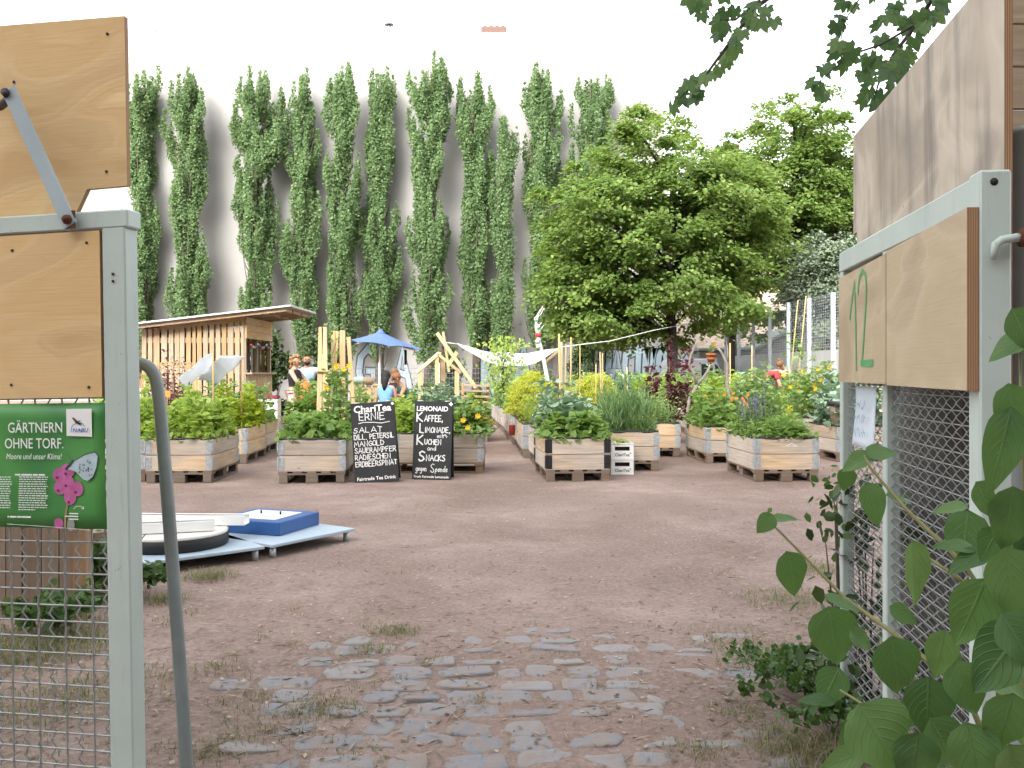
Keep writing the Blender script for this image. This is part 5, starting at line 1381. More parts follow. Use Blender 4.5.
# shade sail with ropes and poles
Ys = 23.5
A, B = at(458, 344, Ys), at(561, 347, Ys)
ss = empty('shade_sail', (A + B) / 2, 0, 'white shade sail hung between the crossed beams and the cane cluster', 'shade sail')
vs = []; fs = []
kx, ky = 22, 8
for j in range(ky + 1):
    for i in range(kx + 1):
        u, v = i / kx, j / ky
        p = A.lerp(B, u); topz = -.24 * 4 * u * (1 - u) * .8; botz = -.56 * 4 * u * (1 - u) * (1.0 if u > .4 else .95)
        taper = (4 * u * (1 - u)) ** .6
        p = Vector((p.x, p.y - 1.3 * v * taper, p.z + lerp(topz, botz, v)))
        p.z += .02 * math.sin(u * 17 + v * 5)
        vs.append(p)
for j in range(ky):
    for i in range(kx): fs.append((j * (kx + 1) + i, j * (kx + 1) + i + 1, (j + 1) * (kx + 1) + i + 1, (j + 1) * (kx + 1) + i))
mb = MB(); mb.add(vs, fs, None, True); mb.build('canvas', M_fleece, ss, ss.location)
mb = MB(); mb.tube([A, A.lerp(at(441, 342, Ys), .5), at(441, 342, Ys - .2)], .012, 5); mb.build('rope', M_white, ss, ss.location)
mb = MB(); mb.tube([B, at(610, 341, 26), at(655, 330, 29), at(702, 321, 34)], .014, 5); mb.build('rope', M_white, ss, ss.location)
sp_ = empty('sail_pole', gp(441, Ys), 0, 'grey pole holding the left rope of the shade sail', 'pole'); mb = MB(); mb.tube([gp(441, Ys), at(441, 341, Ys - .2)], .035, 8); mb.build('shaft', M_trunk, sp_, sp_.location)
sp_ = empty('sail_pole', gp(561, Ys), 0, 'pole behind the cane cluster holding the right end of the shade sail', 'pole'); mb = MB(); mb.tube([gp(561, Ys), at(561, 342, Ys)], .04, 8); mb.build('shaft', M_newwood, sp_, sp_.location)
mb = MB(); mb.tube([at(546, 362, Ys - .2), at(559, 350, Ys)], .04, 6); mb.build('brace', M_newwood, sp_, sp_.location)

# ================================================================== people
def skin_obj(name, V, E, Rd, mat, parent, sub=2, root=0):
    me = bpy.data.meshes.new(name); me.from_pydata([tuple(v) for v in V], E, [])
    o = bpy.data.objects.new(name, me); COL.objects.link(o)
    o.modifiers.new('skin', 'SKIN'); 
    if not me.skin_vertices: me.skin_vertices.new()
    for i, r_ in enumerate(Rd): 
        me.skin_vertices[0].data[i].radius = (r_, r_) if not isinstance(r_, tuple) else r_
    me.skin_vertices[0].data[root].use_root = True
    o.modifiers[0].use_smooth_shade = True
    sb = o.modifiers.new('sub', 'SUBSURF'); sb.levels = sub; sb.render_levels = sub
    dg = bpy.context.evaluated_depsgraph_get()
    m2 = bpy.data.meshes.new_from_object(o.evaluated_get(dg))
    bpy.data.objects.remove(o); bpy.data.meshes.remove(me)
    return m2
STAND = dict(pel=(0, 0, .95), spi=(0, 0, 1.12), che=(0, .01, 1.30), nkb=(0, .01, 1.42), nek=(0, 0, 1.48), hd0=(0, -.02, 1.535), hd1=(0, -.02, 1.61), hd2=(0, -.005, 1.67),
             shL=(.17, .01, 1.39), elL=(.22, .02, 1.11), wrL=(.24, -.06, .87), plL=(.245, -.09, .80), shR=(-.17, .01, 1.39), elR=(-.22, .02, 1.11), wrR=(-.24, -.06, .87), plR=(-.245, -.09, .80),
             hiL=(.09, 0, .90), knL=(.1, -.02, .50), anL=(.1, .02, .09), toL=(.11, -.14, .035), hiR=(-.09, 0, .90), knR=(-.1, -.02, .50), anR=(-.1, .02, .09), toR=(-.11, -.14, .035))
SIT = dict(STAND, pel=(0, 0, .56), spi=(0, .0, .73), che=(0, -.01, .90), nkb=(0, -.01, 1.02), nek=(0, -.02, 1.08), hd0=(0, -.04, 1.135), hd1=(0, -.04, 1.21), hd2=(0, -.02, 1.27),
           shL=(.165, -.01, .99), elL=(.21, -.08, .74), wrL=(.12, -.3, .76), plL=(.09, -.37, .77), shR=(-.165, -.01, .99), elR=(-.21, -.08, .74), wrR=(-.12, -.3, .76), plR=(-.09, -.37, .77),
           hiL=(.09, -.05, .54), knL=(.11, -.44, .53), anL=(.11, -.42, .09), toL=(.12, -.57, .035), hiR=(-.09, -.05, .54), knR=(-.11, -.44, .53), anR=(-.11, -.42, .09), toR=(-.12, -.57, .035))
RAD = dict(pel=.125, spi=.11, che=.125, nkb=.075, nek=.05, hd0=.068, hd1=.088, hd2=.07, sh=.055, el=.04, wr=.027, pl=.03, hi=.088, kn=.056, an=.038, to=.03)
M_skin = plain('skin_light', (.52, .30, .21), .5, 0, .08, 10, 0)
M_skin2 = plain('skin_tan', (.38, .19, .11), .5, 0, .08, 10, 0)
def person(label, loc, rz, pose, skin, top, bottom, hair, hairc, s=1.0, dress=False, sleeves=False, face=True, eyes=True):
    o = empty('person', loc, rz, label, 'person'); o.scale = (s, s, s)
    J = {k: Vector(v) for k, v in pose.items()}
    order = list(J.keys()); ix = {k: i for i, k in enumerate(order)}
    E = [('pel', 'spi'), ('spi', 'che'), ('che', 'nkb'), ('nkb', 'nek'), ('nek', 'hd0'), ('hd0', 'hd1'), ('hd1', 'hd2')]
    for q in 'LR': E += [('che', 'sh' + q), ('sh' + q, 'el' + q), ('el' + q, 'wr' + q), ('wr' + q, 'pl' + q), ('pel', 'hi' + q), ('hi' + q, 'kn' + q), ('kn' + q, 'an' + q), ('an' + q, 'to' + q)]
    rad = [RAD.get(k, RAD.get(k[:2])) for k in order]
    me = skin_obj('body', [J[k] for k in order], [(ix[a], ix[b]) for a, b in E], rad, skin, o)
    # fingers, nose, ears joined into the body mesh
    bm = bmesh.new(); bm.from_mesh(me)
    add = MB()
    for q, sg in (('L', 1), ('R', -1)):
        d = (J['pl' + q] - J['wr' + q]).normalized(); sd_ = d.cross(Vector((0, 0, 1)) if abs(d.z) < .8 else Vector((0, 1, 0))).normalized(); dn = d.cross(sd_)
        for k, ln in enumerate((.06, .072, .067, .052)):
            b0 = J['pl' + q] + sd_ * (k - 1.5) * .017 + d * .012
            add.tube([b0, b0 + d * ln * .55 + dn * .006, b0 + d * ln * .9 + dn * .026], [.009, .0085, .006], 6)
        b0 = J['pl' + q] + sd_ * -.028 - d * .015
        add.tube([b0, b0 - sd_ * .022 + d * .025, b0 - sd_ * .026 + d * .05 + dn * .01], [.011, .010, .007], 6)
    hf = (J['hd0'] + J['hd1']) / 2; up = (J['hd2'] - J['nek']).normalized(); fw = Vector((0, -1, 0)); fw = (fw - up * fw.dot(up)).normalized(); sdv = up.cross(fw)
    hd = J['hd1']
    add.tube([hd + fw * .07 + up * .005, hd + fw * .1 - up * .03, hd + fw * .085 - up * .04], [.008, .016, .01], 6)
    for sg in (-1, 1): add.sphere(tuple(hd + sdv * sg * .088 - up * .015), .022, 8, 6, (.5, 1, 1.5))
    m3 = add.mesh('tmp'); bm.from_mesh(m3); bm.to_mesh(me); bm.free()
    for p in me.polygons: p.use_smooth = True
    me.materials.clear(); link('body', me, skin, o)
    if eyes:
        for sg in (-1, 1):
            mb = MB(); mb.sphere(tuple(hd + fw * .079 + sdv * sg * .032 + up * .008), .011, 8, 6); mb.build('eye', M_black, o)
        mb = MB(); c = hd + fw * .078 - up * .062; mb.tube([c - sdv * .022, c + fw * .004, c + sdv * .022], [.004, .007, .004], 6); mb.build('mouth', plain('lips', (.35, .12, .1), .5), o)
    # hair
    mb = MB()
    back = -fw
    if hair == 'long':
        c = hd + back * .022 + up * .03; mb.sphere(tuple(c), .108, 14, 10, (1, 1.02, 1.0))
        mb.tube([hd + back * .05 + up * .02, hd + back * .075 - up * .08, J['nkb'] + back * .085, J['nkb'] + back * .10 - up * .1], [.09, .085, .06, .02], 10)
    elif hair == 'curly':
        for k in range(60):
            d = Vector(rdir(1)[0]); d = d + back * .6 + up * .1; d.normalize()
            p = hd + up * .0 + d * random.uniform(.07, .115) - up * random.choice((0, 0, .06, .12)); mb.sphere(tuple(p), random.uniform(.025, .042), 7, 5)
    elif hair == 'bun':
        mb.sphere(tuple(hd + back * .02 + up * .03), .103, 14, 10); mb.sphere(tuple(hd + back * .06 + up * .125), .045, 10, 7)
    elif hair == 'short':
        mb.sphere(tuple(hd + back * .025 + up * .028), .1, 14, 10)
    elif hair == 'bald_beard':
        mb.sphere(tuple(hd + fw * .035 - up * .075), .062, 10, 8, (1.0, .9, .8))
    mb.build('beard' if hair == 'bald_beard' else 'hair', plain('hair_' + hairc[0], hairc[1], .7, 0, .25, 40, .2), o)
    # clothes
    g = .016
    V = ['pel', 'spi', 'che', 'nkb', 'shL', 'shR']; Ed = [(0, 1), (1, 2), (2, 3), (2, 4), (2, 5)]; Rr = [.135 + g * .5, .112 + g, .128 + g, .07 + g * .3, .062 + g, .062 + g]
    VV = [J[k] for k in V]
    VV[3] = J['che'].lerp(J['nkb'], .75)
    if sleeves:
        for q, par in (('L', 4), ('R', 5)):
            VV.append(J['sh' + q].lerp(J['el' + q], .6)); Ed.append((par, len(VV) - 1)); Rr.append(.055 + g)
    m4 = skin_obj('shirt', VV, Ed, Rr, top, o); m4.materials.clear(); link('dress_top' if dress else 'shirt', m4, top, o)
    if dress and pose is not SIT:
        mb = MB(); mb.lathe([(.15, .12), (.17, 0), (.24, -.25), (.3, -.5)], 18, tuple(J['pel'])); mb.build('skirt', bottom, o)
    else:
        V = ['pel', 'hiL', 'knL', 'anL', 'hiR', 'knR', 'anR']
        m4 = skin_obj('trousers', [J[k] for k in V], [(0, 1), (1, 2), (2, 3), (0, 4), (4, 5), (5, 6)], [.14, .105, .072, .055, .105, .072, .055], bottom, o); m4.materials.clear(); link('trousers', m4, bottom, o)
    mb = MB()
    for q in 'LR': mb.tube([J['an' + q] + Vector((0, .05, -.05)), J['an' + q].lerp(J['to' + q], .5) + Vector((0, 0, -.02)), J['to' + q]], [.045, .045, .035], 8)
    mb.build('shoes', M_black, o)
    return o
T_black = plain('black_cloth', (.02, .02, .024), .85, 0, .2); T_blue = plain('pale_blue_cloth', (.38, .5, .66), .85, 0, .1); T_pink = plain('pale_pink_cloth', (.62, .46, .42), .85); T_dress = plain('blue_dress_cloth', (.16, .33, .62), .85, 0, .12)
T_teal = plain('dark_teal_cloth', (.05, .12, .11), .85); T_red = plain('red_shirt_cloth', (.34, .05, .05), .85); T_grey = plain('light_grey_cloth', (.55, .55, .58), .85); T_white = plain('white_shirt_cloth', (.78, .78, .8), .85); T_jean = plain('jeans', (.06, .09, .16), .85)
HBR = ('brown', (.16, .085, .04)); HBK = ('black', (.012, .011, .012)); HCU = ('honey', (.30, .17, .07)); HRD = ('auburn', (.22, .09, .035))
w1 = dict(STAND, elR=(-.24, -.16, 1.17), wrR=(-.16, -.34, 1.06), plR=(-.13, -.40, 1.03), elL=(.24, -.14, 1.17), wrL=(.17, -.33, 1.08), plL=(.14, -.39, 1.05))
pw = person('woman with curly honey hair and black sleeveless top, back turned, near the hut', (gp(295, 18).x, 18.0, 0), R(78), w1, M_skin, T_black, T_pink, 'curly', HCU, .985, eyes=False)
pmn = person('bald bearded man in pale blue shirt beside the curly-haired woman', (gp(306, 18.5).x, 18.6, 0), R(12), dict(STAND, elL=(.4, -.08, 1.30), wrL=(.62, -.14, 1.36), plL=(.69, -.15, 1.37), elR=(-.22, -.12, 1.14), wrR=(-.05, -.28, 1.14), plR=(.01, -.31, 1.14)), M_skin2, T_blue, T_jean, 'bald_beard', HBK, 1.0, sleeves=True)
ob_ = empty('orange_container', (gp(304.5, 17.7).x, 17.75, .82), 0, 'orange container held between the curly-haired woman and the man', 'container')
mb = MB(); mb.lathe([(0, 0), (.095, 0), (.1, .03), (.1, .25), (.06, .3), (.04, .31), (.04, .35), (0, .35)], 16); mb.build('body', plain('orange_plastic', (.75, .16, .02), .45), ob_)
ssu = dict(STAND)
def bench(label, x, y, rz, w=.5):
    b = empty('stool', (x, y, 0), rz, label, 'stool')
    mb = MB(); mb.box((0, 0, .415), (w, .34, .03)); mb.build('seat', M_newwood, b)
    for sx in (-1, 1):
        for sy in (-1, 1): mb = MB(); mb.box((sx * (w / 2 - .04), sy * .13, .2), (.05, .05, .4)); mb.build('leg', M_newwood, b)
Y3 = 19.8
person('black-haired woman in blue strapless dress seen from behind, seated', (gp(385.5, Y3).x, Y3, 0), R(172), SIT, M_skin, T_dress, T_dress, 'long', HBK, 1.03, dress=True, eyes=False)
bench('stool under the woman in the blue dress', gp(385.5, Y3).x, Y3 + .03, R(172))
person('auburn-haired woman in dark top leaning over, right of the blue dress', (gp(405.5, 20.2).x, 20.2, 0), R(-62), dict(SIT, nkb=(0, -.1, 1.0), nek=(0, -.14, 1.05), hd0=(0, -.19, 1.09), hd1=(0, -.22, 1.16), hd2=(0, -.21, 1.22), che=(0, -.06, .88), shL=(.165, -.08, .96), shR=(-.165, -.08, .96), elR=(-.22, -.2, .78), elL=(.24, -.2, .8)), M_skin2, T_teal, T_jean, 'short', HRD, 1.04)
bench('stool under the auburn-haired woman', gp(405.5, 20.2).x, 20.2, R(-62))
person('dark-haired person facing the camera between the two seated women', (gp(394.5, 21.4).x, 21.4, 0), R(10), SIT, M_skin, T_black, T_jean, 'short', HBR, 1.08)
bench('stool under the person facing the camera', gp(394.5, 21.4).x, 21.4, R(10))
bend = dict(STAND, spi=(0, -.08, 1.09), che=(0, -.27, 1.20), nkb=(0, -.40, 1.22), nek=(0, -.46, 1.21), hd0=(0, -.52, 1.17), hd1=(0, -.58, 1.12), hd2=(0, -.63, 1.09), shL=(.17, -.34, 1.17), shR=(-.17, -.34, 1.17), elL=(.2, -.42, .9), wrL=(.15, -.55, .72), plL=(.14, -.6, .67), elR=(-.2, -.42, .9), wrR=(-.15, -.55, .72), plR=(-.14, -.6, .67))
person('person in red shirt bending far forward over the beds at right', (gp(761, 22.5).x, 22.5, .12), R(80), bend, M_skin, T_red, T_jean, 'short', HBR, 1.02, sleeves=True, eyes=False)
lean = dict(STAND, spi=(0, -.03, 1.11), che=(0, -.11, 1.27), nkb=(0, -.19, 1.37), nek=(0, -.24, 1.41), hd0=(0, -.30, 1.43), hd1=(0, -.35, 1.48), hd2=(0, -.37, 1.54), shL=(.165, -.17, 1.33), shR=(-.165, -.17, 1.33), elL=(.2, -.25, 1.06), wrL=(.15, -.42, .9), plL=(.13, -.48, .86), elR=(-.2, -.25, 1.06), wrR=(-.15, -.42, .9), plR=(-.13, -.48, .86))
person('person with tied-up brown hair and light grey top, leaning next to the one in red', (gp(789, 22.8).x, 22.8, .06), R(-55), lean, M_skin, T_grey, T_jean, 'bun', HBR, .99)
person('person in white shirt half hidden behind the bent steel tube', (gp(139, 17.9).x, 17.9, 0), R(60), SIT, M_skin, T_white, T_jean, 'short', HBR, 1.0, sleeves=True, eyes=False)
bench('stool under the person in white shirt behind the bent tube', gp(139, 17.9).x, 17.9, R(60))
random.seed(31)
# ================================================================== low platforms and what lies on them
M_plat = plain('pale_blue_platform', (.36, .44, .50), .5, 0, .1, 4)
def platform(name, label, P0, ex, L, ey, W, top=.10):
    ex = Vector((*ex, 0)).normalized(); ey = Vector((*ey, 0)).normalized(); P0 = Vector((*P0, 0))
    o = empty(name, P0 + ex * L / 2 + ey * W / 2, 0, label, 'platform', 'low pale platforms on the ground'); ez = Vector((0, 0, 1))
    mb = MB(); mb.prism([(0, 0), (L, 0), (L, W), (0, W)], .022, P0 + ez * (top - .022), ex, ey, ez); mb.build('top', M_plat, o, o.location, .003)
    for u, v in ((.05, .05), (L - .05, .05), (L - .05, W - .05), (.05, W - .05)):
        p = P0 + ex * u + ey * v; mb = MB(); mb.tube([(p.x, p.y, -.005), (p.x, p.y, top - .022)], .024, 10); mb.build('leg', M_galv, o, o.location)
    return o
pB = Vector((-1.733, 6.5)); pR = Vector((-1.256, 7.2))
dB = (pR - pB).normalized(); dBp = Vector((-dB.y, dB.x))
platform('platform', 'pale low platform with the blue box on it, right of two', pB, dB, (pR - pB).length, dBp, 1.25)
pA1 = Vector((-1.775, 6.46)); pA0 = Vector((-2.5, 5.83)); dA = (pA1 - pA0).normalized(); dAp = Vector((-dA.y, dA.x))
platform('platform', 'pale low platform carrying the round disc and white channels, left of two', pA0 - dA * .2, dA, (pA1 - pA0).length + .2, dAp, 1.15)
bx = empty('blue_box', (-1.9, 7.2, .101), 0, 'flat blue box with white top panel and two small pegs', 'box')
c0, c1, c2 = Vector((-1.766, 6.84)), Vector((-1.58, 7.38)), Vector((-2.2, 7.12))
exb = (c1 - c0).normalized(); eyb = Vector((-exb.y, exb.x)); Lb, Wb = (c1 - c0).length, .6
e3 = lambda v: Vector((v.x, v.y, 0))
mb = MB(); mb.prism([(0, 0), (Lb, 0), (Lb, Wb), (0, Wb)], .105, Vector((c0.x, c0.y, .101)), e3(exb), e3(eyb), (0, 0, 1)); mb.build('body', plain('blue_paint', (.03, .095, .27), .45, 0, .1, 5), bx, bx.location, .006)
mb = MB(); mb.prism([(.09, .1), (Lb - .1, .1), (Lb - .1, Wb - .08), (.09, Wb - .08)], .004, Vector((c0.x, c0.y, .206)), e3(exb), e3(eyb), (0, 0, 1)); mb.build('top_panel', M_white, bx, bx.location)
for u, v in ((Lb * .55, .2), (Lb * .55, .38)):
    p = c0 + exb * u + eyb * v; mb = MB(); mb.tube([(p.x, p.y, .206), (p.x, p.y, .235)], .008, 8); mb.build('peg', M_black, bx, bx.location)
ds = empty('round_disc', (-2.46, 6.52, .102), 0, 'round disc with black side and pale top lying on the left platform', 'disc')
mb = MB(); mb.lathe([(0, 0), (.38, 0), (.39, .01), (.39, .085), (.38, .09)], 40); mb.build('rim', M_black, ds)
mb = MB(); mb.lathe([(.385, .086), (.39, .1), (.37, .11), (.33, .107), (0, .104)], 40); mb.build('top_face', plain('cream_paint', (.62, .6, .54), .5, 0, .08, 4), ds)
def channel(label, a, b, w=.12, h=.07):
    a, b = Vector(a), Vector(b); o = empty('gutter_channel', (a + b) / 2, 0, label, 'channel', 'white plastic channels on the left platform')
    d = (b - a).normalized(); y = Vector((0, 0, 1)).cross(d).normalized(); z = d.cross(y); t = .006
    for nm, poly in (('profile', [(-w / 2, 0), (w / 2, 0), (w / 2, h), (w / 2 - .02, h), (w / 2 - .02, h - t), (w / 2 - t, h - t), (w / 2 - t, t), (-w / 2 + t, t), (-w / 2 + t, h - t), (-w / 2 + .02, h - t), (-w / 2 + .02, h), (-w / 2, h)]),):
        mb = MB(); mb.prism(poly, (b - a).length, a, y, z, d); mb.build(nm, M_white, o, o.location)
    mb = MB(); mb.prism([(-w / 2 + t, t), (w / 2 - t, t), (w / 2 - t, h - .012), (-w / 2 + t, h - .012)], (b - a).length * .8, a, y, z, d); mb.build('insert', plain('grey_foam', (.55, .54, .5), .8), o, o.location)
zt_ = .214
channel('white plastic channel lying across the disc, nearer of two', (-2.85, 6.3, zt_), (-2.15, 6.5, zt_))
channel('white plastic channel lying across the disc, farther of two and reaching further right', (-2.9, 6.75, zt_ - .0), (-1.98, 6.72, zt_ - .0))

# plank fence and weeds behind the left gate
pf0, pf1 = gp(-60, 4.95).x, gp(76, 4.95).x
pf = empty('plank_fence', ((pf0 + pf1) / 2, 4.95, 0), 0, 'low brown plank fence seen through the wire of the left gate', 'fence')
mb = MB(); x = pf0
while x < pf1 - .03:
    w = random.uniform(.075, .1); mb.box((x + w / 2, 4.95 + random.uniform(-.004, .004), .43), (w, .02, .86 + random.uniform(-.02, .02))); x += w + .006
mb.build('plank', M_fencewood, pf, pf.location)
mb = MB()
for z in (.2, .68): mb.box(((pf0 + pf1) / 2, 4.975, z), (pf1 - pf0, .03, .07))
mb.build('rail', M_fencewood, pf, pf.location)
mb = MB(); mb.box((pf1 + .03, 4.96, .44), (.07, .07, .9)); mb.build('post', M_fencewood, pf, pf.location)
bmx = empty('timber_beam', (gp(94, 5.6).x, 5.6, .28), 0, 'thick wooden beam lying level at the end of the plank fence', 'beam')
mb = MB(); mb.bar((gp(76, 5.5).x, 5.5, .30), (gp(118, 5.5).x, 5.5, .33), .12, .12); mb.bar((gp(88, 5.5).x, 5.52, 0), (gp(88, 5.5).x, 5.52, .25), .1, .1); mb.bar((gp(112, 5.5).x, 5.52, 0), (gp(112, 5.5).x, 5.52, .26), .1, .1)
mb.build('beam', M_fencewood, bmx, bmx.location)
M_weed = leafmat('weed_leaf', [(.04, .085, .02), (.06, .12, .03), (.09, .155, .045)], .3, .45)
shrub('weed', 'dark green weeds growing beside the end of the plank fence', 'plant', 90, 5.35, .34, .22, 420, .06, M_weed, 51, 0, None, 14)
shrub('weed', 'low weeds at the foot of the plank fence, seen through the wire', 'plant', 55, 4.6, .16, .35, 420, .05, M_weed, 52, 0, None, 16)
shrub('weed', 'small weed clump between the gate post and the bent tube', 'plant', 147, 5.4, .13, .12, 130, .05, M_weed, 53, 0, None, 8)

# ================================================================== left gate leaf
def wire_mesh(s0, s1, z0, z1, y, ds=.044, dz=.045, amp=.006, r=.0028):
    mb = MB(); k = 0
    z = z0
    while z <= z1: 
        pts = []
        s_ = s0
        mb.tube([(s0, y, z), ((s0 + s1) / 2, y + .002, z - .002), (s1, y, z)], r, 5, False); z += dz
    s_ = s0 + ds / 2
    while s_ < s1:
        pts = []; z = z0; j = 0
        while z <= z1: pts.append((s_ + .0035 * (1 if j % 2 else -1), y + amp * (1 if (j + k) % 2 else -1), z)); z += dz / 2; j += 1
        mb.tube(pts, r, 5, False); s_ += ds; k += 1
    return mb
lgx, lgy = (129 - 512) / F * 2.5, 2.5
lg = empty('gate_leaf', (lgx, lgy, 0), math.atan2(.08, -.371), 'open left gate leaf of grey steel with bare plywood boards, wire mesh and green banner', 'gate')
lg.rotation_euler = (0, R(1.05), math.atan2(.08, -.371))
mb = MB(); mb.box((-.003, 0, .9), (.072, .06, 1.70)); mb.build('post', M_greypaint, lg, bevel=.004)
mb = MB(); mb.box((.70, 0, 1.772), (1.5, .062, .05)); mb.build('top_rail', M_greypaint, lg, bevel=.004)
mb = MB(); mb.box((.74, 0, .08), (1.41, .05, .05)); mb.build('bottom_rail', M_greypaint, lg, bevel=.004)
mb = MB(); mb.box((1.42, 0, .9), (.06, .06, 1.6)); mb.build('hinge_stile', M_greypaint, lg, bevel=.004)
wire_mesh(.036, 1.39, .11, 1.32, 0).build('wire_mesh', plain('mesh_wire', (.36, .38, .37), .4, .4, .15, 30), lg)
M_plyA = plywood('tan_plywood', (.80, .585, .31), (.68, .455, .215), (.50, .31, .14), 19, 2.0, 4.6)
M_plyB = plywood('weathered_plywood', (.58, .50, .405), (.48, .41, .325), (.33, .275, .215), 22, 2.4, 2.2, (.15, .13, .12))
M_plyC = plywood('pale_plywood', (.56, .455, .315), (.47, .375, .245), (.32, .24, .155), 20, 2.2, 3.6)
def board(name, poly, t, y0, parent, mat, horizontal=True):
    mb = MB(); mb.prism(poly, t, (0, y0, 0), (1, 0, 0), (0, 0, 1), (0, 1, 0))
    # face uv along the grain
    for fi, f in enumerate(mb.f):
        if len(f) == len(poly) and not horizontal: mb.uv[fi] = [(b, a) for a, b in mb.uv[fi]]
    o = mb.build(name, mat, parent)
    o.data.materials.append(plyedge())
    for p in o.data.polygons:
        if len(poly) != 4: side = len(p.vertices) == 4
        else: side = abs(p.normal.y) < .5
        if side: p.material_index = 1
    return o
board('middle_board', [(.04, 1.282), (1.36, 1.276), (1.36, 1.742), (.04, 1.742)], .021, .008, lg, M_plyA)
board('top_board', [(-.004, 1.876), (.125, 1.874), (.20, 1.74), (1.42, 1.70), (1.42, 2.40), (-.004, 2.356)], .016, -.05, lg, M_plyA)
mb = MB(); a, b = Vector((.308, .045, 2.15)), Vector((.112, .05, 1.755)); d = (b - a).normalized(); w_ = Vector((0, 1, 0)).cross(d).normalized()
mb.prism([(-.022, 0), (.022, 0), (.022, .005), (-.022, .005)], (b - a).length, a, w_, (0, 1, 0), d); mb.prism([(-.022, -.03), (-.017, -.03), (-.017, 0), (-.022, 0)], (b - a).length, a, w_, (0, 1, 0), d)
mb.build('brace', plain('brace_paint', (.36, .43, .46), .45, 0, .1, 8), lg, bevel=.001)
M_rust = plain('rust', (.13, .045, .025), .9, 0, .5, 60, .6)
mb = MB(); c = Vector((.118, .052, 1.772)); mb.tube([c, c + Vector((0, .012, 0))], .014, 6); mb.tube([c + Vector((0, .012, 0)), c + Vector((0, .02, 0))], .008, 8); mb.box(c + Vector((-.006, .001, .0)), (.03, .003, .05)); mb.build('bolt', M_rust, lg)
mb = MB(); c = Vector((.32, .03, 2.13)); mb.tube([c + Vector((.06, -.03, -.01)), c, c + Vector((-.01, .03, .01))], .012, 8); mb.build('pin', M_blackmetal, lg)
for z in (1.6, 1.62): mb = MB(); mb.tube([(-.002, .03, z), (-.002, .034, z)], .004, 6); mb.build('screw', M_blackmetal, lg)
# screw heads along the boards
mb = MB()
for q, z in ((.08, 1.71), (.08, 1.31), (.32, 1.70), (.33, 1.32), (.05, 2.31), (.06, 1.92), (.36, 2.2)):
    yy = .009 if z < 1.8 else -.049
    mb = MB(); mb.tube([(q, yy + (.02 if z < 1.8 else .015), z), (q, yy + (.0225 if z < 1.8 else .0185), z)], .004, 8); mb.build('screw', M_blackmetal, lg)
# banner
bn = MB(); bz0, bz1 = .916, 1.266
vs = []; fs = []
for j in range(9):
    for i in range(31): 
        u, v = i / 30, j / 8; vs.append((.036 + u * 1.2, .022 + .004 * math.sin(u * 14 + v * 3) , bz0 + (bz1 - bz0) * v + (.0 if u > .1 else 0)))
for j in range(8):
    for i in range(30): fs.append((j * 31 + i, j * 31 + i + 1, j * 31 + 32 + i, j * 31 + 31 + i))
bn.add(vs, fs, None, True)
m, nt = newmat('banner_green'); n = N(nt)
col = n.ramp(n.noise(n.coord('Object'), 3.2, 1.5), [(.35, (.035, .18, .05)), (.65, (.11, .36, .085))])
n.out(n.bsdf(col, .4, 0, None, .35).outputs[0])
bo = bn.build('banner', m, lg); mdf = bo.modifiers.new('solid', 'SOLIDIFY'); mdf.thickness = .0015; mdf.offset = 0
# lettering: sheet x runs to the viewer's right = local -x ; pixel -> local: s = (117-px)/360
S_ = lambda px: (121 - px) / 360.0
BX = .036 + 1.2
ban = lambda lift: Sheet((BX, .022, bz0), (-1, 0, 0), (0, 0, 1), (0, 1, 0), lift)
X_ = lambda px: BX - S_(px); Z_ = lambda py: CAM_H - (py - HZ) / 360.0 - bz0
s = ban(.0065)
s.type('GÄRTNERN', X_(60.5), Z_(431.5), .030, .176, .004, 0, 'R'); s.type('OHNE TORF.', X_(61.5), Z_(447.5), .030, .19, .004, 0, 'R'); s.type('Moore und unser Klima!', X_(59.5), Z_(458.5), .017, .18, .0, .2, 'R')
s.poly([(X_(65.5), Z_(435)), (X_(94.5), Z_(436)), (X_(94.5), Z_(408)), (X_(65.5), Z_(408))])
r = random.Random(3)
for (xa, xb, ya, n_) in ((9.5, 44, 477, 15), (-70, 4, 477, 15)):
    s.type('M', X_(xa), Z_(473.5), .001, .001)
    for k in range(n_):
        yy = Z_(ya + k * 2.35); xx = X_(xa); xe = X_(xb - r.uniform(0, 3) - (14 if k == n_ - 1 else 0))
        while xx < xe:
            w = r.uniform(.004, .014); w = min(w, xe - xx); s.poly([(xx, yy), (xx + w, yy), (xx + w, yy + .0026), (xx, yy + .0026)]); xx += w + .0022
xx = X_(9.5)
for w in (.018, .034, .016, .02): s.poly([(xx, Z_(474.5)), (xx + w, Z_(474.5)), (xx + w, Z_(472.8)), (xx, Z_(472.8))]); xx += w + .003
xx = X_(0)
for w in (.006, .022, .012, .03): s.poly([(xx, Z_(517)), (xx + w, Z_(517)), (xx + w, Z_(515.3)), (xx, Z_(515.3))]); xx += w + .002
for k, (pa, pb) in enumerate(((72, 82), (67, 82), (71, 82))): s.poly([(X_(pa), Z_(512.5 + k * 2.8)), (X_(pb), Z_(512.5 + k * 2.8)), (X_(pb), Z_(511.3 + k * 2.8)), (X_(pa), Z_(511.3 + k * 2.8))])
s.stroke([(X_(77), Z_(507)), (X_(80), Z_(504.5)), (X_(85), Z_(504.5)), (X_(88), Z_(506.5))], .0016); s.stroke([(X_(86), Z_(507)), (X_(88.5), Z_(507)), (X_(88), Z_(504.5))], .0016)
s.stroke([(X_(0), Z_(523.5)), (X_(60), Z_(526)), (X_(95), Z_(528))], .0012)
s.build('banner_lettering', M_print, bo)
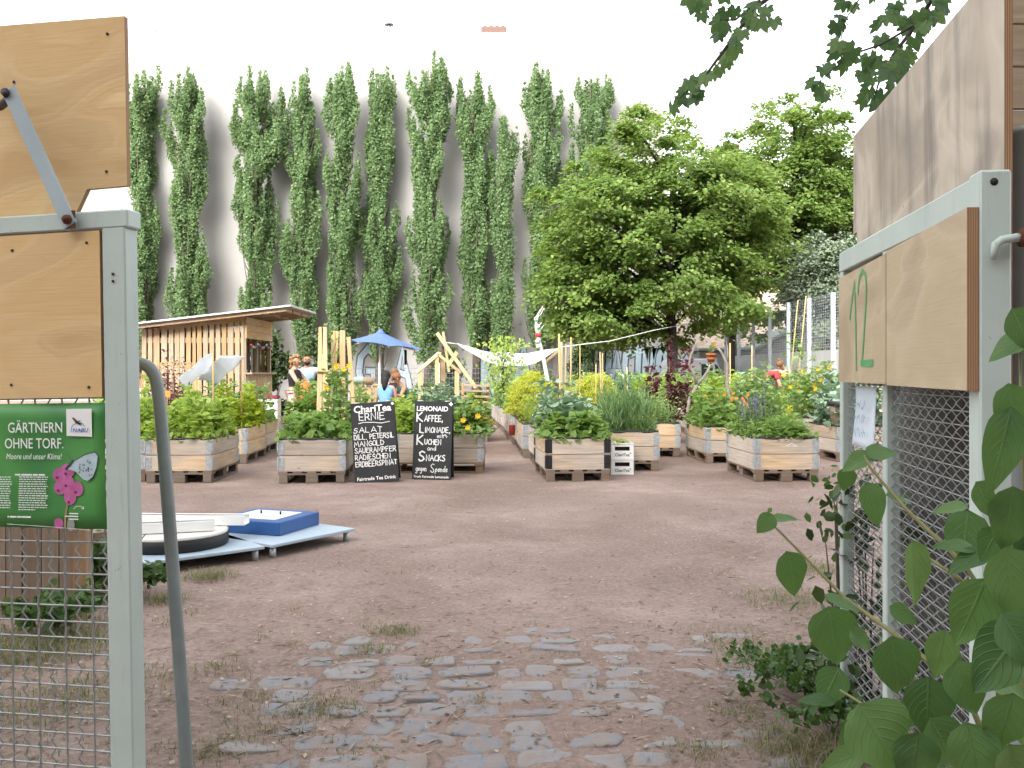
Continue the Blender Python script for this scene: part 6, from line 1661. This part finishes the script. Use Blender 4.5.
s = ban(.0085); s.type('NABU', X_(73), Z_(431.3), .0115, .05, .008, .25); s.stroke([(X_(71), Z_(431)), (X_(72.5), Z_(425)), (X_(78), Z_(421.5)), (X_(84), Z_(422.5)), (X_(87), Z_(426))], .0016); s.build('emblem_blue', plain('emblem_blue', (.02, .1, .42), .5), bo)
s = ban(.0087); s.poly([(X_(72.5), Z_(417)), (X_(74), Z_(416.5)), (X_(79), Z_(420.5)), (X_(83), Z_(423)), (X_(82), Z_(424.5)), (X_(76.5), Z_(422))]); s.stroke([(X_(75), Z_(418)), (X_(79), Z_(421)), (X_(82), Z_(420))], .002); s.build('emblem_bird', M_black, bo)
s = ban(.0089); s.stroke([(X_(73), Z_(417)), (X_(75), Z_(419)), (X_(77), Z_(420.5))], .0018); s.build('emblem_beak', plain('emblem_red', (.55, .03, .03), .5), bo)
# butterfly on pink heath flowers
s = ban(.0065); s.stroke([(X_(62), Z_(526)), (X_(62.5), Z_(515)), (X_(65), Z_(504))], .006); s.build('printed_stalk', plain('print_tan', (.35, .26, .12), .5), bo)
s = ban(.007)
for px, py, rx, ry, ro in ((57, 474, 8.2, 7.2, .3), (66, 470, 8, 7, -.2), (57.5, 487, 7.6, 7, .1), (66, 482, 7.6, 7.2, .2), (77, 488, 6.6, 7.6, .2), (68.5, 496, 7, 8.4, 0), (55, 523, 5.5, 5.5, 0)):
    s.disc(X_(px), Z_(py), rx / 360, ry / 360, 18, ro)
s.build('printed_blossom', plain('print_pink', (.52, .13, .33), .5, 0, .3, 34, 0), bo)
s = ban(.0078)
for px, py in ((54, 477), (64, 473), (55, 490), (64, 485), (75, 491.5), (67, 501.5)): s.disc(X_(px), Z_(py), .005, .004, 10)
s.build('printed_blossom_mouth', plain('print_plum', (.2, .03, .12), .5), bo)
s = ban(.0074); s.disc(X_(69), Z_(524), .012, .018); s.build('printed_blur', plain('print_greyish', (.3, .3, .28), .5), bo)
s = ban(.0082)
s.poly([(X_(70), Z_(466)), (X_(76), Z_(459)), (X_(87), Z_(453.5)), (X_(98), Z_(451)), (X_(101.5), Z_(455)), (X_(100), Z_(466)), (X_(95.5), Z_(476)), (X_(90), Z_(480)), (X_(84), Z_(478.5)), (X_(76), Z_(471)), (X_(66), Z_(468))])
s.build('printed_wing', plain('print_pale_blue', (.45, .58, .62), .5, 0, .15, 40, 0), bo)
s = ban(.0088); s.stroke([(X_(76), Z_(459)), (X_(87), Z_(453.5)), (X_(98), Z_(451)), (X_(101.5), Z_(455)), (X_(100), Z_(466)), (X_(95.5), Z_(476)), (X_(90), Z_(480))], .0022); s.stroke([(X_(66), Z_(452)), (X_(71), Z_(459))], .0014); s.stroke([(X_(65), Z_(468)), (X_(73), Z_(460))], .007)
for k in range(26):
    a_ = r.uniform(0, 1); b_ = r.uniform(-.5, .5); s.disc(X_(78 + a_ * 18), Z_(468 - a_ * 3 + b_ * 16 * (.4 + a_)), .0018, .0018, 7)
s.build('printed_wing_spots', plain('print_dark', (.05, .06, .08), .5), bo)

# bent steel tube
tb = empty('bent_tube_barrier', (gp(150, 2.85).x, 2.85, 0), 0, 'grey bent steel tube hoop standing just behind the left gate post', 'barrier')
Yt = 2.85; Pt = lambda px, py, dy=0: at(px, py, Yt + dy)
pts = [(119, 830), (120, 420), (120.5, 385), (122, 371), (126, 364.5), (131, 362), (138, 362.5), (147, 365), (153, 371), (156.5, 380), (159, 395), (163, 440), (170, 530), (179, 650), (187, 768), (189.5, 800)]
P3 = [Pt(a, b, -.12 * max(0, (b - 380)) / 420) for a, b in pts]; P3[0].z = -.01; P3[-1].z = -.01
mb = MB(); mb.tube(P3, .0205, 14); tbo = mb.build('tube', M_steelgrey, tb, tb.location)
sb_ = tbo.modifiers.new('sub', 'SUBSURF'); sb_.levels = 1; sb_.render_levels = 1

# ================================================================== right gate leaf
rg = empty('gate_leaf', (1.115, 2.1, 0), math.atan2(1.4, .185), 'open right gate leaf with weathered plywood, painted green number and wire mesh', 'gate')
mb = MB(); mb.box((0, 0, .95), (.07, .07, 1.73)); mb.build('post', M_greypaint, rg, bevel=.005)
mb = MB(); mb.box((.73, 0, 1.775), (1.385, .05, .075)); mb.build('top_rail', M_greypaint, rg, bevel=.004)
mb = MB(); mb.box((.73, 0, .075), (1.385, .045, .05)); mb.build('bottom_rail', M_greypaint, rg, bevel=.004)
for s_ in (.80, 1.40): mb = MB(); mb.box((s_, 0, .92), (.045, .045, 1.64)); mb.build('stile', M_greypaint, rg, bevel=.004)
M_mw = plain('mesh_wire', (.36, .38, .37), .4, .4)
wire_mesh(.036, .777, .1, 1.33, 0, .036, .036, .008, .0019).build('wire_mesh', M_mw, rg)
wire_mesh(.823, 1.377, .1, 1.33, 0, .036, .036, .008, .0019).build('wire_mesh', M_mw, rg)
board('number_board', [(.650, 1.313), (1.28, 1.313), (1.28, 1.70), (.650, 1.712)], .022, .036, rg, M_plyC)
board('plain_board', [(-.032, 1.307), (.628, 1.310), (.628, 1.716), (-.032, 1.73)], .026, .036, rg, M_plyC)
board('tall_board', [(.05, 1.30), (1.44, 1.30), (1.44, 1.80), (1.46, 1.80), (1.46, 1.90), (1.517, 1.90), (1.517, 2.29), (.05, 2.34)], .019, -.07, rg, M_plyB, False)
# hole and latch
mb = MB(); mb.tube([(-.0352, .004, 1.787), (-.0362, .004, 1.787)], .009, 12); mb.build('bolt_hole', M_black, rg)
mb = MB(); mb.tube([(-.045, -.05, 1.655), (-.055, -.035, 1.655), (-.055, -.005, 1.65), (-.055, .008, 1.64), (-.055, .01, 1.62), (-.045, .008, 1.61)], [.010, .010, .010, .010, .009, .006], 10); mb.build('latch', M_greypaint, rg)
mb = MB(); mb.tube([(-.05, -.075, 1.655), (-.05, -.045, 1.655)], .021, 12); mb.build('latch_collar', M_rust, rg)
# sprayed number
M_spray = plain('green_spray', (.10, .33, .13), .6, 0, .2, 20, 0)
sh_ = Sheet((1.28, .058, 1.313), (-1, 0, 0), (0, 0, 1), (0, 1, 0), .0015)
hN = .39
def NP(px, py):
    t = (px - 512) / F; off = .06
    # solve s on the board plane
    X0, Y0 = 1.115 - .9914 * off, 2.1 + .131 * off
    s0 = (t * Y0 - X0) / (.131 - t * .9914); Yd = Y0 + .9914 * s0
    return (1.28 - s0, CAM_H - (py - HZ) / F * Yd - 1.313)
sh_.stroke([NP(849.5, 318), NP(851.5, 300), NP(854, 283), NP(855, 310), NP(855.5, 340), NP(856, 369)], .017)
sh_.stroke([NP(857.5, 292), NP(859, 278), NP(862, 271), NP(865, 274), NP(866, 288), NP(865, 310), NP(863.5, 335), NP(861.5, 364)], .017)
sh_.stroke([NP(861, 363), NP(866, 363.5), NP(872, 363)], .024)
sh_.build('painted_number', M_spray, rg)
# paper note on the mesh
nt_ = empty('paper_note', rg.location, rg.rotation_euler.z, 'curling white paper note with blue handwriting tied to the right gate wire', 'note')
nb = MB(); vs = []; fs = []
sN0, sN1 = .92, 1.20
for j in range(11):
    for i in range(9):
        u, v = i / 8, j / 10; vs.append((lerp(sN0, sN1, u) - .01 * v * (1 - v), .014 + .004 * math.sin(u * 4 + v * 3) ** 2 + .012 * (1 - v) ** 3, lerp(1.085, 1.30, v) - .02 * (1 - u) * (1 - v) * 0))
for j in range(10):
    for i in range(8): fs.append((j * 9 + i, j * 9 + i + 1, j * 9 + 10 + i, j * 9 + 9 + i))
nb.add(vs, fs, None, True); po_ = nb.build('paper', plain('note_paper', (.60, .66, .72), .7, 0, .08, 9), nt_); md = po_.modifiers.new('solid', 'SOLIDIFY'); md.thickness = .001
sc_ = Sheet((sN1, .014, 1.085), (-1, 0, 0), (0, 0, 1), (0, 1, 0), .02); r = random.Random(8)
for row_ in range(3):
    for seg in range(3):
        x0 = .03 + seg * .065; y0 = .15 - row_ * .05
        sc_.stroke([(x0 + k * .008, y0 + r.uniform(-.016, .02)) for k in range(7)], .0035)
sc_.build('handwriting', plain('blue_ink', (.1, .22, .36), .6), po_)
# dark backing boards behind the mesh, timber strip and steel post beyond the right gate
db = empty('dark_backing', (1.5, 2.9, 0), math.atan2(1.4, .185), 'dark board backing showing through the right gate mesh', 'fence')
mb = MB(); x = -.75
while x < .72: mb.box((x + .07, 0, .66), (.135, .022, 1.3)); x += .141
mb.build('plank', plain('dark_backing_wood', (.075, .07, .065), .85, 0, .4, 8, .4), db)
tp = empty('timber_post', (1.225, 2.16, 0), math.atan2(1.4, .185), 'brown timber post right behind the right gate post', 'post')
mb = MB(); mb.box((.03, -.02, .64), (.06, .03, 1.28)); mb.build('shaft', M_fencewood, tp)
M_post = plain('grey_post_paint', (.36, .39, .39), .5, 0, .12, 8)
mp = empty('steel_post', (gp(1031, 2.2).x, 2.2, 0), 0, 'round grey steel post at the right edge of the photo', 'post')
mb = MB(); mb.lathe([(.046, 0), (.046, 1.93), (.05, 1.93), (.05, 1.945), (.0, 1.95)], 20); mb.build('shaft', M_post, mp)
tw = empty('slat_screen', (gp(1040, 2.45).x, 2.5, 0), 0, 'pale horizontal slats above the round steel post at the right edge', 'screen')
mb = MB(); z = 1.96
while z < 2.6: mb.box((gp(1012, 2.45).x + .3, 2.5, z + .058), (.6, .02, .112)); z += .118
mb.box((gp(1012, 2.45).x + .35, 2.53, 1.3), (.05, .04, 2.6)); mb.build('slat', M_hutwood, tw, tw.location)

# ================================================================== broad-leaved shrub at the right front
m, nt = newmat('dogwood_leaf'); n = N(nt)
g = n.new('ShaderNodeNewGeometry'); uvn = n.coord('UV'); sep = n.new('ShaderNodeSeparateXYZ'); n.put(sep.inputs[0], uvn)
au = n.math('ABSOLUTE', sep.outputs[0])
ph = n.math('SUBTRACT', sep.outputs[1], n.math('MULTIPLY', n.math('POWER', au, 1.3), .42))
vein = n.math('ABSOLUTE', n.math('SUBTRACT', n.math('FRACT', n.math('MULTIPLY', ph, 7.0)), .5))
vm = n.math('MAXIMUM', n.ramp(vein, [(.0, 1.0), (.11, 0.0)]), n.ramp(au, [(.03, 1.0), (.07, 0.0)]))
base = n.ramp(g.outputs['Random Per Island'], [(0, (.05, .115, .04)), (.5, (.085, .18, .058)), (.85, (.125, .235, .075)), (1, (.19, .30, .10))])
base = n.mix(n.math('MULTIPLY', n.noise(n.coord('Object'), 40, 4, .6), .3), base, (.055, .115, .04))
base = n.mix(n.ramp(n.noise(n.coord('Object'), 75, 3, .6), [(.70, 0.0), (.74, .8)]), base, (.16, .10, .045))
col = n.mix(n.math('MULTIPLY', vm, .35), base, (.17, .25, .11))
p = n.bsdf(col, .42, 0, n.bump(n.math('SUBTRACT', 1.0, vm), .5, .004), .45)
t = n.new('ShaderNodeBsdfTranslucent'); nt.links.new(n.mix(.5, base, (.2, .35, .05)), t.inputs['Color']); mx = n.new('ShaderNodeMixShader'); mx.inputs[0].default_value = .36
nt.links.new(p.outputs[0], mx.inputs[1]); nt.links.new(t.outputs[0], mx.inputs[2]); n.out(mx.outputs[0])
M_dog = m
def big_leaf(mb, base, tipdir, nrm_, ln, wd, droop=.25, cup=.18):
    d = Vector(tipdir).normalized(); nn = Vector(nrm_); nn = (nn - d * nn.dot(d)).normalized(); sd_ = nn.cross(d)
    base = Vector(base); K, W = 10, 6; vs = []; uv = []
    tw_ = random.uniform(-.25, .25); wav = random.uniform(0, 6)
    for i in range(K + 1):
        v = i / K
        prof = (math.sin(PI * min(1, v * 1.0) ** .72)) ** .8 if 0 < v < 1 else 0.0
        prof *= (1 - .25 * v)
        c = base + d * (ln * (v - .06 * v * v * droop)) - nn * (droop * ln * v * v * .55)
        for j in range(W + 1):
            u = (j / W - .5) * 2
            q = c + sd_ * (u * wd * .5 * prof * 1.12) + nn * (cup * abs(u) * wd * .5 * prof + .03 * wd * math.sin(v * 14 + wav + u * 2) * abs(u) + tw_ * u * wd * .25 * v)
            vs.append(q); uv.append((u, v))
    fs = []; uvs = []
    for i in range(K):
        for j in range(W):
            f = (i * (W + 1) + j, i * (W + 1) + j + 1, (i + 1) * (W + 1) + j + 1, (i + 1) * (W + 1) + j); fs.append(f); uvs.append([uv[k] for k in f])
    mb.add(vs, fs, uvs, True)
dg_ = empty('dogwood_shrub', (.95, 1.45, 0), 0, 'large broad-leaved shrub reaching in front of the right gate mesh', 'shrub')
st_, lf = MB(), MB()
# leaves seen in the photo: centre, length, width (pixels), tip direction in the picture (degrees, 0 = right, -90 = down), depth
LV = [(765, 524, 26, 20, -130, 1.75), (786, 518, 30, 16, 10, 1.76), (793, 576, 54, 34, -75, 1.72), (834, 637, 64, 52, -80, 1.62), (843, 603, 40, 20, -20, 1.66), (830, 688, 46, 34, -120, 1.62), (816, 700, 40, 18, 175, 1.6),
      (856, 462, 36, 20, -150, 1.72), (882, 452, 36, 20, 5, 1.72), (846, 480, 26, 20, -100, 1.74), (874, 505, 48, 27, -80, 1.68), (900, 498, 30, 14, -10, 1.68), (916, 575, 72, 38, -85, 1.55), (897, 668, 66, 50, -80, 1.52), (880, 738, 76, 78, -60, 1.42),
      (972, 614, 78, 54, -110, 1.45), (928, 708, 62, 52, -95, 1.45), (945, 745, 60, 50, -60, 1.42), (1000, 660, 88, 62, -130, 1.4), (1012, 585, 80, 56, -80, 1.42), (1002, 452, 96, 44, -105, 1.4), (1014, 415, 66, 40, -80, 1.42), (1010, 345, 54, 28, -150, 1.42), (1022, 330, 50, 36, -60, 1.4),
      (1010, 520, 70, 52, -95, 1.44), (968, 560, 52, 26, -160, 1.5), (955, 545, 46, 22, 170, 1.52), (940, 655, 52, 34, -100, 1.5), (968, 690, 60, 44, -70, 1.42), (1005, 725, 70, 56, -100, 1.36), (975, 758, 70, 56, -80, 1.36), (915, 762, 60, 50, -100, 1.4), (1018, 770, 60, 50, -70, 1.34), (862, 640, 30, 22, -40, 1.6), (905, 615, 34, 20, -30, 1.58),
      (842, 760, 46, 26, -160, 1.5), (950, 508, 36, 18, -170, 1.54), (985, 500, 44, 30, -60, 1.46), (1018, 640, 60, 50, -60, 1.38), (990, 545, 40, 30, -120, 1.47)]
for (cx, cy, lpx, wpx, ang, Y_) in LV:
    Y_ = Y_ * .93
    a = R(ang); c = at(cx, cy, Y_); ln = lpx / F * Y_ * .98; wd = wpx / F * Y_ * .95
    d = Vector((math.cos(a), random.uniform(-.25, .1), math.sin(a))).normalized()
    nn = Vector((random.uniform(-.3, .1), -1, random.uniform(.25, .75)))
    if wpx < lpx * .55: nn = Vector((random.uniform(-.6, .6), -.5, 1))
    big_leaf(lf, c - d * ln / 2, d, nn, ln, wd, random.uniform(.1, .4), random.uniform(.12, .3))
    root_ = c - d * ln / 2
rr_ = random.Random(12)
for k in range(20):
    cx = 1024 - 150 * rr_.random() ** 1.5; cy = rr_.uniform(640, 790) if cx < 960 else rr_.uniform(430, 790); Y_ = rr_.uniform(1.45, 1.72)
    a = R(rr_.uniform(-150, -30)); c = at(cx, cy, Y_); sz = rr_.uniform(.065, .12); d = Vector((math.cos(a), rr_.uniform(-.4, .4), math.sin(a))).normalized()
    big_leaf(lf, c, d, Vector((rr_.uniform(-.6, .5), -.8, rr_.uniform(.2, 1))), sz, sz * rr_.uniform(.55, .8), .3, .2)
for k in range(16):
    c = Vector((rr_.uniform(.75, 1.35), rr_.uniform(1.25, 1.75), rr_.uniform(.15, .75))); a = rr_.uniform(0, 6.28); sz = rr_.uniform(.07, .12)
    big_leaf(lf, c, (math.cos(a), math.sin(a), -.5), (rr_.uniform(-.5, .5), rr_.uniform(-.5, .5), 1), sz, sz * .7, .3, .2)
lf.build('foliage', M_dog, dg_, dg_.location)
ST = [[(1010, 800, 1.36), (965, 690, 1.42), (893, 633, 1.52), (845, 598, 1.6), (800, 552, 1.66), (770, 522, 1.68)], [(1040, 720, 1.36), (1000, 620, 1.42), (965, 565, 1.48), (905, 508, 1.56), (872, 470, 1.6), (864, 455, 1.61)], [(1045, 700, 1.34), (1030, 560, 1.36), (1022, 440, 1.36), (1020, 350, 1.35)], [(1000, 790, 1.36), (940, 720, 1.4), (905, 665, 1.46), (880, 640, 1.52)], [(990, 800, 1.34), (920, 740, 1.38), (840, 690, 1.5)], [(1000, 620, 1.42), (975, 590, 1.45), (910, 545, 1.5)]]
for pl in ST:
    pts = [at(a, b, y_ * .985) for a, b, y_ in pl]; m_ = len(pts)
    st_.tube([Vector((1.0, 1.5, -.02)), Vector((.98, 1.45, .3))] + pts if pl in ST[:5] else pts, ([.008, .007] if pl in ST[:5] else []) + [lerp(.0052, .0018, i / (m_ - 1)) for i in range(m_)], 7)
st_.build('stem', plain('dogwood_stem', (.20, .19, .07), .55, 0, .2, 20), dg_, dg_.location)
# small leafy shoots and ground cover by the gate foot
sh1 = shrub('leafy_shoot', 'small dark leafy shoots poking out beside the far gate stile', 'plant', 841, 3.7, .95, .07, 46, .04, M_weed, 61, .55, None, 5)
shrub('ground_ivy', 'low ivy mound at the foot of the right gate', 'plant', 800, 3.8, .10, .55, 900, .032, M_weed, 62, 0, None, 44)
shrub('ground_ivy', 'ivy and weeds at the lower right, between path edge and gate', 'plant', 835, 3.3, .10, .4, 700, .032, M_weed, 63, 0, None, 34)
shrub('climbing_ivy', 'ivy leaves growing up the lower far corner of the right gate mesh', 'plant', 868, 3.45, .85, .2, 240, .06, M_ivy, 64, 0, None, 16)

# ================================================================== maple overhead
def maple_leaf(mb, c, d, nn, s):
    d = Vector(d).normalized(); nn = Vector(nn); nn = (nn - d * nn.dot(d)).normalized(); e = nn.cross(d)
    out = []
    for ang, r_ in ((-150, .3), (-128, .56), (-108, .46), (-84, .68), (-66, .55), (-56, .74), (-40, .86), (-28, .62), (-14, .8), (0, 1.0), (14, .8), (28, .62), (40, .86), (56, .74), (66, .55), (84, .68), (108, .46), (128, .56), (150, .3)):
        a = R(ang); q = Vector(c) + (d * math.cos(a) + e * math.sin(a)) * r_ * s * .62 - nn * (r_ ** 2 * s * .12 * (1 + abs(math.sin(a))))
        out.append(q)
    k = len(out); vs = [Vector(c) + nn * .0] + out
    mb.add(vs, [(0, i + 1, i + 2) for i in range(k - 1)], None, False)
mt = empty('maple_tree', (3.9, 5.2, 0), 0, 'overhanging maple branches with dark lobed leaves against the white sky, top right', 'tree')
ml, mt_ = MB(), MB()
MV = [(676, 101), (689, 81), (695, 88), (702, 92), (711, 67), (728, 58), (720, 62), (715, 19), (707, 4), (722, 28), (741, 34), (752, 11), (735, 45), (771, 8), (779, 15), (745, 26), (690, 0), (700, 8), (844, 17), (848, 4), (841, 45), (850, 52), (828, 69), (814, 84), (824, 90), (840, 56), (865, 56), (872, 71), (868, 84), (880, 90), (876, 103), (895, 41), (902, 22), (921, 10), (936, 7), (917, 37), (908, 50), (891, 71), (886, 58), (900, 62), (882, 36), (912, 24), (930, 20), (858, 70), (870, 95), (925, 30), (896, 8), (910, 0), (842, 28), (764, 22), (730, 8), (684, 95), (705, 76), (760, 2), (890, 85), (905, 75), (880, 20), (940, 0), (926, -12), (880, -10), (850, -14), (760, -14), (720, -12)]
for px, py in MV:
    Y_ = random.uniform(4.7, 5.5)
    for k in range(random.choice((1, 2, 2))):
        c = at(px + random.uniform(-6, 6), py + random.uniform(-6, 6), Y_ + random.uniform(-.1, .1))
        maple_leaf(ml, c, (random.uniform(-.9, .5), random.uniform(-.5, .5), random.uniform(-1, -.2)), (random.uniform(-.5, .5), random.uniform(-1, -.3), random.uniform(.1, .6)), random.uniform(.10, .15))
rr_ = random.Random(5)
for k in range(1500):     # unseen crown leaves added above the gate and viewer to shade the foreground
    c = Vector((rr_.uniform(-3.2, 5.2), rr_.uniform(-2.5, 6.4), rr_.uniform(4.3, 6.8)))
    if c.y > .1 and HZ - (c.z - CAM_H) / c.y * F > -25 and 512 + c.x / c.y * F < 1060: continue
    maple_leaf(ml, c, (rr_.uniform(-1, 1), rr_.uniform(-1, 1), rr_.uniform(-1, 0)), (rr_.uniform(-.6, .6), rr_.uniform(-.6, .6), 1), rr_.uniform(.13, .21))
ml.build('foliage', leafmat('maple_leaf_dark', [(.045, .09, .035), (.065, .125, .045), (.095, .16, .055)], .45, .45), mt, mt.location)
mt_b = MB(); mt_b.tube([(3.9, 5.2, -.05), (3.85, 5.2, 2.0), (3.8, 5.2, 4.2), (3.7, 5.2, 6.4)], [.2, .16, .11, .03], 10); mt_b.build('trunk', M_trunk, mt, mt.location)
for pl in ([(1000, -160), (900, -70), (800, -25), (755, 8), (728, 45), (708, 72), (690, 88), (680, 98)], [(760, 0), (735, 20), (716, 20), (704, 4)], [(1000, -160), (960, -50), (920, 20), (893, 55), (878, 85), (874, 100)], [(915, 25), (880, 45), (850, 55), (830, 72), (818, 84)], [(960, -50), (900, -20), (862, -5), (845, 20), (840, 45)]):
    pts = [at(a, b, 5.1) for a, b in pl]
    if pl[0] == (1000, -160): pts = [Vector((3.82, 5.2, 3.3))] + pts
    m_ = len(pts); mt_.tube(pts, [lerp(.022 if len(pts) > 6 else .008, .0025, i / (m_ - 1)) for i in range(m_)], 6)
mt_.build('branch', M_darkbark, mt, mt.location)
# wind the view layer up once so every transform is final
bpy.context.view_layer.update()
